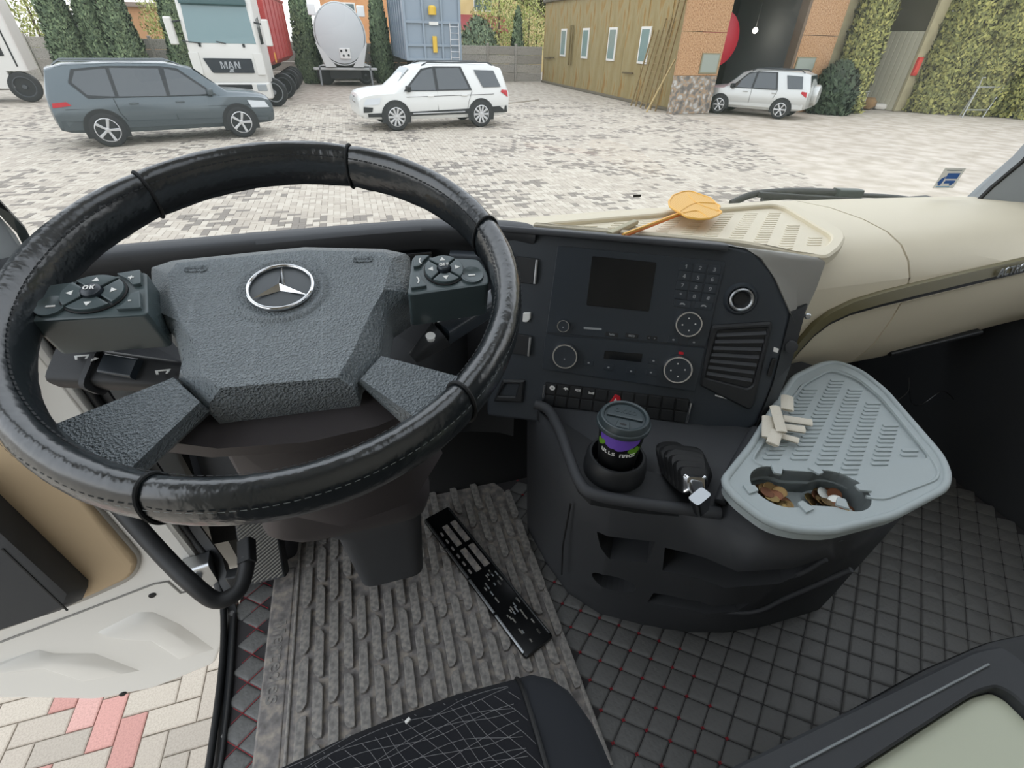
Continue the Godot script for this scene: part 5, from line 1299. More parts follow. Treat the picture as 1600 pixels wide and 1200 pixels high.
# ---------------------------------------------------------------- the yard
func yard() -> void:
	var g := setting("ground", "paved yard of pale rectangular pavers")
	var sand := toned(tone(0.012, [[0.0, "837a6d"], [0.4, "a0978a"], [0.6, "aca295"], [1.0, "b8afa2"]], FastNoiseLite.TYPE_SIMPLEX_SMOOTH, 512, 6), 0.35, 0.85)
	sand.uv1_world_triplanar = true
	part("paving_bed", plate(PackedVector2Array([Vector2(-45, -12), Vector2(50, -12), Vector2(50, 95), Vector2(-45, 95)]), -0.2, -0.012), sand, g, flat(0.0))
	var apron := toned(tone(0.01, [[0.0, "a09585"], [0.45, "b3a899"], [0.65, "bcb1a3"], [1.0, "c6bdaf"]], FastNoiseLite.TYPE_SIMPLEX_SMOOTH, 512, 6), 0.25, 0.9)
	apron.uv1_world_triplanar = true
	part("apron", plate(PackedVector2Array([Vector2(7.4, 4.0), Vector2(45, 4.0), Vector2(45, 19.0), Vector2(13.4, 19.6), Vector2(10.8, 11.5)]), -0.1, -0.002), apron, g, flat(0.0))
	var u := 0.105
	var bm := stack([[rect(0.205, 0.1), -0.03], [rect(0.205, 0.1), -0.004], [rect(0.195, 0.09), 0.0]], 20.0)
	var pale := []
	var pm := vcol(0.85)
	var near := []
	var far := []
	var r := RandomNumberGenerator.new(); r.seed = 3
	var patch := FastNoiseLite.new(); patch.seed = 4; patch.frequency = 0.35; patch.fractal_octaves = 3
	for j in range(-240, -6):
		for i in range(-170, 125):
			var m := posmod(i - j, 4)
			if m != 0 and m != 3: continue
			var c := Vector2(i + 1.0, j + 0.5) * u if m == 0 else Vector2(i + 0.5, j + 1.0) * u
			var door := c.x < -0.62 and c.y > -2.3 and c.y < -0.7 and c.x > -2.6
			var front := c.y < -6.6 and c.x > c.y * 0.52 - 1.2 and c.x < -c.y * 1.05 + 1.5
			if front and c.x > 7.4 and c.x > 7.4 + (-c.y - 4.0) * 0.48: front = false
			if not (door or front): continue
			var n := patch.get_noise_2d(c.x, c.y * 1.4)
			var v := r.randf()
			var col := Color("b0a698")
			if v < 0.25: col = Color("bab1a3")
			elif v < 0.45: col = Color("a59b8e")
			elif v < 0.45 + 0.16 + n * 0.5: col = Color("7e766d")
			if door:
				col = [Color("b1a698"), Color("a89e91"), Color("b9ae9f")][r.randi_range(0, 2)]
				if m == 3 and posmod(i, 8) < 4: col = [Color("c49288"), Color("bb8a80"), Color("c89c92")][r.randi_range(0, 2)]
			var e := [c.length() - (100.0 if door else 0.0), c, m, col]
			if (door and near.size() < 400) or (c.y > -9.4 and c.x > -3.4 and c.x < 2.0): near.append(e)
			else: far.append(e)
	near.sort_custom(func(a, b): return a[0] < b[0])
	var cm := {}
	for k in near.size():
		var e: Array = near[k]
		if k >= 300:
			far.append(e)
			continue
		var key: String = e[3].to_html()
		if not cm.has(key):
			var pmat := toned(tone(0.05, [[0.0, "dcdcdc"], [0.5, "f2f2f2"], [1.0, "ffffff"]]), 4.0, 0.85)
			if cm.size() > 0: pmat.albedo_texture = cm.values()[0].albedo_texture
			pmat.albedo_color = e[3]
			cm[key] = pmat
		part("paver", bm, cm[key], g, Transform3D(Basis(Vector3.UP, 0.0 if e[2] == 0 else PI / 2) * flat(0).basis, Vector3(e[1].x, r.randf_range(-0.003, 0.001), e[1].y)))
	var mm := MultiMesh.new()
	mm.transform_format = MultiMesh.TRANSFORM_3D
	mm.use_colors = true
	mm.mesh = bm
	mm.instance_count = far.size()
	for k in far.size():
		var e: Array = far[k]
		mm.set_instance_transform(k, Transform3D(Basis(Vector3.UP, 0.0 if e[2] == 0 else PI / 2) * flat(0).basis, Vector3(e[1].x, r.randf_range(-0.003, 0.001), e[1].y)))
		mm.set_instance_color(k, e[3].srgb_to_linear())
	var mi := MultiMeshInstance3D.new()
	mi.multimesh = mm
	mi.material_override = pm
	mi.name = "paver_field"
	mi.set_meta("kind", "stuff")
	g.add_child(mi)
	var kb := part("kerb_stone", rbox(Vector3(3.4, 0.08, 0.16), 0.02), toned(tone(0.05, [[0.0, "8a8276"], [1.0, "b0a89c"]]), 1.0, 0.9), self, at(Vector3(7.749, 0, -25.162), 0.62))
	tag(kb, "low flat kerb strip set in the paving by the white car", "kerb")
	# concrete fence along the far side
	var conc := []
	for c in [["8f8a84", "a5a098"], ["989289", "b0aaa0"], ["857f78", "9d978e"]]:
		conc.append(toned(tone(0.02, [[0.0, c[0]], [0.5, c[1]], [0.62, "6f6a62"], [0.7, c[1]], [1.0, c[1]]]), 0.8, 0.9))
	var f := thing("concrete_fence", "weathered grey concrete panel fence behind the trailers", "fence", at(Vector3(0, 0, -38.6)))
	for b in 16:
		var x := -18.6 + b * 2.02
		part("post", rbox(Vector3(0.16, 2.2, 0.16), 0.02), conc[b % 3], f, at(Vector3(x, 1.1, 0.03)))
		for k in 4:
			part("board", rbox(Vector3(1.86, 0.5, 0.06), 0.015), conc[(b + k) % 3], f, at(Vector3(x + 1.01, 0.26 + k * 0.515, 0)))

# ---------------------------------------------------------------- vehicles
func wheel_parts(parent: Node3D, c: Vector3, r: float, w: float, rim_m: Material, spokes: int, side: float) -> void:
	var x := Transform3D(Basis(Vector3(1, 0, 0), Vector3(0, 0, -side) if side < 0 else Vector3(0, 1, 0), Vector3(0, 0, side)), c)
	if side < 0: x = Transform3D(Basis(Vector3.UP, PI), c)
	var t := part("wheel", lathe([Vector2(0, -w), Vector2(r * 0.8, -w), Vector2(r * 0.97, -w * 0.9), Vector2(r, -w * 0.6), Vector2(r, -w * 0.2), Vector2(r * 0.95, -0.01), Vector2(r * 0.80, 0.0), Vector2(r * 0.69, -0.005), Vector2(r * 0.67, -0.05), Vector2(0, -0.06)], 26), M.rubber, parent, x)
	part("rim", lathe([Vector2(r * 0.66, -0.03), Vector2(r * 0.69, 0.002), Vector2(r * 0.64, 0.004), Vector2(r * 0.61, -0.03)], 26), rim_m, t)
	part("hub", lathe([Vector2(r * 0.17, -0.05), Vector2(r * 0.15, -0.005), Vector2(0, 0.0)], 14), rim_m, t)
	for k in spokes:
		var a := TAU * k / spokes
		var d := Vector3(cos(a), sin(a), 0)
		part("spoke", bar(d * r * 0.1 + Vector3(0, 0, -0.015), d * r * 0.64 + Vector3(0, 0, -0.010), r * 0.13, 0.02, 0.006, Vector3(0, 0, 1), r * 0.18, 0.02), rim_m, t)

# stations: [x, y_low, y_belt, y_top, half_width, half_top]; front is +x, the near side is +z
func body_z(st: Array, x: float, y: float) -> float:
	for k in st.size() - 1:
		if x >= st[k][0] and x <= st[k + 1][0]:
			var u: float = (x - st[k][0]) / (st[k + 1][0] - st[k][0])
			var belt: float = lerpf(st[k][2], st[k + 1][2], u); var top: float = lerpf(st[k][3], st[k + 1][3], u) - 0.05
			var hw: float = lerpf(st[k][4], st[k + 1][4], u); var ht: float = lerpf(st[k][5], st[k + 1][5], u)
			if y <= belt: return hw
			return lerpf(hw * 0.985, ht, clampf((y - belt) / maxf(top - belt, 0.01), 0, 1))
	return 0.8

func side_patch(st: Array, poly: PackedVector2Array, off: float, side: float) -> ArrayMesh:
	var t := PackedVector3Array()
	var ix := Geometry2D.triangulate_polygon(poly)
	var tri := []
	for i in range(0, ix.size(), 3): split_tri(tri, poly[ix[i]], poly[ix[i + 1]], poly[ix[i + 2]], 3)
	for i in range(0, tri.size(), 3):
		var v := []
		for k in 3:
			var q: Vector2 = tri[i + k]
			v.append(Vector3(q.x, q.y, (body_z(st, q.x, q.y) + off) * side))
		var n: Vector3 = (v[1] - v[0]).cross(v[2] - v[0])
		if n.z * side < 0: v = [v[0], v[2], v[1]]
		for p in v: t.append(p)
	return commit(t, 60.0)

func split_tri(o: Array, a: Vector2, b: Vector2, c: Vector2, n: int) -> void:
	if n == 0 or maxf(a.distance_to(b), maxf(b.distance_to(c), c.distance_to(a))) < 0.12:
		o.append(a); o.append(b); o.append(c)
		return
	var ab := (a + b) / 2; var bc := (b + c) / 2; var ca := (c + a) / 2
	split_tri(o, a, ab, ca, n - 1); split_tri(o, ab, b, bc, n - 1); split_tri(o, ca, bc, c, n - 1); split_tri(o, ab, bc, ca, n - 1)

func car_body(st: Array) -> ArrayMesh:
	var rings := []
	for s in st:
		var h := [Vector2(s[4] * 0.90, s[1]), Vector2(s[4] * 0.985, s[1] + 0.12), Vector2(s[4], lerpf(s[1], s[2], 0.55)), Vector2(s[4] * 0.985, s[2]), Vector2(lerpf(s[4] * 0.985, s[5], 0.5), lerpf(s[2], s[3] - 0.05, 0.5)), Vector2(s[5], s[3] - 0.05), Vector2(s[5] - 0.10, s[3]), Vector2(s[5] * 0.4, s[3] + 0.02)]
		var ring := PackedVector3Array()
		for q in h: ring.append(Vector3(s[0], q.y, q.x))
		for k in range(h.size() - 1, -1, -1): ring.append(Vector3(s[0], h[k].y, -h[k].x))
		rings.append(ring)
	return loft(rings, true, 48.0, false)

func make_car(called: String, label: String, xf: Transform3D, o: Dictionary) -> Node3D:
	var c := thing(called, label, "car", xf)
	var st: Array = o.st
	part("body", car_body(st), o.paint, c)
	var dark := mat("15181a", 0.35)
	var hb: float = o.wb / 2.0
	for side in [1.0, -1.0]:
		for w in o.win:
			var pw := part("side_window", side_patch(st, w, 0.030, side), o.glass, c)
		part("window_surround", side_patch(st, o.surround, 0.022, side), dark, c)
		part("lower_cladding", side_patch(st, o.clad, 0.006, side), o.clad_m, c)
		for x in [hb, -hb]:
			var ar := PackedVector2Array()
			for k in 19: ar.append(Vector2(x + cos(PI * k / 18.0) * (o.wr + 0.075), o.wr + sin(PI * k / 18.0) * (o.wr + 0.075)))
			ar.append(Vector2(x - o.wr - 0.06, 0.22)); ar.append(Vector2(x + o.wr + 0.06, 0.22))
			part("wheel_arch", plate(ar, 0.0, 0.012, 0.004), dark, c, Transform3D(Basis(), Vector3(0, 0, st[4][4] - 0.004)) if side > 0 else Transform3D(Basis(Vector3.UP, PI), Vector3(0, 0, -st[4][4] + 0.004)) * Transform3D(Basis(Vector3(-1, 0, 0), Vector3(0, 1, 0), Vector3(0, 0, -1)) * Basis(Vector3.UP, PI), Vector3(-2.0 * 0, 0, 0)))
			wheel_parts(c, Vector3(x, o.wr, (st[4][4] + 0.02) * side), o.wr, 0.22, o.rim, o.spokes, side)
		for l in o.lines:
			part("door_seam", tube([Vector3(l[0], l[1], (body_z(st, l[0], l[1]) + 0.002) * side), Vector3(l[2], l[3], (body_z(st, l[2], l[3]) + 0.002) * side)], 0.006, 4), dark, c)
		for hx in o.handles:
			part("door_handle", rbox(Vector3(0.20, 0.035, 0.03), 0.01), o.handle_m, c, at(Vector3(hx, st[5][2] - 0.10, (body_z(st, hx, 0.9) + 0.012) * side)))
		part("mirror", rbox(Vector3(0.14, 0.16, 0.22), 0.04), o.mirror_m, c, at(Vector3(o.mx, o.my, (body_z(st, o.mx, o.my) + 0.10) * side)))
		part("roof_rail", tube([Vector3(o.rail[0], o.rail[2] - 0.03, 0.58 * side), Vector3(o.rail[0] + 0.15, o.rail[2] + 0.05, 0.58 * side), Vector3(o.rail[1] - 0.2, o.rail[2] + 0.05, 0.58 * side), Vector3(o.rail[1], o.rail[2] - 0.03, 0.58 * side)], 0.02, 6), o.rail_m, c)
		part("tail_lamp", side_patch(st, o.tail, 0.010, side), mat("b02530", 0.3), c)
		part("head_lamp", side_patch(st, o.head, 0.010, side), mat("c9cdd0", 0.15), c)
	part("windscreen", sheet([[Vector3(o.ws[0], o.ws[1], -0.66), Vector3(o.ws[0], o.ws[1], 0.66)], [Vector3(o.ws[2], o.ws[3], -0.54), Vector3(o.ws[2], o.ws[3], 0.54)]], Vector3.ZERO, 40.0), o.glass2, c)
	part("rear_window", sheet([[Vector3(o.rw[0], o.rw[1], -0.52), Vector3(o.rw[0], o.rw[1], 0.52)], [Vector3(o.rw[2], o.rw[3], -0.60), Vector3(o.rw[2], o.rw[3], 0.60)]], Vector3.ZERO, 40.0), o.glass, c)
	return c

func vehicles() -> void:
	var tint := mat("2c3236", 0.08, 0.0, null, 1, 1, 0.8)
	var clear := mat("5c696d", 0.08, 0.0, null, 1, 1, 0.8)
	var black := mat("16181a", 0.5)
	var silver := mat("c4c6c8", 0.25, 0.8)
	var st := [[-2.50, 0.55, 0.78, 0.95, 0.80, 0.72], [-2.46, 0.42, 0.98, 1.20, 0.92, 0.74], [-2.28, 0.36, 1.07, 1.66, 0.965, 0.66], [-1.9, 0.33, 1.07, 1.76, 0.98, 0.66], [-0.8, 0.30, 1.06, 1.79, 0.985, 0.68], [0.2, 0.30, 1.04, 1.77, 0.985, 0.67], [0.75, 0.30, 1.03, 1.66, 0.985, 0.63], [1.10, 0.30, 1.02, 1.40, 0.98, 0.66], [1.42, 0.32, 1.01, 1.14, 0.98, 0.80], [1.9, 0.33, 1.0, 1.10, 0.975, 0.84], [2.25, 0.34, 0.96, 1.05, 0.95, 0.80], [2.42, 0.36, 0.90, 0.99, 0.90, 0.76], [2.49, 0.40, 0.84, 0.92, 0.86, 0.72], [2.52, 0.46, 0.76, 0.82, 0.82, 0.68]]
	var base := {
		"st": st, "paint": mat("cfcfcb", 0.22), "glass": tint, "glass2": clear, "wb": 2.86, "wr": 0.39, "rim": silver, "spokes": 10, "clad_m": black,
		"win": [PackedVector2Array([Vector2(1.02, 1.10), Vector2(0.42, 1.60), Vector2(0.10, 1.66), Vector2(0.10, 1.09)]), PackedVector2Array([Vector2(0.0, 1.10), Vector2(0.0, 1.66), Vector2(-0.78, 1.67), Vector2(-1.02, 1.12)]), PackedVector2Array([Vector2(-1.52, 1.15), Vector2(-1.28, 1.62), Vector2(-1.98, 1.60), Vector2(-2.16, 1.16)])],
		"surround": PackedVector2Array([Vector2(1.12, 1.07), Vector2(0.45, 1.65), Vector2(0.05, 1.71), Vector2(-0.85, 1.71), Vector2(-1.12, 1.08)]),
		"clad": PackedVector2Array([Vector2(-2.40, 0.42), Vector2(2.30, 0.40), Vector2(2.30, 0.50), Vector2(0.9, 0.52), Vector2(-0.9, 0.56), Vector2(-2.38, 0.62)]),
		"lines": [[1.05, 0.55, 1.12, 1.05], [0.05, 0.50, 0.05, 1.06], [-1.0, 0.75, -1.12, 1.06], [-1.0, 0.75, -0.95, 0.55], [1.05, 0.92, -1.9, 0.96]], "handles": [0.28, -0.85], "handle_m": mat("d8d8d4", 0.3), "mirror_m": black, "mx": 0.98, "my": 1.14,
		"rail": [-2.0, 0.4, 1.76], "rail_m": mat("3a3d40", 0.4), "tail": PackedVector2Array([Vector2(-2.42, 0.86), Vector2(-2.14, 1.02), Vector2(-2.18, 1.08), Vector2(-2.40, 1.06)]), "head": PackedVector2Array([Vector2(2.40, 0.72), Vector2(2.30, 0.88), Vector2(1.85, 0.92), Vector2(1.92, 0.74)]),
		"ws": [1.36, 1.17, 0.80, 1.665], "rw": [-2.30, 1.64, -2.44, 1.24]}
	var fa := Vector3(1.348, 0, -17.421); var fb := Vector3(4.231, 0, -17.843)
	var dir := (fa - fb).normalized()
	var nz := dir.cross(Vector3.UP)
	# the contact points read from the photo lie on the near side; shift to the car's middle
	var mid := (fa + fb) / 2.0
	var mk := func(front: Vector3, rear: Vector3, half: float, near_left: bool) -> Transform3D:
		var d := (front - rear).normalized()
		var z := d.cross(Vector3.UP).normalized()
		var m := (front + rear) / 2.0
		if z.dot(-m) > 0: m -= z * half
		else: m += z * half
		return Transform3D(d, Vector3.UP, z, m)
	var white := make_car("white_car", "white five door off-road car with black cladding parked broadside on the pavers", mk.call(fa, fb, 0.9, true), base)
	for s in [1.0, -1.0]:
		part("fog_lamp_bezel", side_patch(st, PackedVector2Array([Vector2(2.42, 0.52), Vector2(2.40, 0.68), Vector2(2.12, 0.66), Vector2(2.16, 0.54)]), 0.012, s), black, white)
		part("front_bar", bar(Vector3(2.50, 0.90, 0.0), Vector3(2.44, 0.88, 0.80 * s), 0.03, 0.05, 0.01), silver, white)
		part("front_bar", bar(Vector3(2.525, 0.76, 0.0), Vector3(2.47, 0.74, 0.82 * s), 0.03, 0.05, 0.01), silver, white)
	part("chrome_strip", bar(Vector3(0.9, 0.47, -1.0), Vector3(-0.85, 0.48, -1.0), 0.03, 0.03, 0.005), silver, white)
	var dk := base.duplicate()
	dk.paint = mat("586064", 0.18, 0.35)
	dk.wb = 3.1
	dk.spokes = 5
	dk.clad_m = mat("3f4649", 0.3)
	dk.handle_m = mat("4d5457", 0.3)
	dk.mirror_m = mat("4a5154", 0.3)
	dk.rail_m = mat("6c7072", 0.3, 0.8)
	dk.rail = [-2.1, 0.5, 1.77]
	dk.lines = [[1.15, 0.55, 1.18, 1.05], [0.05, 0.45, 0.05, 1.06], [-1.15, 0.75, -1.18, 1.06], [-1.15, 0.75, -1.05, 0.55], [1.9, 0.80, -2.2, 0.86]]
	dk.win = [PackedVector2Array([Vector2(1.02, 1.09), Vector2(0.40, 1.60), Vector2(0.12, 1.66), Vector2(0.05, 1.08)]), PackedVector2Array([Vector2(-0.03, 1.08), Vector2(0.0, 1.66), Vector2(-1.02, 1.68), Vector2(-1.05, 1.10)]), PackedVector2Array([Vector2(-1.13, 1.10), Vector2(-1.10, 1.67), Vector2(-1.72, 1.62), Vector2(-1.86, 1.40), Vector2(-1.66, 1.14)])]
	dk.surround = PackedVector2Array([Vector2(1.14, 1.06), Vector2(0.42, 1.66), Vector2(0.05, 1.71), Vector2(-1.1, 1.72), Vector2(-1.78, 1.66), Vector2(-1.93, 1.40), Vector2(-1.68, 1.08)])
	dk.handles = [0.22, -0.80]
	dk.tail = PackedVector2Array([Vector2(-2.42, 0.90), Vector2(-2.05, 0.94), Vector2(-2.12, 1.02), Vector2(-2.40, 1.0)])
	make_car("dark_car", "slate grey estate car with roof rails parked before the white truck", mk.call(Vector3(-3.024, 0, -16.871), Vector3(-5.945, 0, -15.838), 0.9, true), dk)
	var sv := base.duplicate()
	var st2 := []
	for s in st: st2.append([s[0] * 0.85, s[1] * 0.95, s[2] * 0.95, s[3] * 0.925, s[4] * 0.90, s[5] * 0.90])
	var sc := func(p: PackedVector2Array) -> PackedVector2Array:
		var q := PackedVector2Array()
		for v in p: q.append(Vector2(v.x * 0.85, v.y * 0.93))
		return q
	sv.st = st2
	sv.paint = mat("bfc0bd", 0.28, 0.4)
	sv.clad_m = sv.paint
	sv.wb = 2.49; sv.wr = 0.345; sv.spokes = 6
	sv.win = base.win.map(sc)
	for k in ["surround", "clad", "tail", "head"]: sv[k] = sc.call(base[k])
	sv.lines = [[0.9, 0.5, 0.95, 0.98], [0.05, 0.45, 0.05, 0.99], [-0.85, 0.7, -0.95, 0.99]]
	sv.handle_m = sv.paint
	sv.rail = [-1.7, 0.3, 1.63]
	sv.ws = [1.16, 1.085, 0.68, 1.545]; sv.rw = [-1.955, 1.52, -2.075, 1.15]
	sv.mx = 0.84; sv.my = 1.06
	var rav := make_car("silver_car", "small silver off-road car with a spare wheel at its back, nose in the garage doorway", mk.call(Vector3(15.411, 0, -20.220), Vector3(16.820, 0, -18.201), 0.8, true), sv)
	part("spare_cover", lathe([Vector2(0, -0.12), Vector2(0.33, -0.12), Vector2(0.36, -0.06), Vector2(0.36, 0.05), Vector2(0.30, 0.10), Vector2(0, 0.11)], 24), sv.paint, rav, Transform3D(Basis(Vector3.UP, -PI / 2), Vector3(-2.22, 0.86, 0.05)))
	trucks(black, silver, clear, tint)

func box(parent: Node3D, called: String, a: Vector3, b: Vector3, m: Material, bev := 0.02) -> MeshInstance3D:
	var r: Array = box_between(a, b, bev)
	return part(called, r[0], m, parent, r[1])

func trucks(black: Material, silver: Material, clear: Material, tint: Material) -> void:
	var white := mat("d0cec8", 0.35)
	var teal := mat("5f7a7c", 0.12, 0.0, null, 1, 1, 0.7)
	# lorry tractor facing the camera
	var t := thing("lorry_tractor", "white lorry tractor with a black grille facing the yard", "truck", at(Vector3(-4.03, 0, -23.3)))
	var rings := []
	for s in [[0.0, 0.90, 0.0], [0.05, 1.0, 0.0], [0.10, 1.30, 0.0], [0.10, 2.05, 0.0], [-0.06, 2.9, 0.0], [-0.16, 3.4, 0.0], [-0.3, 3.75, 0.0]]:
		var ring := PackedVector3Array()
		for q in round_poly(PackedVector2Array([Vector2(-1.22, -2.2), Vector2(1.22, -2.2), Vector2(1.22, s[0]), Vector2(-1.22, s[0])]), 0.16, 4): ring.append(Vector3(q.x, s[1], q.y))
		rings.append(ring)
	part("cab_shell", loft(rings, true, 45.0, true), white, t)
	part("windscreen", sheet([[Vector3(-1.10, 2.12, 0.10), Vector3(1.10, 2.12, 0.10)], [Vector3(-1.03, 3.30, -0.115), Vector3(1.03, 3.30, -0.115)]], Vector3(0, 0, -0.02)), teal, t)
	part("sun_visor", bar(Vector3(-1.06, 3.32, -0.03), Vector3(1.06, 3.32, -0.03), 0.10, 0.20, 0.03), mat("3f5a5c", 0.3), t)
	part("grille", plate(round_poly(PackedVector2Array([Vector2(-0.80, 1.67), Vector2(0.82, 1.67), Vector2(0.82, 1.22), Vector2(-0.60, 1.22)]), 0.03, 2), 0.0, 0.02), mat("20242a", 0.4), t, at(Vector3(0, 0, 0.105)))
	letters("MAN", 0.30, 0.01, silver, t, at(Vector3(0.05, 1.46, 0.13)))
	part("badge", plate(round_poly(PackedVector2Array([Vector2(-0.10, -0.05), Vector2(0.10, -0.05), Vector2(0.05, 0.0), Vector2(0.10, 0.05), Vector2(-0.02, 0.07)]), 0.01, 1), 0.0, 0.01), silver, t, at(Vector3(0.05, 1.29, 0.126)))
	box(t, "bumper", Vector3(-1.24, 0.38, -0.5), Vector3(1.24, 0.92, 0.14), white, 0.06)
	box(t, "air_intake", Vector3(-0.55, 0.70, 0.10), Vector3(0.62, 0.86, 0.155), black, 0.02)
	for s in [-1.0, 1.0]:
		part("head_lamp", rbox(Vector3(0.34, 0.22, 0.06), 0.02), mat("aab0b2", 0.15, 0.3), t, at(Vector3(0.95 * s, 0.76, 0.135)))
		part("corner_panel", plate(round_poly(PackedVector2Array([Vector2(-0.14, -0.42), Vector2(0.14, -0.42), Vector2(0.16, 0.26), Vector2(-0.16, 0.26)]), 0.03, 2), 0.0, 0.03, 0.01), white, t, at(Vector3(1.06 * s, 1.58, 0.10)))
		part("side_window", plate(PackedVector2Array([Vector2(-0.25, 2.1), Vector2(-0.3, 2.85), Vector2(-1.1, 2.95), Vector2(-1.1, 2.1)]), 0.0, 0.01), tint, t, Transform3D(Basis(Vector3(0, 0, 1), Vector3(0, 1, 0), Vector3(1, 0, 0)), Vector3(1.22 * s - (0.0 if s > 0 else 0.01), 0, 0)))
		var mr := part("mirror", rbox(Vector3(0.24, 0.80, 0.22), 0.05), white, t, at(Vector3(1.55 * s, 2.45, 0.08)))
		part("mirror_arm", tube([Vector3(-0.10 * s, 0.25, 0), Vector3(-0.36 * s, 0.30, -0.12)], 0.03, 6), black, mr)
		wheel_parts(t, Vector3(1.18 * s, 0.5, -1.1), 0.5, 0.32, mat("8d9092", 0.4), 0, s)
		part("wiper", tube([Vector3(-0.3 + 0.4 * s, 2.11, 0.13), Vector3(-0.75 + 0.55 * s, 2.17, 0.13)], 0.015, 5), black, t)
		part("wiper_pivot", rbox(Vector3(0.08, 0.10, 0.04), 0.01), black, t, at(Vector3(-0.05 + 0.72 * s, 2.06, 0.12)))
	box(t, "chassis", Vector3(-0.5, 0.5, -6.0), Vector3(0.5, 0.95, -2.0), black)
	var red := mat("b23a36", 0.45)
	var r := thing("red_tipper_trailer", "red tipper trailer coupled behind the white lorry tractor", "trailer", at(Vector3(-3.95, 0, -26.0)))
	part("hopper", loft([ring4(0, 1.45, -0.05, 1.26, 3.75, 0.9), ring4(-10.0, 1.35, -0.05, 1.26, 3.85, 0.9)], true, 20.0, true), red, r)
	for k in 6: part("side_rib", bar(Vector3(1.27, 1.5, -0.8 - k * 1.7), Vector3(1.27, 3.7, -0.8 - k * 1.7), 0.05, 0.10, 0.01, Vector3(0, 0, 1)), mat("a03330", 0.5), r)
	part("top_rail", bar(Vector3(1.27, 3.75, 0), Vector3(1.27, 3.85, -10), 0.08, 0.10, 0.02), mat("a03330", 0.5), r)
	part("marker_plate", rbox(Vector3(0.02, 0.34, 0.36), 0.005), mat("d9a032", 0.5), r, at(Vector3(1.265, 1.62, -0.25)))
	box(r, "chassis", Vector3(-0.5, 0.95, -10.0), Vector3(0.5, 1.4, 0.0), black)
	for k in 4:
		wheel_parts(r, Vector3(1.2, 0.5, -1.6 - (k * 1.35 if k > 0 else 0.0) - (2.0 if k > 0 else 0.0)), 0.5, 0.35, mat("55585a", 0.5), 0, 1.0)
	# tanker seen from behind
	var k2 := thing("tank_trailer", "white oval tank trailer standing with its end to the yard", "trailer", at(Vector3(0.12, 0, -34.3)))
	var tr := []
	for s in [[0.0, 0.05], [-0.02, 0.6], [-0.06, 0.95], [-0.2, 1.0], [-3.9, 1.0]]:
		var ring := PackedVector3Array()
		for a in 36: ring.append(Vector3(cos(TAU * a / 36) * 1.36 * s[1], 2.47 + sin(TAU * a / 36) * 1.42 * s[1], s[0]))
		tr.append(ring)
	part("tank", loft(tr, true, 50.0, true), mat("c8cccd", 0.3), k2)
	part("tank_rim", tube(oval(1.37, 1.43, 2.47, -0.12), 0.035, 6, true), mat("c9cdcc", 0.3), k2)
	box(k2, "valve_plate", Vector3(-0.18, 1.35, -0.02), Vector3(0.42, 1.85, 0.03), mat("e8e8e4", 0.4), 0.02)
	for q in [[-0.08, 1.72], [0.2, 1.75], [0.02, 1.5], [0.3, 1.52]]: part("valve", lathe([Vector2(0.06, 0), Vector2(0.06, 0.03), Vector2(0, 0.03)], 10), black, k2, at(Vector3(q[0], q[1], 0.03)))
	part("cradle", plate(PackedVector2Array([Vector2(-1.4, 1.0), Vector2(1.5, 1.0), Vector2(1.1, 1.15), Vector2(0.7, 1.0), Vector2(-0.7, 1.0), Vector2(-1.0, 1.15)]), -0.1, 0.0), mat("d2d4d2", 0.4), k2, at(Vector3(0, 0, -0.2)))
	for s in [-1.0, 1.0]:
		part("mudguard", plate(PackedVector2Array([Vector2(0.45, 0.95), Vector2(1.05, 0.95), Vector2(1.40, 2.1), Vector2(1.34, 2.1)]) if s > 0 else PackedVector2Array([Vector2(-0.45, 0.95), Vector2(-1.05, 0.95), Vector2(-1.40, 2.1), Vector2(-1.34, 2.1)]), -0.04, 0.0), mat("d2d4d2", 0.4), k2, at(Vector3(0, 0, -0.05)))
		wheel_parts(k2, Vector3(1.15 * s, 0.5, -1.4), 0.5, 0.36, mat("55585a", 0.5), 0, s)
		part("step_box", rbox(Vector3(0.42, 0.5, 0.3), 0.03), mat("e2e4e2", 0.4), k2, at(Vector3(1.3 * s, 3.55, -0.6)))
		part("leg", bar(Vector3(1.45 * s, 0.05, -0.2), Vector3(1.40 * s, 1.0, -0.2), 0.10, 0.10, 0.01, Vector3(0, 0, 1)), mat("8a8d8f", 0.5), k2)
	box(k2, "rear_beam", Vector3(-1.75, 0.80, -0.35), Vector3(1.8, 0.92, -0.15), mat("c2c4c2", 0.4), 0.02)
	box(k2, "chassis", Vector3(-0.9, 0.35, -3.8), Vector3(0.9, 0.85, -0.4), black)
	# grey tipper seen from behind
	var gm := mat("8a97a3", 0.45); var gd := mat("76838f", 0.5)
	var g := thing("grey_tipper_trailer", "blue grey tipper trailer with rear ladder parked behind the white car", "trailer", at(Vector3(4.67, 0, -30.0)))
	box(g, "hopper", Vector3(-1.45, 1.45, -8.5), Vector3(1.45, 4.6, -0.06), gm, 0.03)
	for e in [[-1.45, -1.33], [-0.52, -0.42], [0.42, 0.52], [1.33, 1.45]]: box(g, "door_post", Vector3(e[0], 1.45, -0.06), Vector3(e[1], 4.6, 0.05), gm, 0.01)
	for y in [1.45, 2.05, 3.0, 4.4]: box(g, "door_rail", Vector3(-1.45, y, -0.06), Vector3(1.45, y + 0.12, 0.04), gm, 0.01)
	for k in 7: box(g, "side_rib", Vector3(-1.52, 1.45, -0.9 - k * 1.15), Vector3(-1.45, 4.6, -0.75 - k * 1.15), gd, 0.01)
	var ld := part("ladder", bar(Vector3(0.86, 1.5, 0.12), Vector3(0.86, 3.05, 0.12), 0.04, 0.04, 0.01, Vector3(0, 0, 1)), silver, g)
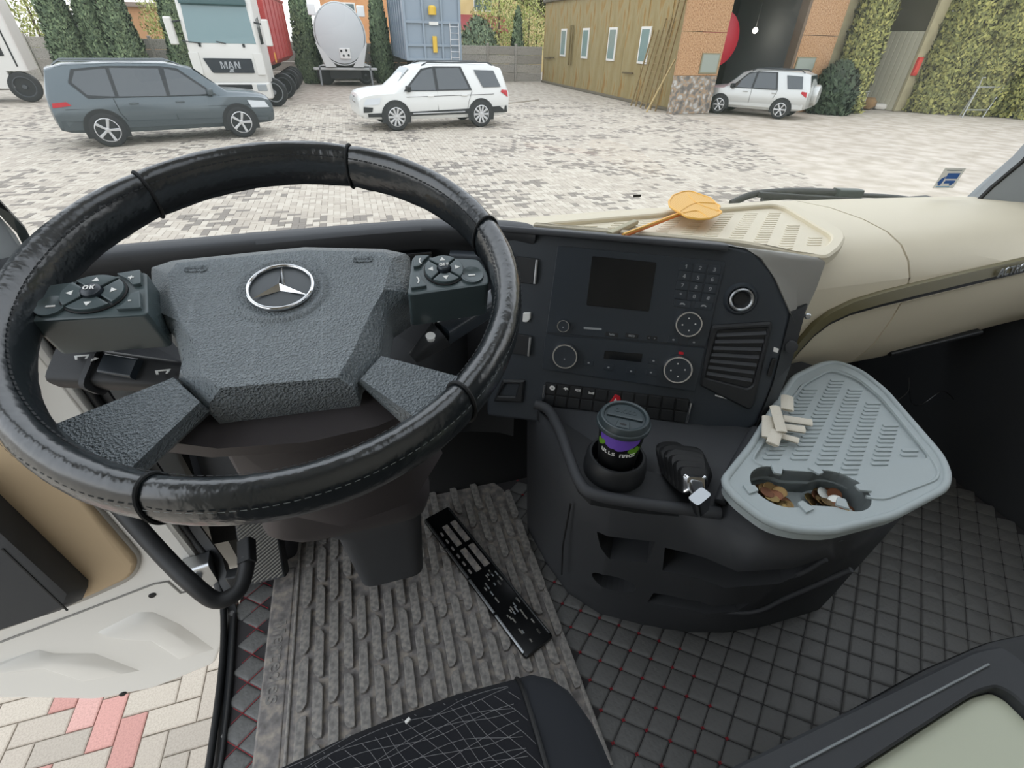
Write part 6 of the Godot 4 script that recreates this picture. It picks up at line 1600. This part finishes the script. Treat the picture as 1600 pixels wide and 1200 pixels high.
	part("stile", bar(Vector3(1.30, 1.5, 0.12), Vector3(1.30, 3.05, 0.12), 0.04, 0.04, 0.01, Vector3(0, 0, 1)), silver, ld)
	for k in 6: part("rung", bar(Vector3(0.86, 1.6 + k * 0.26, 0.12), Vector3(1.30, 1.6 + k * 0.26, 0.12), 0.03, 0.03, 0.008), silver, ld)
	part("hydraulic_cover", rbox(Vector3(0.22, 0.7, 0.10), 0.02), mat("d8b23c", 0.5), g, at(Vector3(0.05, 2.15, 0.08)))
	part("beacon", lathe([Vector2(0.2, 0), Vector2(0.2, 0.3), Vector2(0.14, 0.36), Vector2(0, 0.38)], 14), mat("d8b23c", 0.4), g, Transform3D(Basis(Vector3.RIGHT, -PI / 2), Vector3(0.0, 3.35, 0.15)))
	box(g, "number_plate", Vector3(-0.18, 2.95, 0.05), Vector3(0.28, 3.08, 0.06), mat("e4e4de", 0.5), 0.0)
	box(g, "chassis", Vector3(-0.6, 0.6, -8.0), Vector3(0.6, 1.42, 0.0), black)
	for k in 3: wheel_parts(g, Vector3(-1.15, 0.5, -1.4 - k * 1.35), 0.5, 0.35, mat("9a9da0", 0.4), 0, -1.0)
	# white cab at the left edge
	var l := thing("white_cab", "white lorry cab standing beside the slate grey car", "truck", Transform3D(Basis(Vector3.UP, 0.25), Vector3(-13.35, 0, -27.6)))
	var lr := []
	for s in [[1.05, 0.0], [1.4, 0.0], [3.2, 0.0], [3.6, 0.1]]:
		var ring := PackedVector3Array()
		for q in round_poly(PackedVector2Array([Vector2(-1.2 + s[1], -1.2), Vector2(1.2 - s[1], -1.2), Vector2(1.2 - s[1], 1.0), Vector2(-1.2 + s[1], 1.0)]), 0.12, 3): ring.append(Vector3(q.x, s[0], q.y))
		lr.append(ring)
	part("cab_shell", loft(lr, true, 45.0, true), white, l)
	part("door_gap", bar(Vector3(0.93, 1.2, 1.005), Vector3(0.93, 3.3, 1.005), 0.05, 0.02, 0.004, Vector3(0, 0, 1)), black, l)
	part("vent", plate(round_poly(rect(0.16, 0.42, Vector2(0.62, 1.75)), 0.03, 2), 0.0, 0.02), black, l, at(Vector3(0, 0, 1.0)))
	part("handle", plate(round_poly(rect(0.06, 0.14, Vector2(0.42, 1.6)), 0.02, 2), 0.0, 0.02), black, l, at(Vector3(0, 0, 1.0)))
	part("side_window", plate(round_poly(rect(0.5, 0.62, Vector2(0.2, 2.55)), 0.05, 2), 0.0, 0.015), tint, l, at(Vector3(0, 0, 1.0)))
	box(l, "step_panel", Vector3(-0.2, 0.45, 0.5), Vector3(0.55, 1.1, 1.0), white, 0.05)
	box(l, "chassis", Vector3(-4.0, 0.4, -0.8), Vector3(0.4, 1.0, 0.6), black)
	wheel_parts(l, Vector3(0.85, 0.52, 1.02), 0.52, 0.34, mat("44474a", 0.5), 0, 1.0)

func oval(rx: float, ry: float, y: float, z: float) -> Array:
	var o := []
	for a in 36: o.append(Vector3(cos(TAU * a / 36) * rx, y + sin(TAU * a / 36) * ry, z))
	return o

func ring4(z: float, y0: float, x: float, hw: float, y1: float, low: float) -> PackedVector3Array:
	var p := PackedVector3Array()
	for q in [Vector2(-low, y0 - 0.15), Vector2(low, y0 - 0.15), Vector2(hw, y0 + 0.1), Vector2(hw, y1), Vector2(-hw, y1), Vector2(-hw, y0 + 0.1)]: p.append(Vector3(q.x, q.y, z))
	return p

# ---------------------------------------------------------------- buildings
func buildings() -> void:
	var ochre := toned(tone(0.006, [[0.0, "897648"], [0.42, "94845a"], [0.6, "998b64"], [0.75, "94753c"], [1.0, "836232"]], FastNoiseLite.TYPE_SIMPLEX_SMOOTH, 512, 6), 0.35, 0.7)
	ochre.uv1_scale = Vector3(0.5, 0.12, 0.5)
	var pale := toned(tone(0.01, [[0.0, "9a9172"], [1.0, "b0a684"]]), 0.3, 0.7)
	var osb := toned(tone(0.035, [[0.0, "7d5a3c"], [0.4, "a07a56"], [0.5, "c09870"], [0.6, "a88260"], [1.0, "d8b890"]]), 0.8, 0.85)
	var grim := toned(tone(0.02, [[0.0, "56524e"], [0.4, "7a746e"], [0.5, "a88a6a"], [0.6, "8a847c"], [0.75, "b0aca6"], [1.0, "c4c0ba"]], FastNoiseLite.TYPE_SIMPLEX_SMOOTH, 512, 6), 0.28, 0.85)
	var dark := mat("80868a", 0.9)
	var b := thing("workshop", "long ochre sheet metal workshop with four narrow windows", "building")
	for k in 9: box(b, "wall_sheet", Vector3(13.6, 0, -38.2 + k * 1.99), Vector3(13.8, 4.5, -38.2 + (k + 1) * 1.985), ochre, 0.012)
	box(b, "eaves", Vector3(13.45, 4.45, -38.4), Vector3(14.0, 4.6, -20.2), mat("5a5344", 0.7), 0.02)
	box(b, "roof", Vector3(13.6, 4.6, -38.4), Vector3(21.0, 4.75, -20.2), mat("6a665c", 0.8), 0.0)
	box(b, "plinth", Vector3(13.52, 0, -38.2), Vector3(13.62, 0.12, -20.4), mat("6d6556", 0.9), 0.01)
	for w in [[-34.99, -33.9, 1.60], [-31.57, -30.5, 1.62], [-28.18, -27.0, 1.64], [-24.84, -23.6, 1.66]]:
		var win := part("window", rbox(Vector3(0.06, 1.42, 0.92), 0.015), M.white_paint, b, at(Vector3(13.58, 2.33, (w[0] + w[1]) / 2.0)))
		part("pane", rbox(Vector3(0.02, 1.22, 0.70), 0.0), mat("7f9490", 0.12), win, at(Vector3(-0.028, 0, 0)))
	for q in [[-37.6, 1.45], [-25.9, 1.2], [-36.9, 1.5]]:
		part("bracket", bar(Vector3(13.5, q[1], q[0]), Vector3(13.5, q[1] + 0.02, q[0] + 1.1), 0.05, 0.06, 0.01), mat("5f5138", 0.8), b)
	for q in [-33.2, -32.9]: part("downpipe", tube([Vector3(13.5, 1.2, q), Vector3(13.5, 3.2, q)], 0.05, 6), mat("7a6a42", 0.7), b)
	# chipboard front with the open doorway
	var f := thing("chipboard_front", "orange brown chipboard cladding either side of the open garage doorway", "wall cladding")
	for e in [[12.95, 14.95], [18.62, 20.55]]:
		box(f, "board", Vector3(e[0], 1.38, -20.35), Vector3(e[1], 2.82, -20.2), osb, 0.01)
		box(f, "board", Vector3(e[0], 2.835, -20.35), Vector3(e[1], 5.4, -20.2), osb, 0.01)
		box(f, "lower_board", Vector3(e[0], 0.0, -20.35), Vector3(e[1], 1.365, -20.2), grim if e[0] < 15 else osb, 0.01)
	for e in [[14.0, 14.85, 1.45, 2.15], [18.75, 19.75, 1.58, 2.08]]:
		var w := box(f, "hatch_window", Vector3(e[0], e[2], -20.2), Vector3(e[1], e[3], -20.16), mat("7d7a62", 0.5), 0.01)
		part("pane", rbox(Vector3(e[1] - e[0] - 0.1, e[3] - e[2] - 0.1, 0.012), 0.0), mat("8f968c", 0.15), w, at(Vector3(0, 0, 0.02)))
	box(f, "lintel", Vector3(12.95, 5.4, -20.4), Vector3(20.55, 6.2, -20.2), osb, 0.01)
	box(f, "door_jamb", Vector3(18.50, 0, -20.6), Vector3(18.64, 5.4, -20.15), mat("6a5a4a", 0.8), 0.01)
	var room := setting("garage_interior", "unlit grey garage interior behind the doorway")
	box(room, "back_wall", Vector3(13.9, 0, -32.2), Vector3(26.0, 6, -32.0), dark, 0.0)
	box(room, "side_wall", Vector3(13.82, 0, -32.0), Vector3(13.95, 4.4, -20.4), dark, 0.0)
	box(room, "side_wall", Vector3(25.4, 0, -32.0), Vector3(25.5, 6, -27.0), dark, 0.0)
	box(room, "side_wall", Vector3(20.6, 0, -27.2), Vector3(25.4, 6, -27.0), pale, 0.0)
	box(room, "ceiling_deck", Vector3(13.9, 6.0, -32.2), Vector3(26.0, 6.1, -20.3), dark, 0.0)
	box(room, "column", Vector3(20.3, 0, -26.9), Vector3(20.6, 6, -20.4), dark, 0.0)
	var tk := thing("red_tank", "red round ended tank standing in the dark garage", "tank", at(Vector3(15.75, 0, -21.6)))
	var tr := []
	for s in [[0.0, 0.05], [-0.05, 0.6], [-0.15, 0.95], [-0.4, 1.0], [-6.5, 1.0]]:
		var ring := PackedVector3Array()
		for a in 32: ring.append(Vector3(cos(TAU * a / 32) * 1.05 * s[1], 2.62 + sin(TAU * a / 32) * 1.05 * s[1], s[0]))
		tr.append(ring)
	part("shell", loft(tr, true, 50.0, true), mat("b81a30", 0.35), tk)
	part("cradle", rbox(Vector3(1.2, 0.3, 5.0), 0.03), mat("8a8d8f", 0.5), tk, at(Vector3(0, 1.45, -3.6)))
	for s in [-0.7, 0.7]: part("leg", rbox(Vector3(0.14, 1.32, 0.14), 0.01), mat("8a8d8f", 0.5), tk, at(Vector3(s * 0.7, 0.66, -4.0)))
	var lm := mat("ffffff", 0.5)
	lm.emission_enabled = true
	lm.emission = Color("fff6e4")
	lm.emission_energy_multiplier = 4.0
	var lamp := thing("work_lamp", "bright work lamp glowing inside the dark garage", "lamp", at(Vector3(19.3, 3.02, -24.0)))
	part("bulb", lathe([Vector2(0, -0.12), Vector2(0.09, -0.08), Vector2(0.13, 0.0), Vector2(0.09, 0.08), Vector2(0, 0.12)], 14), lm, lamp)
	part("cord", tube([Vector3(0, 0.1, 0), Vector3(0.05, 2.9, 0)], 0.012, 5), mat("777a7c", 0.6), lamp)
	var ol := OmniLight3D.new()
	ol.light_color = Color("fff2dc")
	ol.light_energy = 0.25
	ol.light_size = 0.13
	ol.omni_range = 20.0
	ol.omni_attenuation = 2.0
	ol.shadow_enabled = true
	ol.position = Vector3(0, 0, 0.2)
	lamp.add_child(ol)
	# side building with the roll-up gate
	var s2 := thing("side_building", "pale building wing with a grey corrugated roll-up gate", "building")
	var corr := mat("c4c0aa", 0.6)
	for k in 24: box(s2, "gate_rib", Vector3(25.2, 0.0, -26.9 + k * 0.285), Vector3(25.26, 3.1, -26.9 + k * 0.285 + 0.25), corr, 0.015)
	box(s2, "gate_back", Vector3(25.24, 0.0, -27.0), Vector3(25.4, 3.1, -20.0), corr, 0.0)
	box(s2, "opening_shade_panel", Vector3(25.3, 3.1, -27.0), Vector3(25.4, 6.0, -20.0), mat("4a4632", 0.8), 0.0)  # solid panel, its dark colour stands for shade inside the open gate top
	box(s2, "gate_post", Vector3(25.15, 0, -20.05), Vector3(25.75, 6.0, -19.9), pale, 0.02)
	box(s2, "sign_board", Vector3(22.6, 4.0, -22.0), Vector3(23.6, 5.2, -21.95), M.white_paint, 0.01)
	box(s2, "wall_strip", Vector3(20.56, 0, -21.0), Vector3(21.9, 6.0, -20.6), pale, 0.0)
	var fb := thing("fire_box", "red fire box hung on the pale gate post", "fire box", at(Vector3(25.3, 1.8, -19.85)))
	part("case", rbox(Vector3(0.26, 0.7, 0.14), 0.02), mat("c8342c", 0.45), fb)
	part("door", rbox(Vector3(0.2, 0.5, 0.02), 0.01), mat("d64a3e", 0.4), fb, at(Vector3(0, 0.02, 0.075)))
	# ladders against the workshop
	var wood := mat("8a7650", 0.8)
	var lads := [["three metre wooden ladder leaning flat on the ochre wall, farthest from the chipboard", -23.2, 2.9], ["tall wooden ladder leaning on the ochre wall between the other two", -22.3, 3.3], ["tallest wooden ladder leaning on the ochre wall next to the chipboard", -21.4, 4.6]]
	for k in 3:
		var L: Array = lads[k]
		var t := thing("wooden_ladder", L[0], "ladder", at(Vector3(13.0 - 0.0, 0.0, L[1]), 0, 0, 0), "ladders on the workshop wall")
		var hgt: float = L[2]
		for s in [-0.22, 0.22]: part("stile", bar(Vector3(-0.1, 0.0, s), Vector3(0.48, hgt, s), 0.06, 0.05, 0.008, Vector3(0, 0, 1)), wood, t)
		for j in int(hgt / 0.3): part("rung", bar(Vector3(-0.1 + 0.58 * (0.2 + j * 0.3) / hgt, 0.2 + j * 0.3, -0.22), Vector3(-0.1 + 0.58 * (0.2 + j * 0.3) / hgt, 0.2 + j * 0.3, 0.22), 0.03, 0.03, 0.006), wood, t)
	var pole := part("wooden_prop", bar(Vector3(12.3, 0.0, -20.9), Vector3(13.3, 1.9, -21.0), 0.06, 0.05, 0.008), mat("b09a6c", 0.8), self)
	tag(pole, "pale wooden prop leaning against the ladders", "prop")
	# houses behind the fence
	var cream := toned(tone(0.01, [[0.0, "c9b07a"], [1.0, "d8c28e"]]), 0.2, 0.85)
	var peach := toned(tone(0.01, [[0.0, "c98f62"], [1.0, "d6a070"]]), 0.2, 0.85)
	var h := thing("cream_house", "cream house with a dark red lean-to roof behind the fence", "house")
	box(h, "wall", Vector3(10.0, 0, -60), Vector3(17.5, 6.0, -51), cream, 0.0)
	part("gable", plate(PackedVector2Array([Vector2(13.2, 6.0), Vector2(19.4, 3.6), Vector2(19.4, 0), Vector2(17.4, 0), Vector2(17.4, 6.0)]), 0.0, 0.3), cream, h, at(Vector3(0, 0, -51.3)))
	part("verge", bar(Vector3(13.5, 6.5, -50.9), Vector3(20.0, 3.2, -50.9), 0.5, 0.12, 0.02), mat("6d5a50", 0.8), h)
	part("lean_to_roof", sheet([[Vector3(10.2, 3.0, -49.0), Vector3(14.3, 3.0, -49.0)], [Vector3(10.2, 4.1, -51.0), Vector3(14.3, 4.1, -51.0)]], Vector3(0, -0.1, 0)), mat("8e3a3c", 0.7), h)
	box(h, "porch_wall", Vector3(10.4, 0, -51), Vector3(14.1, 3.0, -49.4), cream, 0.0)
	var wn := box(h, "window", Vector3(11.6, 4.35, -51.05), Vector3(13.2, 5.6, -50.95), M.white_paint, 0.0)
	part("pane", rbox(Vector3(0.7, 1.1, 0.02), 0.0), mat("55686c", 0.15), wn, at(Vector3(-0.4, 0, 0.06)))
	part("pane", rbox(Vector3(0.7, 1.1, 0.02), 0.0), mat("55686c", 0.15), wn, at(Vector3(0.4, 0, 0.06)))
	var h2 := thing("peach_house", "peach coloured house partly hidden by the tall conifers", "house")
	box(h2, "wall", Vector3(-1.0, 0, -60), Vector3(5.6, 7.0, -51), peach, 0.0)
	var wn2 := box(h2, "window", Vector3(0.5, 3.2, -51.05), Vector3(1.7, 4.6, -50.95), M.white_paint, 0.0)
	part("pane", rbox(Vector3(1.0, 1.2, 0.02), 0.0), mat("55686c", 0.15), wn2, at(Vector3(0, 0, 0.06)))
	part("roof", rbox(Vector3(7.2, 0.3, 9.6), 0.05), mat("7d4238", 0.7), h2, at(Vector3(2.3, 7.1, -55.5)))
	var h3 := thing("brick_house", "low tan brick house between conifers behind the white truck", "house")
	box(h3, "wall", Vector3(-17.0, 0, -58), Vector3(-9.5, 3.9, -52), mat("b88c66", 0.85), 0.0)
	part("roof", rbox(Vector3(8.4, 0.3, 6.8), 0.05), mat("8a7a70", 0.7), h3, at(Vector3(-13.2, 4.0, -55)))
	# trestle and cart by the hedge
	var tm := mat("a8aaa6", 0.45, 0.4)
	var tt := thing("metal_trestle", "grey tubular metal trestle standing before the hedge", "trestle", at(Vector3(27.0, 0, -17.6), -0.15))
	part("top_bar", tube([Vector3(-0.5, 1.15, 0), Vector3(1.2, 1.15, -0.1)], 0.03, 6), tm, tt)
	for q in [[-0.4, -0.75, 0.25], [-0.4, -0.2, -0.4], [0.85, 0.35, 0.2], [0.85, 1.2, -0.3]]: part("leg", tube([Vector3(q[0], 1.15, 0), Vector3(q[1], 0.0, q[2])], 0.028, 6), tm, tt)
	part("cross_bar", tube([Vector3(-0.65, 0.3, 0.2), Vector3(0.45, 0.3, 0.17)], 0.025, 6), tm, tt)
	part("hook", tube([Vector3(-0.4, 1.15, 0), Vector3(-0.45, 1.5, 0), Vector3(-0.3, 1.5, 0)], 0.025, 6), tm, tt)
	part("strap", tube([Vector3(1.1, 1.15, -0.1), Vector3(1.15, 0.6, -0.1)], 0.03, 6), mat("d8d6d0", 0.8), tt)
	var ct := thing("hand_cart", "small grey hand cart with a white bundle beside the thuja", "cart", at(Vector3(23.6, 0, -20.9), 0.2))
	part("deck", rbox(Vector3(0.9, 0.05, 0.6), 0.01), tm, ct, at(Vector3(0, 0.75, 0)))
	for q in [[-0.4, -0.25], [0.4, -0.25], [-0.4, 0.25], [0.4, 0.25]]: part("leg", tube([Vector3(q[0], 0.75, q[1]), Vector3(q[0] * 1.1, 0.0, q[1])], 0.025, 6), tm, ct)
	part("bundle", rbox(Vector3(0.3, 0.22, 0.25), 0.08), M.white_paint, ct, at(Vector3(0.05, 0.89, 0)))
	part("lower_shelf", rbox(Vector3(0.85, 0.08, 0.5), 0.02), mat("4a4c4c", 0.6), ct, at(Vector3(0, 0.25, 0)))
	var hp := thing("rubbish_heap", "brown and white rubbish heap at the foot of the corrugated gate", "rubbish", at(Vector3(24.6, 0, -20.8)))
	part("sack", rbox(Vector3(0.7, 0.5, 0.6), 0.2), mat("8a6a42", 0.9), hp, at(Vector3(-0.2, 0.25, 0), 0.5))
	part("paper", rbox(Vector3(0.5, 0.25, 0.5), 0.1), mat("c9c4ba", 0.9), hp, at(Vector3(0.45, 0.13, 0.15), 0.9))

# ---------------------------------------------------------------- plants
func crown(seedv: int, h: float, rad: float, n: int, leaf: float, shape: int, cols: Array) -> ArrayMesh:
	var r := RandomNumberGenerator.new(); r.seed = seedv
	var vs := PackedVector3Array(); var ns := PackedVector3Array(); var cs := PackedColorArray()
	var nz := FastNoiseLite.new(); nz.seed = seedv; nz.frequency = 0.9
	for k in n:
		var t := r.randf()
		var a := r.randf() * TAU
		var rr: float
		var y: float
		if shape == 0:      # slim conifer
			t = 1.0 - sqrt(1.0 - t * 0.995)
			rr = rad * pow(1.0 - t, 0.75) * minf(1.0, 0.55 + t * 6.0)
			y = t * h
		elif shape == 1:    # dense hedge column
			y = t * h
			rr = rad * (1.0 - pow(t, 4.0) * 0.8)
		else:               # loose round crown
			var ph := acos(r.randf_range(-1, 1))
			rr = rad * sin(ph) * pow(r.randf(), 0.3)
			y = h * 0.55 + cos(ph) * h * 0.45 * pow(r.randf(), 0.3)
		rr *= 1.0 + 0.28 * nz.get_noise_3d(cos(a) * 2, y * 1.2, sin(a) * 2)
		if shape < 2: rr *= r.randf_range(0.82, 1.06)
		var p := Vector3(cos(a) * rr, y, sin(a) * rr)
		var out := Vector3(cos(a), 0.5, sin(a)).normalized()
		var d1 := (Vector3(r.randf_range(-1, 1), r.randf_range(0.2, 1.4), r.randf_range(-1, 1)) + out * 0.4).normalized() * leaf * r.randf_range(0.6, 1.3)
		var d2 := d1.cross(out + Vector3(r.randf_range(-0.6, 0.6), r.randf_range(-0.6, 0.6), r.randf_range(-0.6, 0.6))).normalized() * leaf * 0.4
		var c: Color = cols[r.randi_range(0, cols.size() - 1)]
		c = c.lerp(cols[0], 0.3 * r.randf()).srgb_to_linear()
		for v in [p - d2, p + d1, p + d2]:
			vs.append(v); ns.append(out); cs.append(c)
	var arr := []
	arr.resize(Mesh.ARRAY_MAX)
	arr[Mesh.ARRAY_VERTEX] = vs; arr[Mesh.ARRAY_NORMAL] = ns; arr[Mesh.ARRAY_COLOR] = cs
	var m := ArrayMesh.new()
	m.add_surface_from_arrays(Mesh.PRIMITIVE_TRIANGLES, arr)
	return m

func plant(called: String, label: String, cat: String, group: String, p: Vector3, crown_m: Mesh, trunk_h: float, core: float, h: float, turn := 0.0, slim := 1.0, inner := "566648") -> void:
	var t := thing(called, label, cat, Transform3D(Basis(Vector3.UP, turn) * Basis.from_scale(Vector3(slim, 1, slim)), p), group)
	var lm := vcol(0.8)
	part("foliage", crown_m, lm, t)
	part("trunk", tube([Vector3(0, 0, 0), Vector3(0.03, trunk_h, 0.02)], [0.09, 0.05], 8), mat("5a4a3a", 0.9), t)
	if core > 0.0:
		part("inner_foliage", loft([cone_ring(core * 0.8, 0.1), cone_ring(core, h * 0.15), cone_ring(core * 0.7, h * 0.5), cone_ring(core * 0.15, h * 0.9)], true, 60.0), mat(inner, 0.95), t)

func cone_ring(r: float, y: float) -> PackedVector3Array:
	var o := PackedVector3Array()
	for k in 12: o.append(Vector3(cos(-TAU * k / 12) * r, y, sin(-TAU * k / 12) * r))
	return o

func plants() -> void:
	var g1 := [Color("566648"), Color("6a7a56"), Color("7f8f68"), Color("485840")]
	var g2 := [Color("7f8048"), Color("96944f"), Color("aca65e"), Color("66693a")]
	var g3 := [Color("98a050"), Color("b4b468"), Color("c8c488"), Color("808848")]
	var con := [crown(1, 7.5, 0.95, 11000, 0.15, 0, g1), crown(2, 6.8, 0.85, 11000, 0.15, 0, g1)]
	var spots := [[-14.0, "tall slim conifer behind the slate grey car, first of three beside the white cab"], [-12.6, "tall slim conifer behind the slate grey car, middle one of three"], [-11.3, "tall slim conifer behind the slate grey car, third of three, toward the white lorry"], [-8.6, "tall slim conifer close beside the cab of the white lorry tractor"], [-1.92, "tall slim conifer between the red trailer and the white tank"], [2.45, "tall slim conifer between the white tank and the grey tipper"]]
	for k in spots.size():
		plant("conifer", spots[k][0 + 1], "conifer", "tall conifers along the fence", Vector3(spots[k][0], 0, -36.8 - 0.3 * (k % 2)), con[k % 2], 6.0, 0.62, 7.0, k * 1.3, 1.0 if k < 4 else 0.82)
	plant("small_conifer", "small dark conifer before the cream house", "conifer", "", Vector3(17.2 * 0.72, 0, -40.5), crown(9, 4.6, 0.6, 2600, 0.2, 0, g1), 4.0, 0.4, 4.4)
	plant("garden_bush", "rounded blue green bush under the red lean-to roof", "bush", "", Vector3(9.6, 0, -41.0), crown(10, 3.7, 1.3, 3000, 0.2, 2, [Color("6f7f62"), Color("87946f"), Color("5d6b52")]), 2.0, 0.0, 3.0)
	var loose := [crown(21, 6.0, 2.3, 3600, 0.15, 2, g3), crown(22, 5.5, 1.9, 3200, 0.14, 2, g3)]
	for e in [[Vector3(-17.2, 0.8, -42), 0, "loose yellow green tree beyond the white cab"], [Vector3(-9.9, 0.6, -43), 1, "loose yellow green tree between the conifers beside the lorry"], [Vector3(12.2, 1.2, -45), 0, "loose yellow green tree in front of the cream house"], [Vector3(15.0, 1.0, -46), 1, "loose yellow green tree by the workshop corner"]]:
		plant("leafy_tree", e[2], "tree", "young leafed trees beyond the fence", e[0] - Vector3(0, e[0].y, 0), loose[e[1]], 5.0, 0.0, 5.0)
	var hd := [crown(31, 6.2, 1.25, 16000, 0.16, 1, g2), crown(32, 6.2, 1.2, 16000, 0.16, 1, g2)]
	plant("thuja", "olive green thuja standing beside the chipboard cladding", "thuja", "", Vector3(21.9, 0, -20.0), crown(33, 6.0, 0.75, 9000, 0.15, 1, g2), 4.0, 0.6, 5.8, 0.0, 1.0, "7f8048")
	plant("round_shrub", "dark green rounded shrub at the corner of the chipboard", "shrub", "", Vector3(20.75, 0, -19.6), crown(34, 1.9, 0.85, 3000, 0.18, 1, [Color("3c4a34"), Color("4c5a40"), Color("2f3a2a")]), 1.0, 0.65, 1.8, 0.0, 1.0, "3c4a34")
	var hs := [[Vector3(26.9, 0, -19.6), "olive thuja hedge plant next to the red fire box"], [Vector3(28.2, 0, -18.6), "olive thuja hedge plant behind the metal trestle"], [Vector3(29.5, 0, -17.2), "olive thuja hedge plant, second beyond the trestle"], [Vector3(30.7, 0, -15.7), "olive thuja hedge plant, third beyond the trestle"], [Vector3(31.8, 0, -14.0), "olive thuja hedge plant, fourth beyond the trestle"], [Vector3(28.9, 0, -20.6), "olive thuja hedge plant in the back row beside the gate post"]]
	for k in hs.size():
		plant("hedge_thuja", hs[k][1], "thuja", "thuja hedge beside the gate", hs[k][0], hd[k % 2], 5.0, 0.95, 6.0, k * 1.1, 1.0, "7f8048")
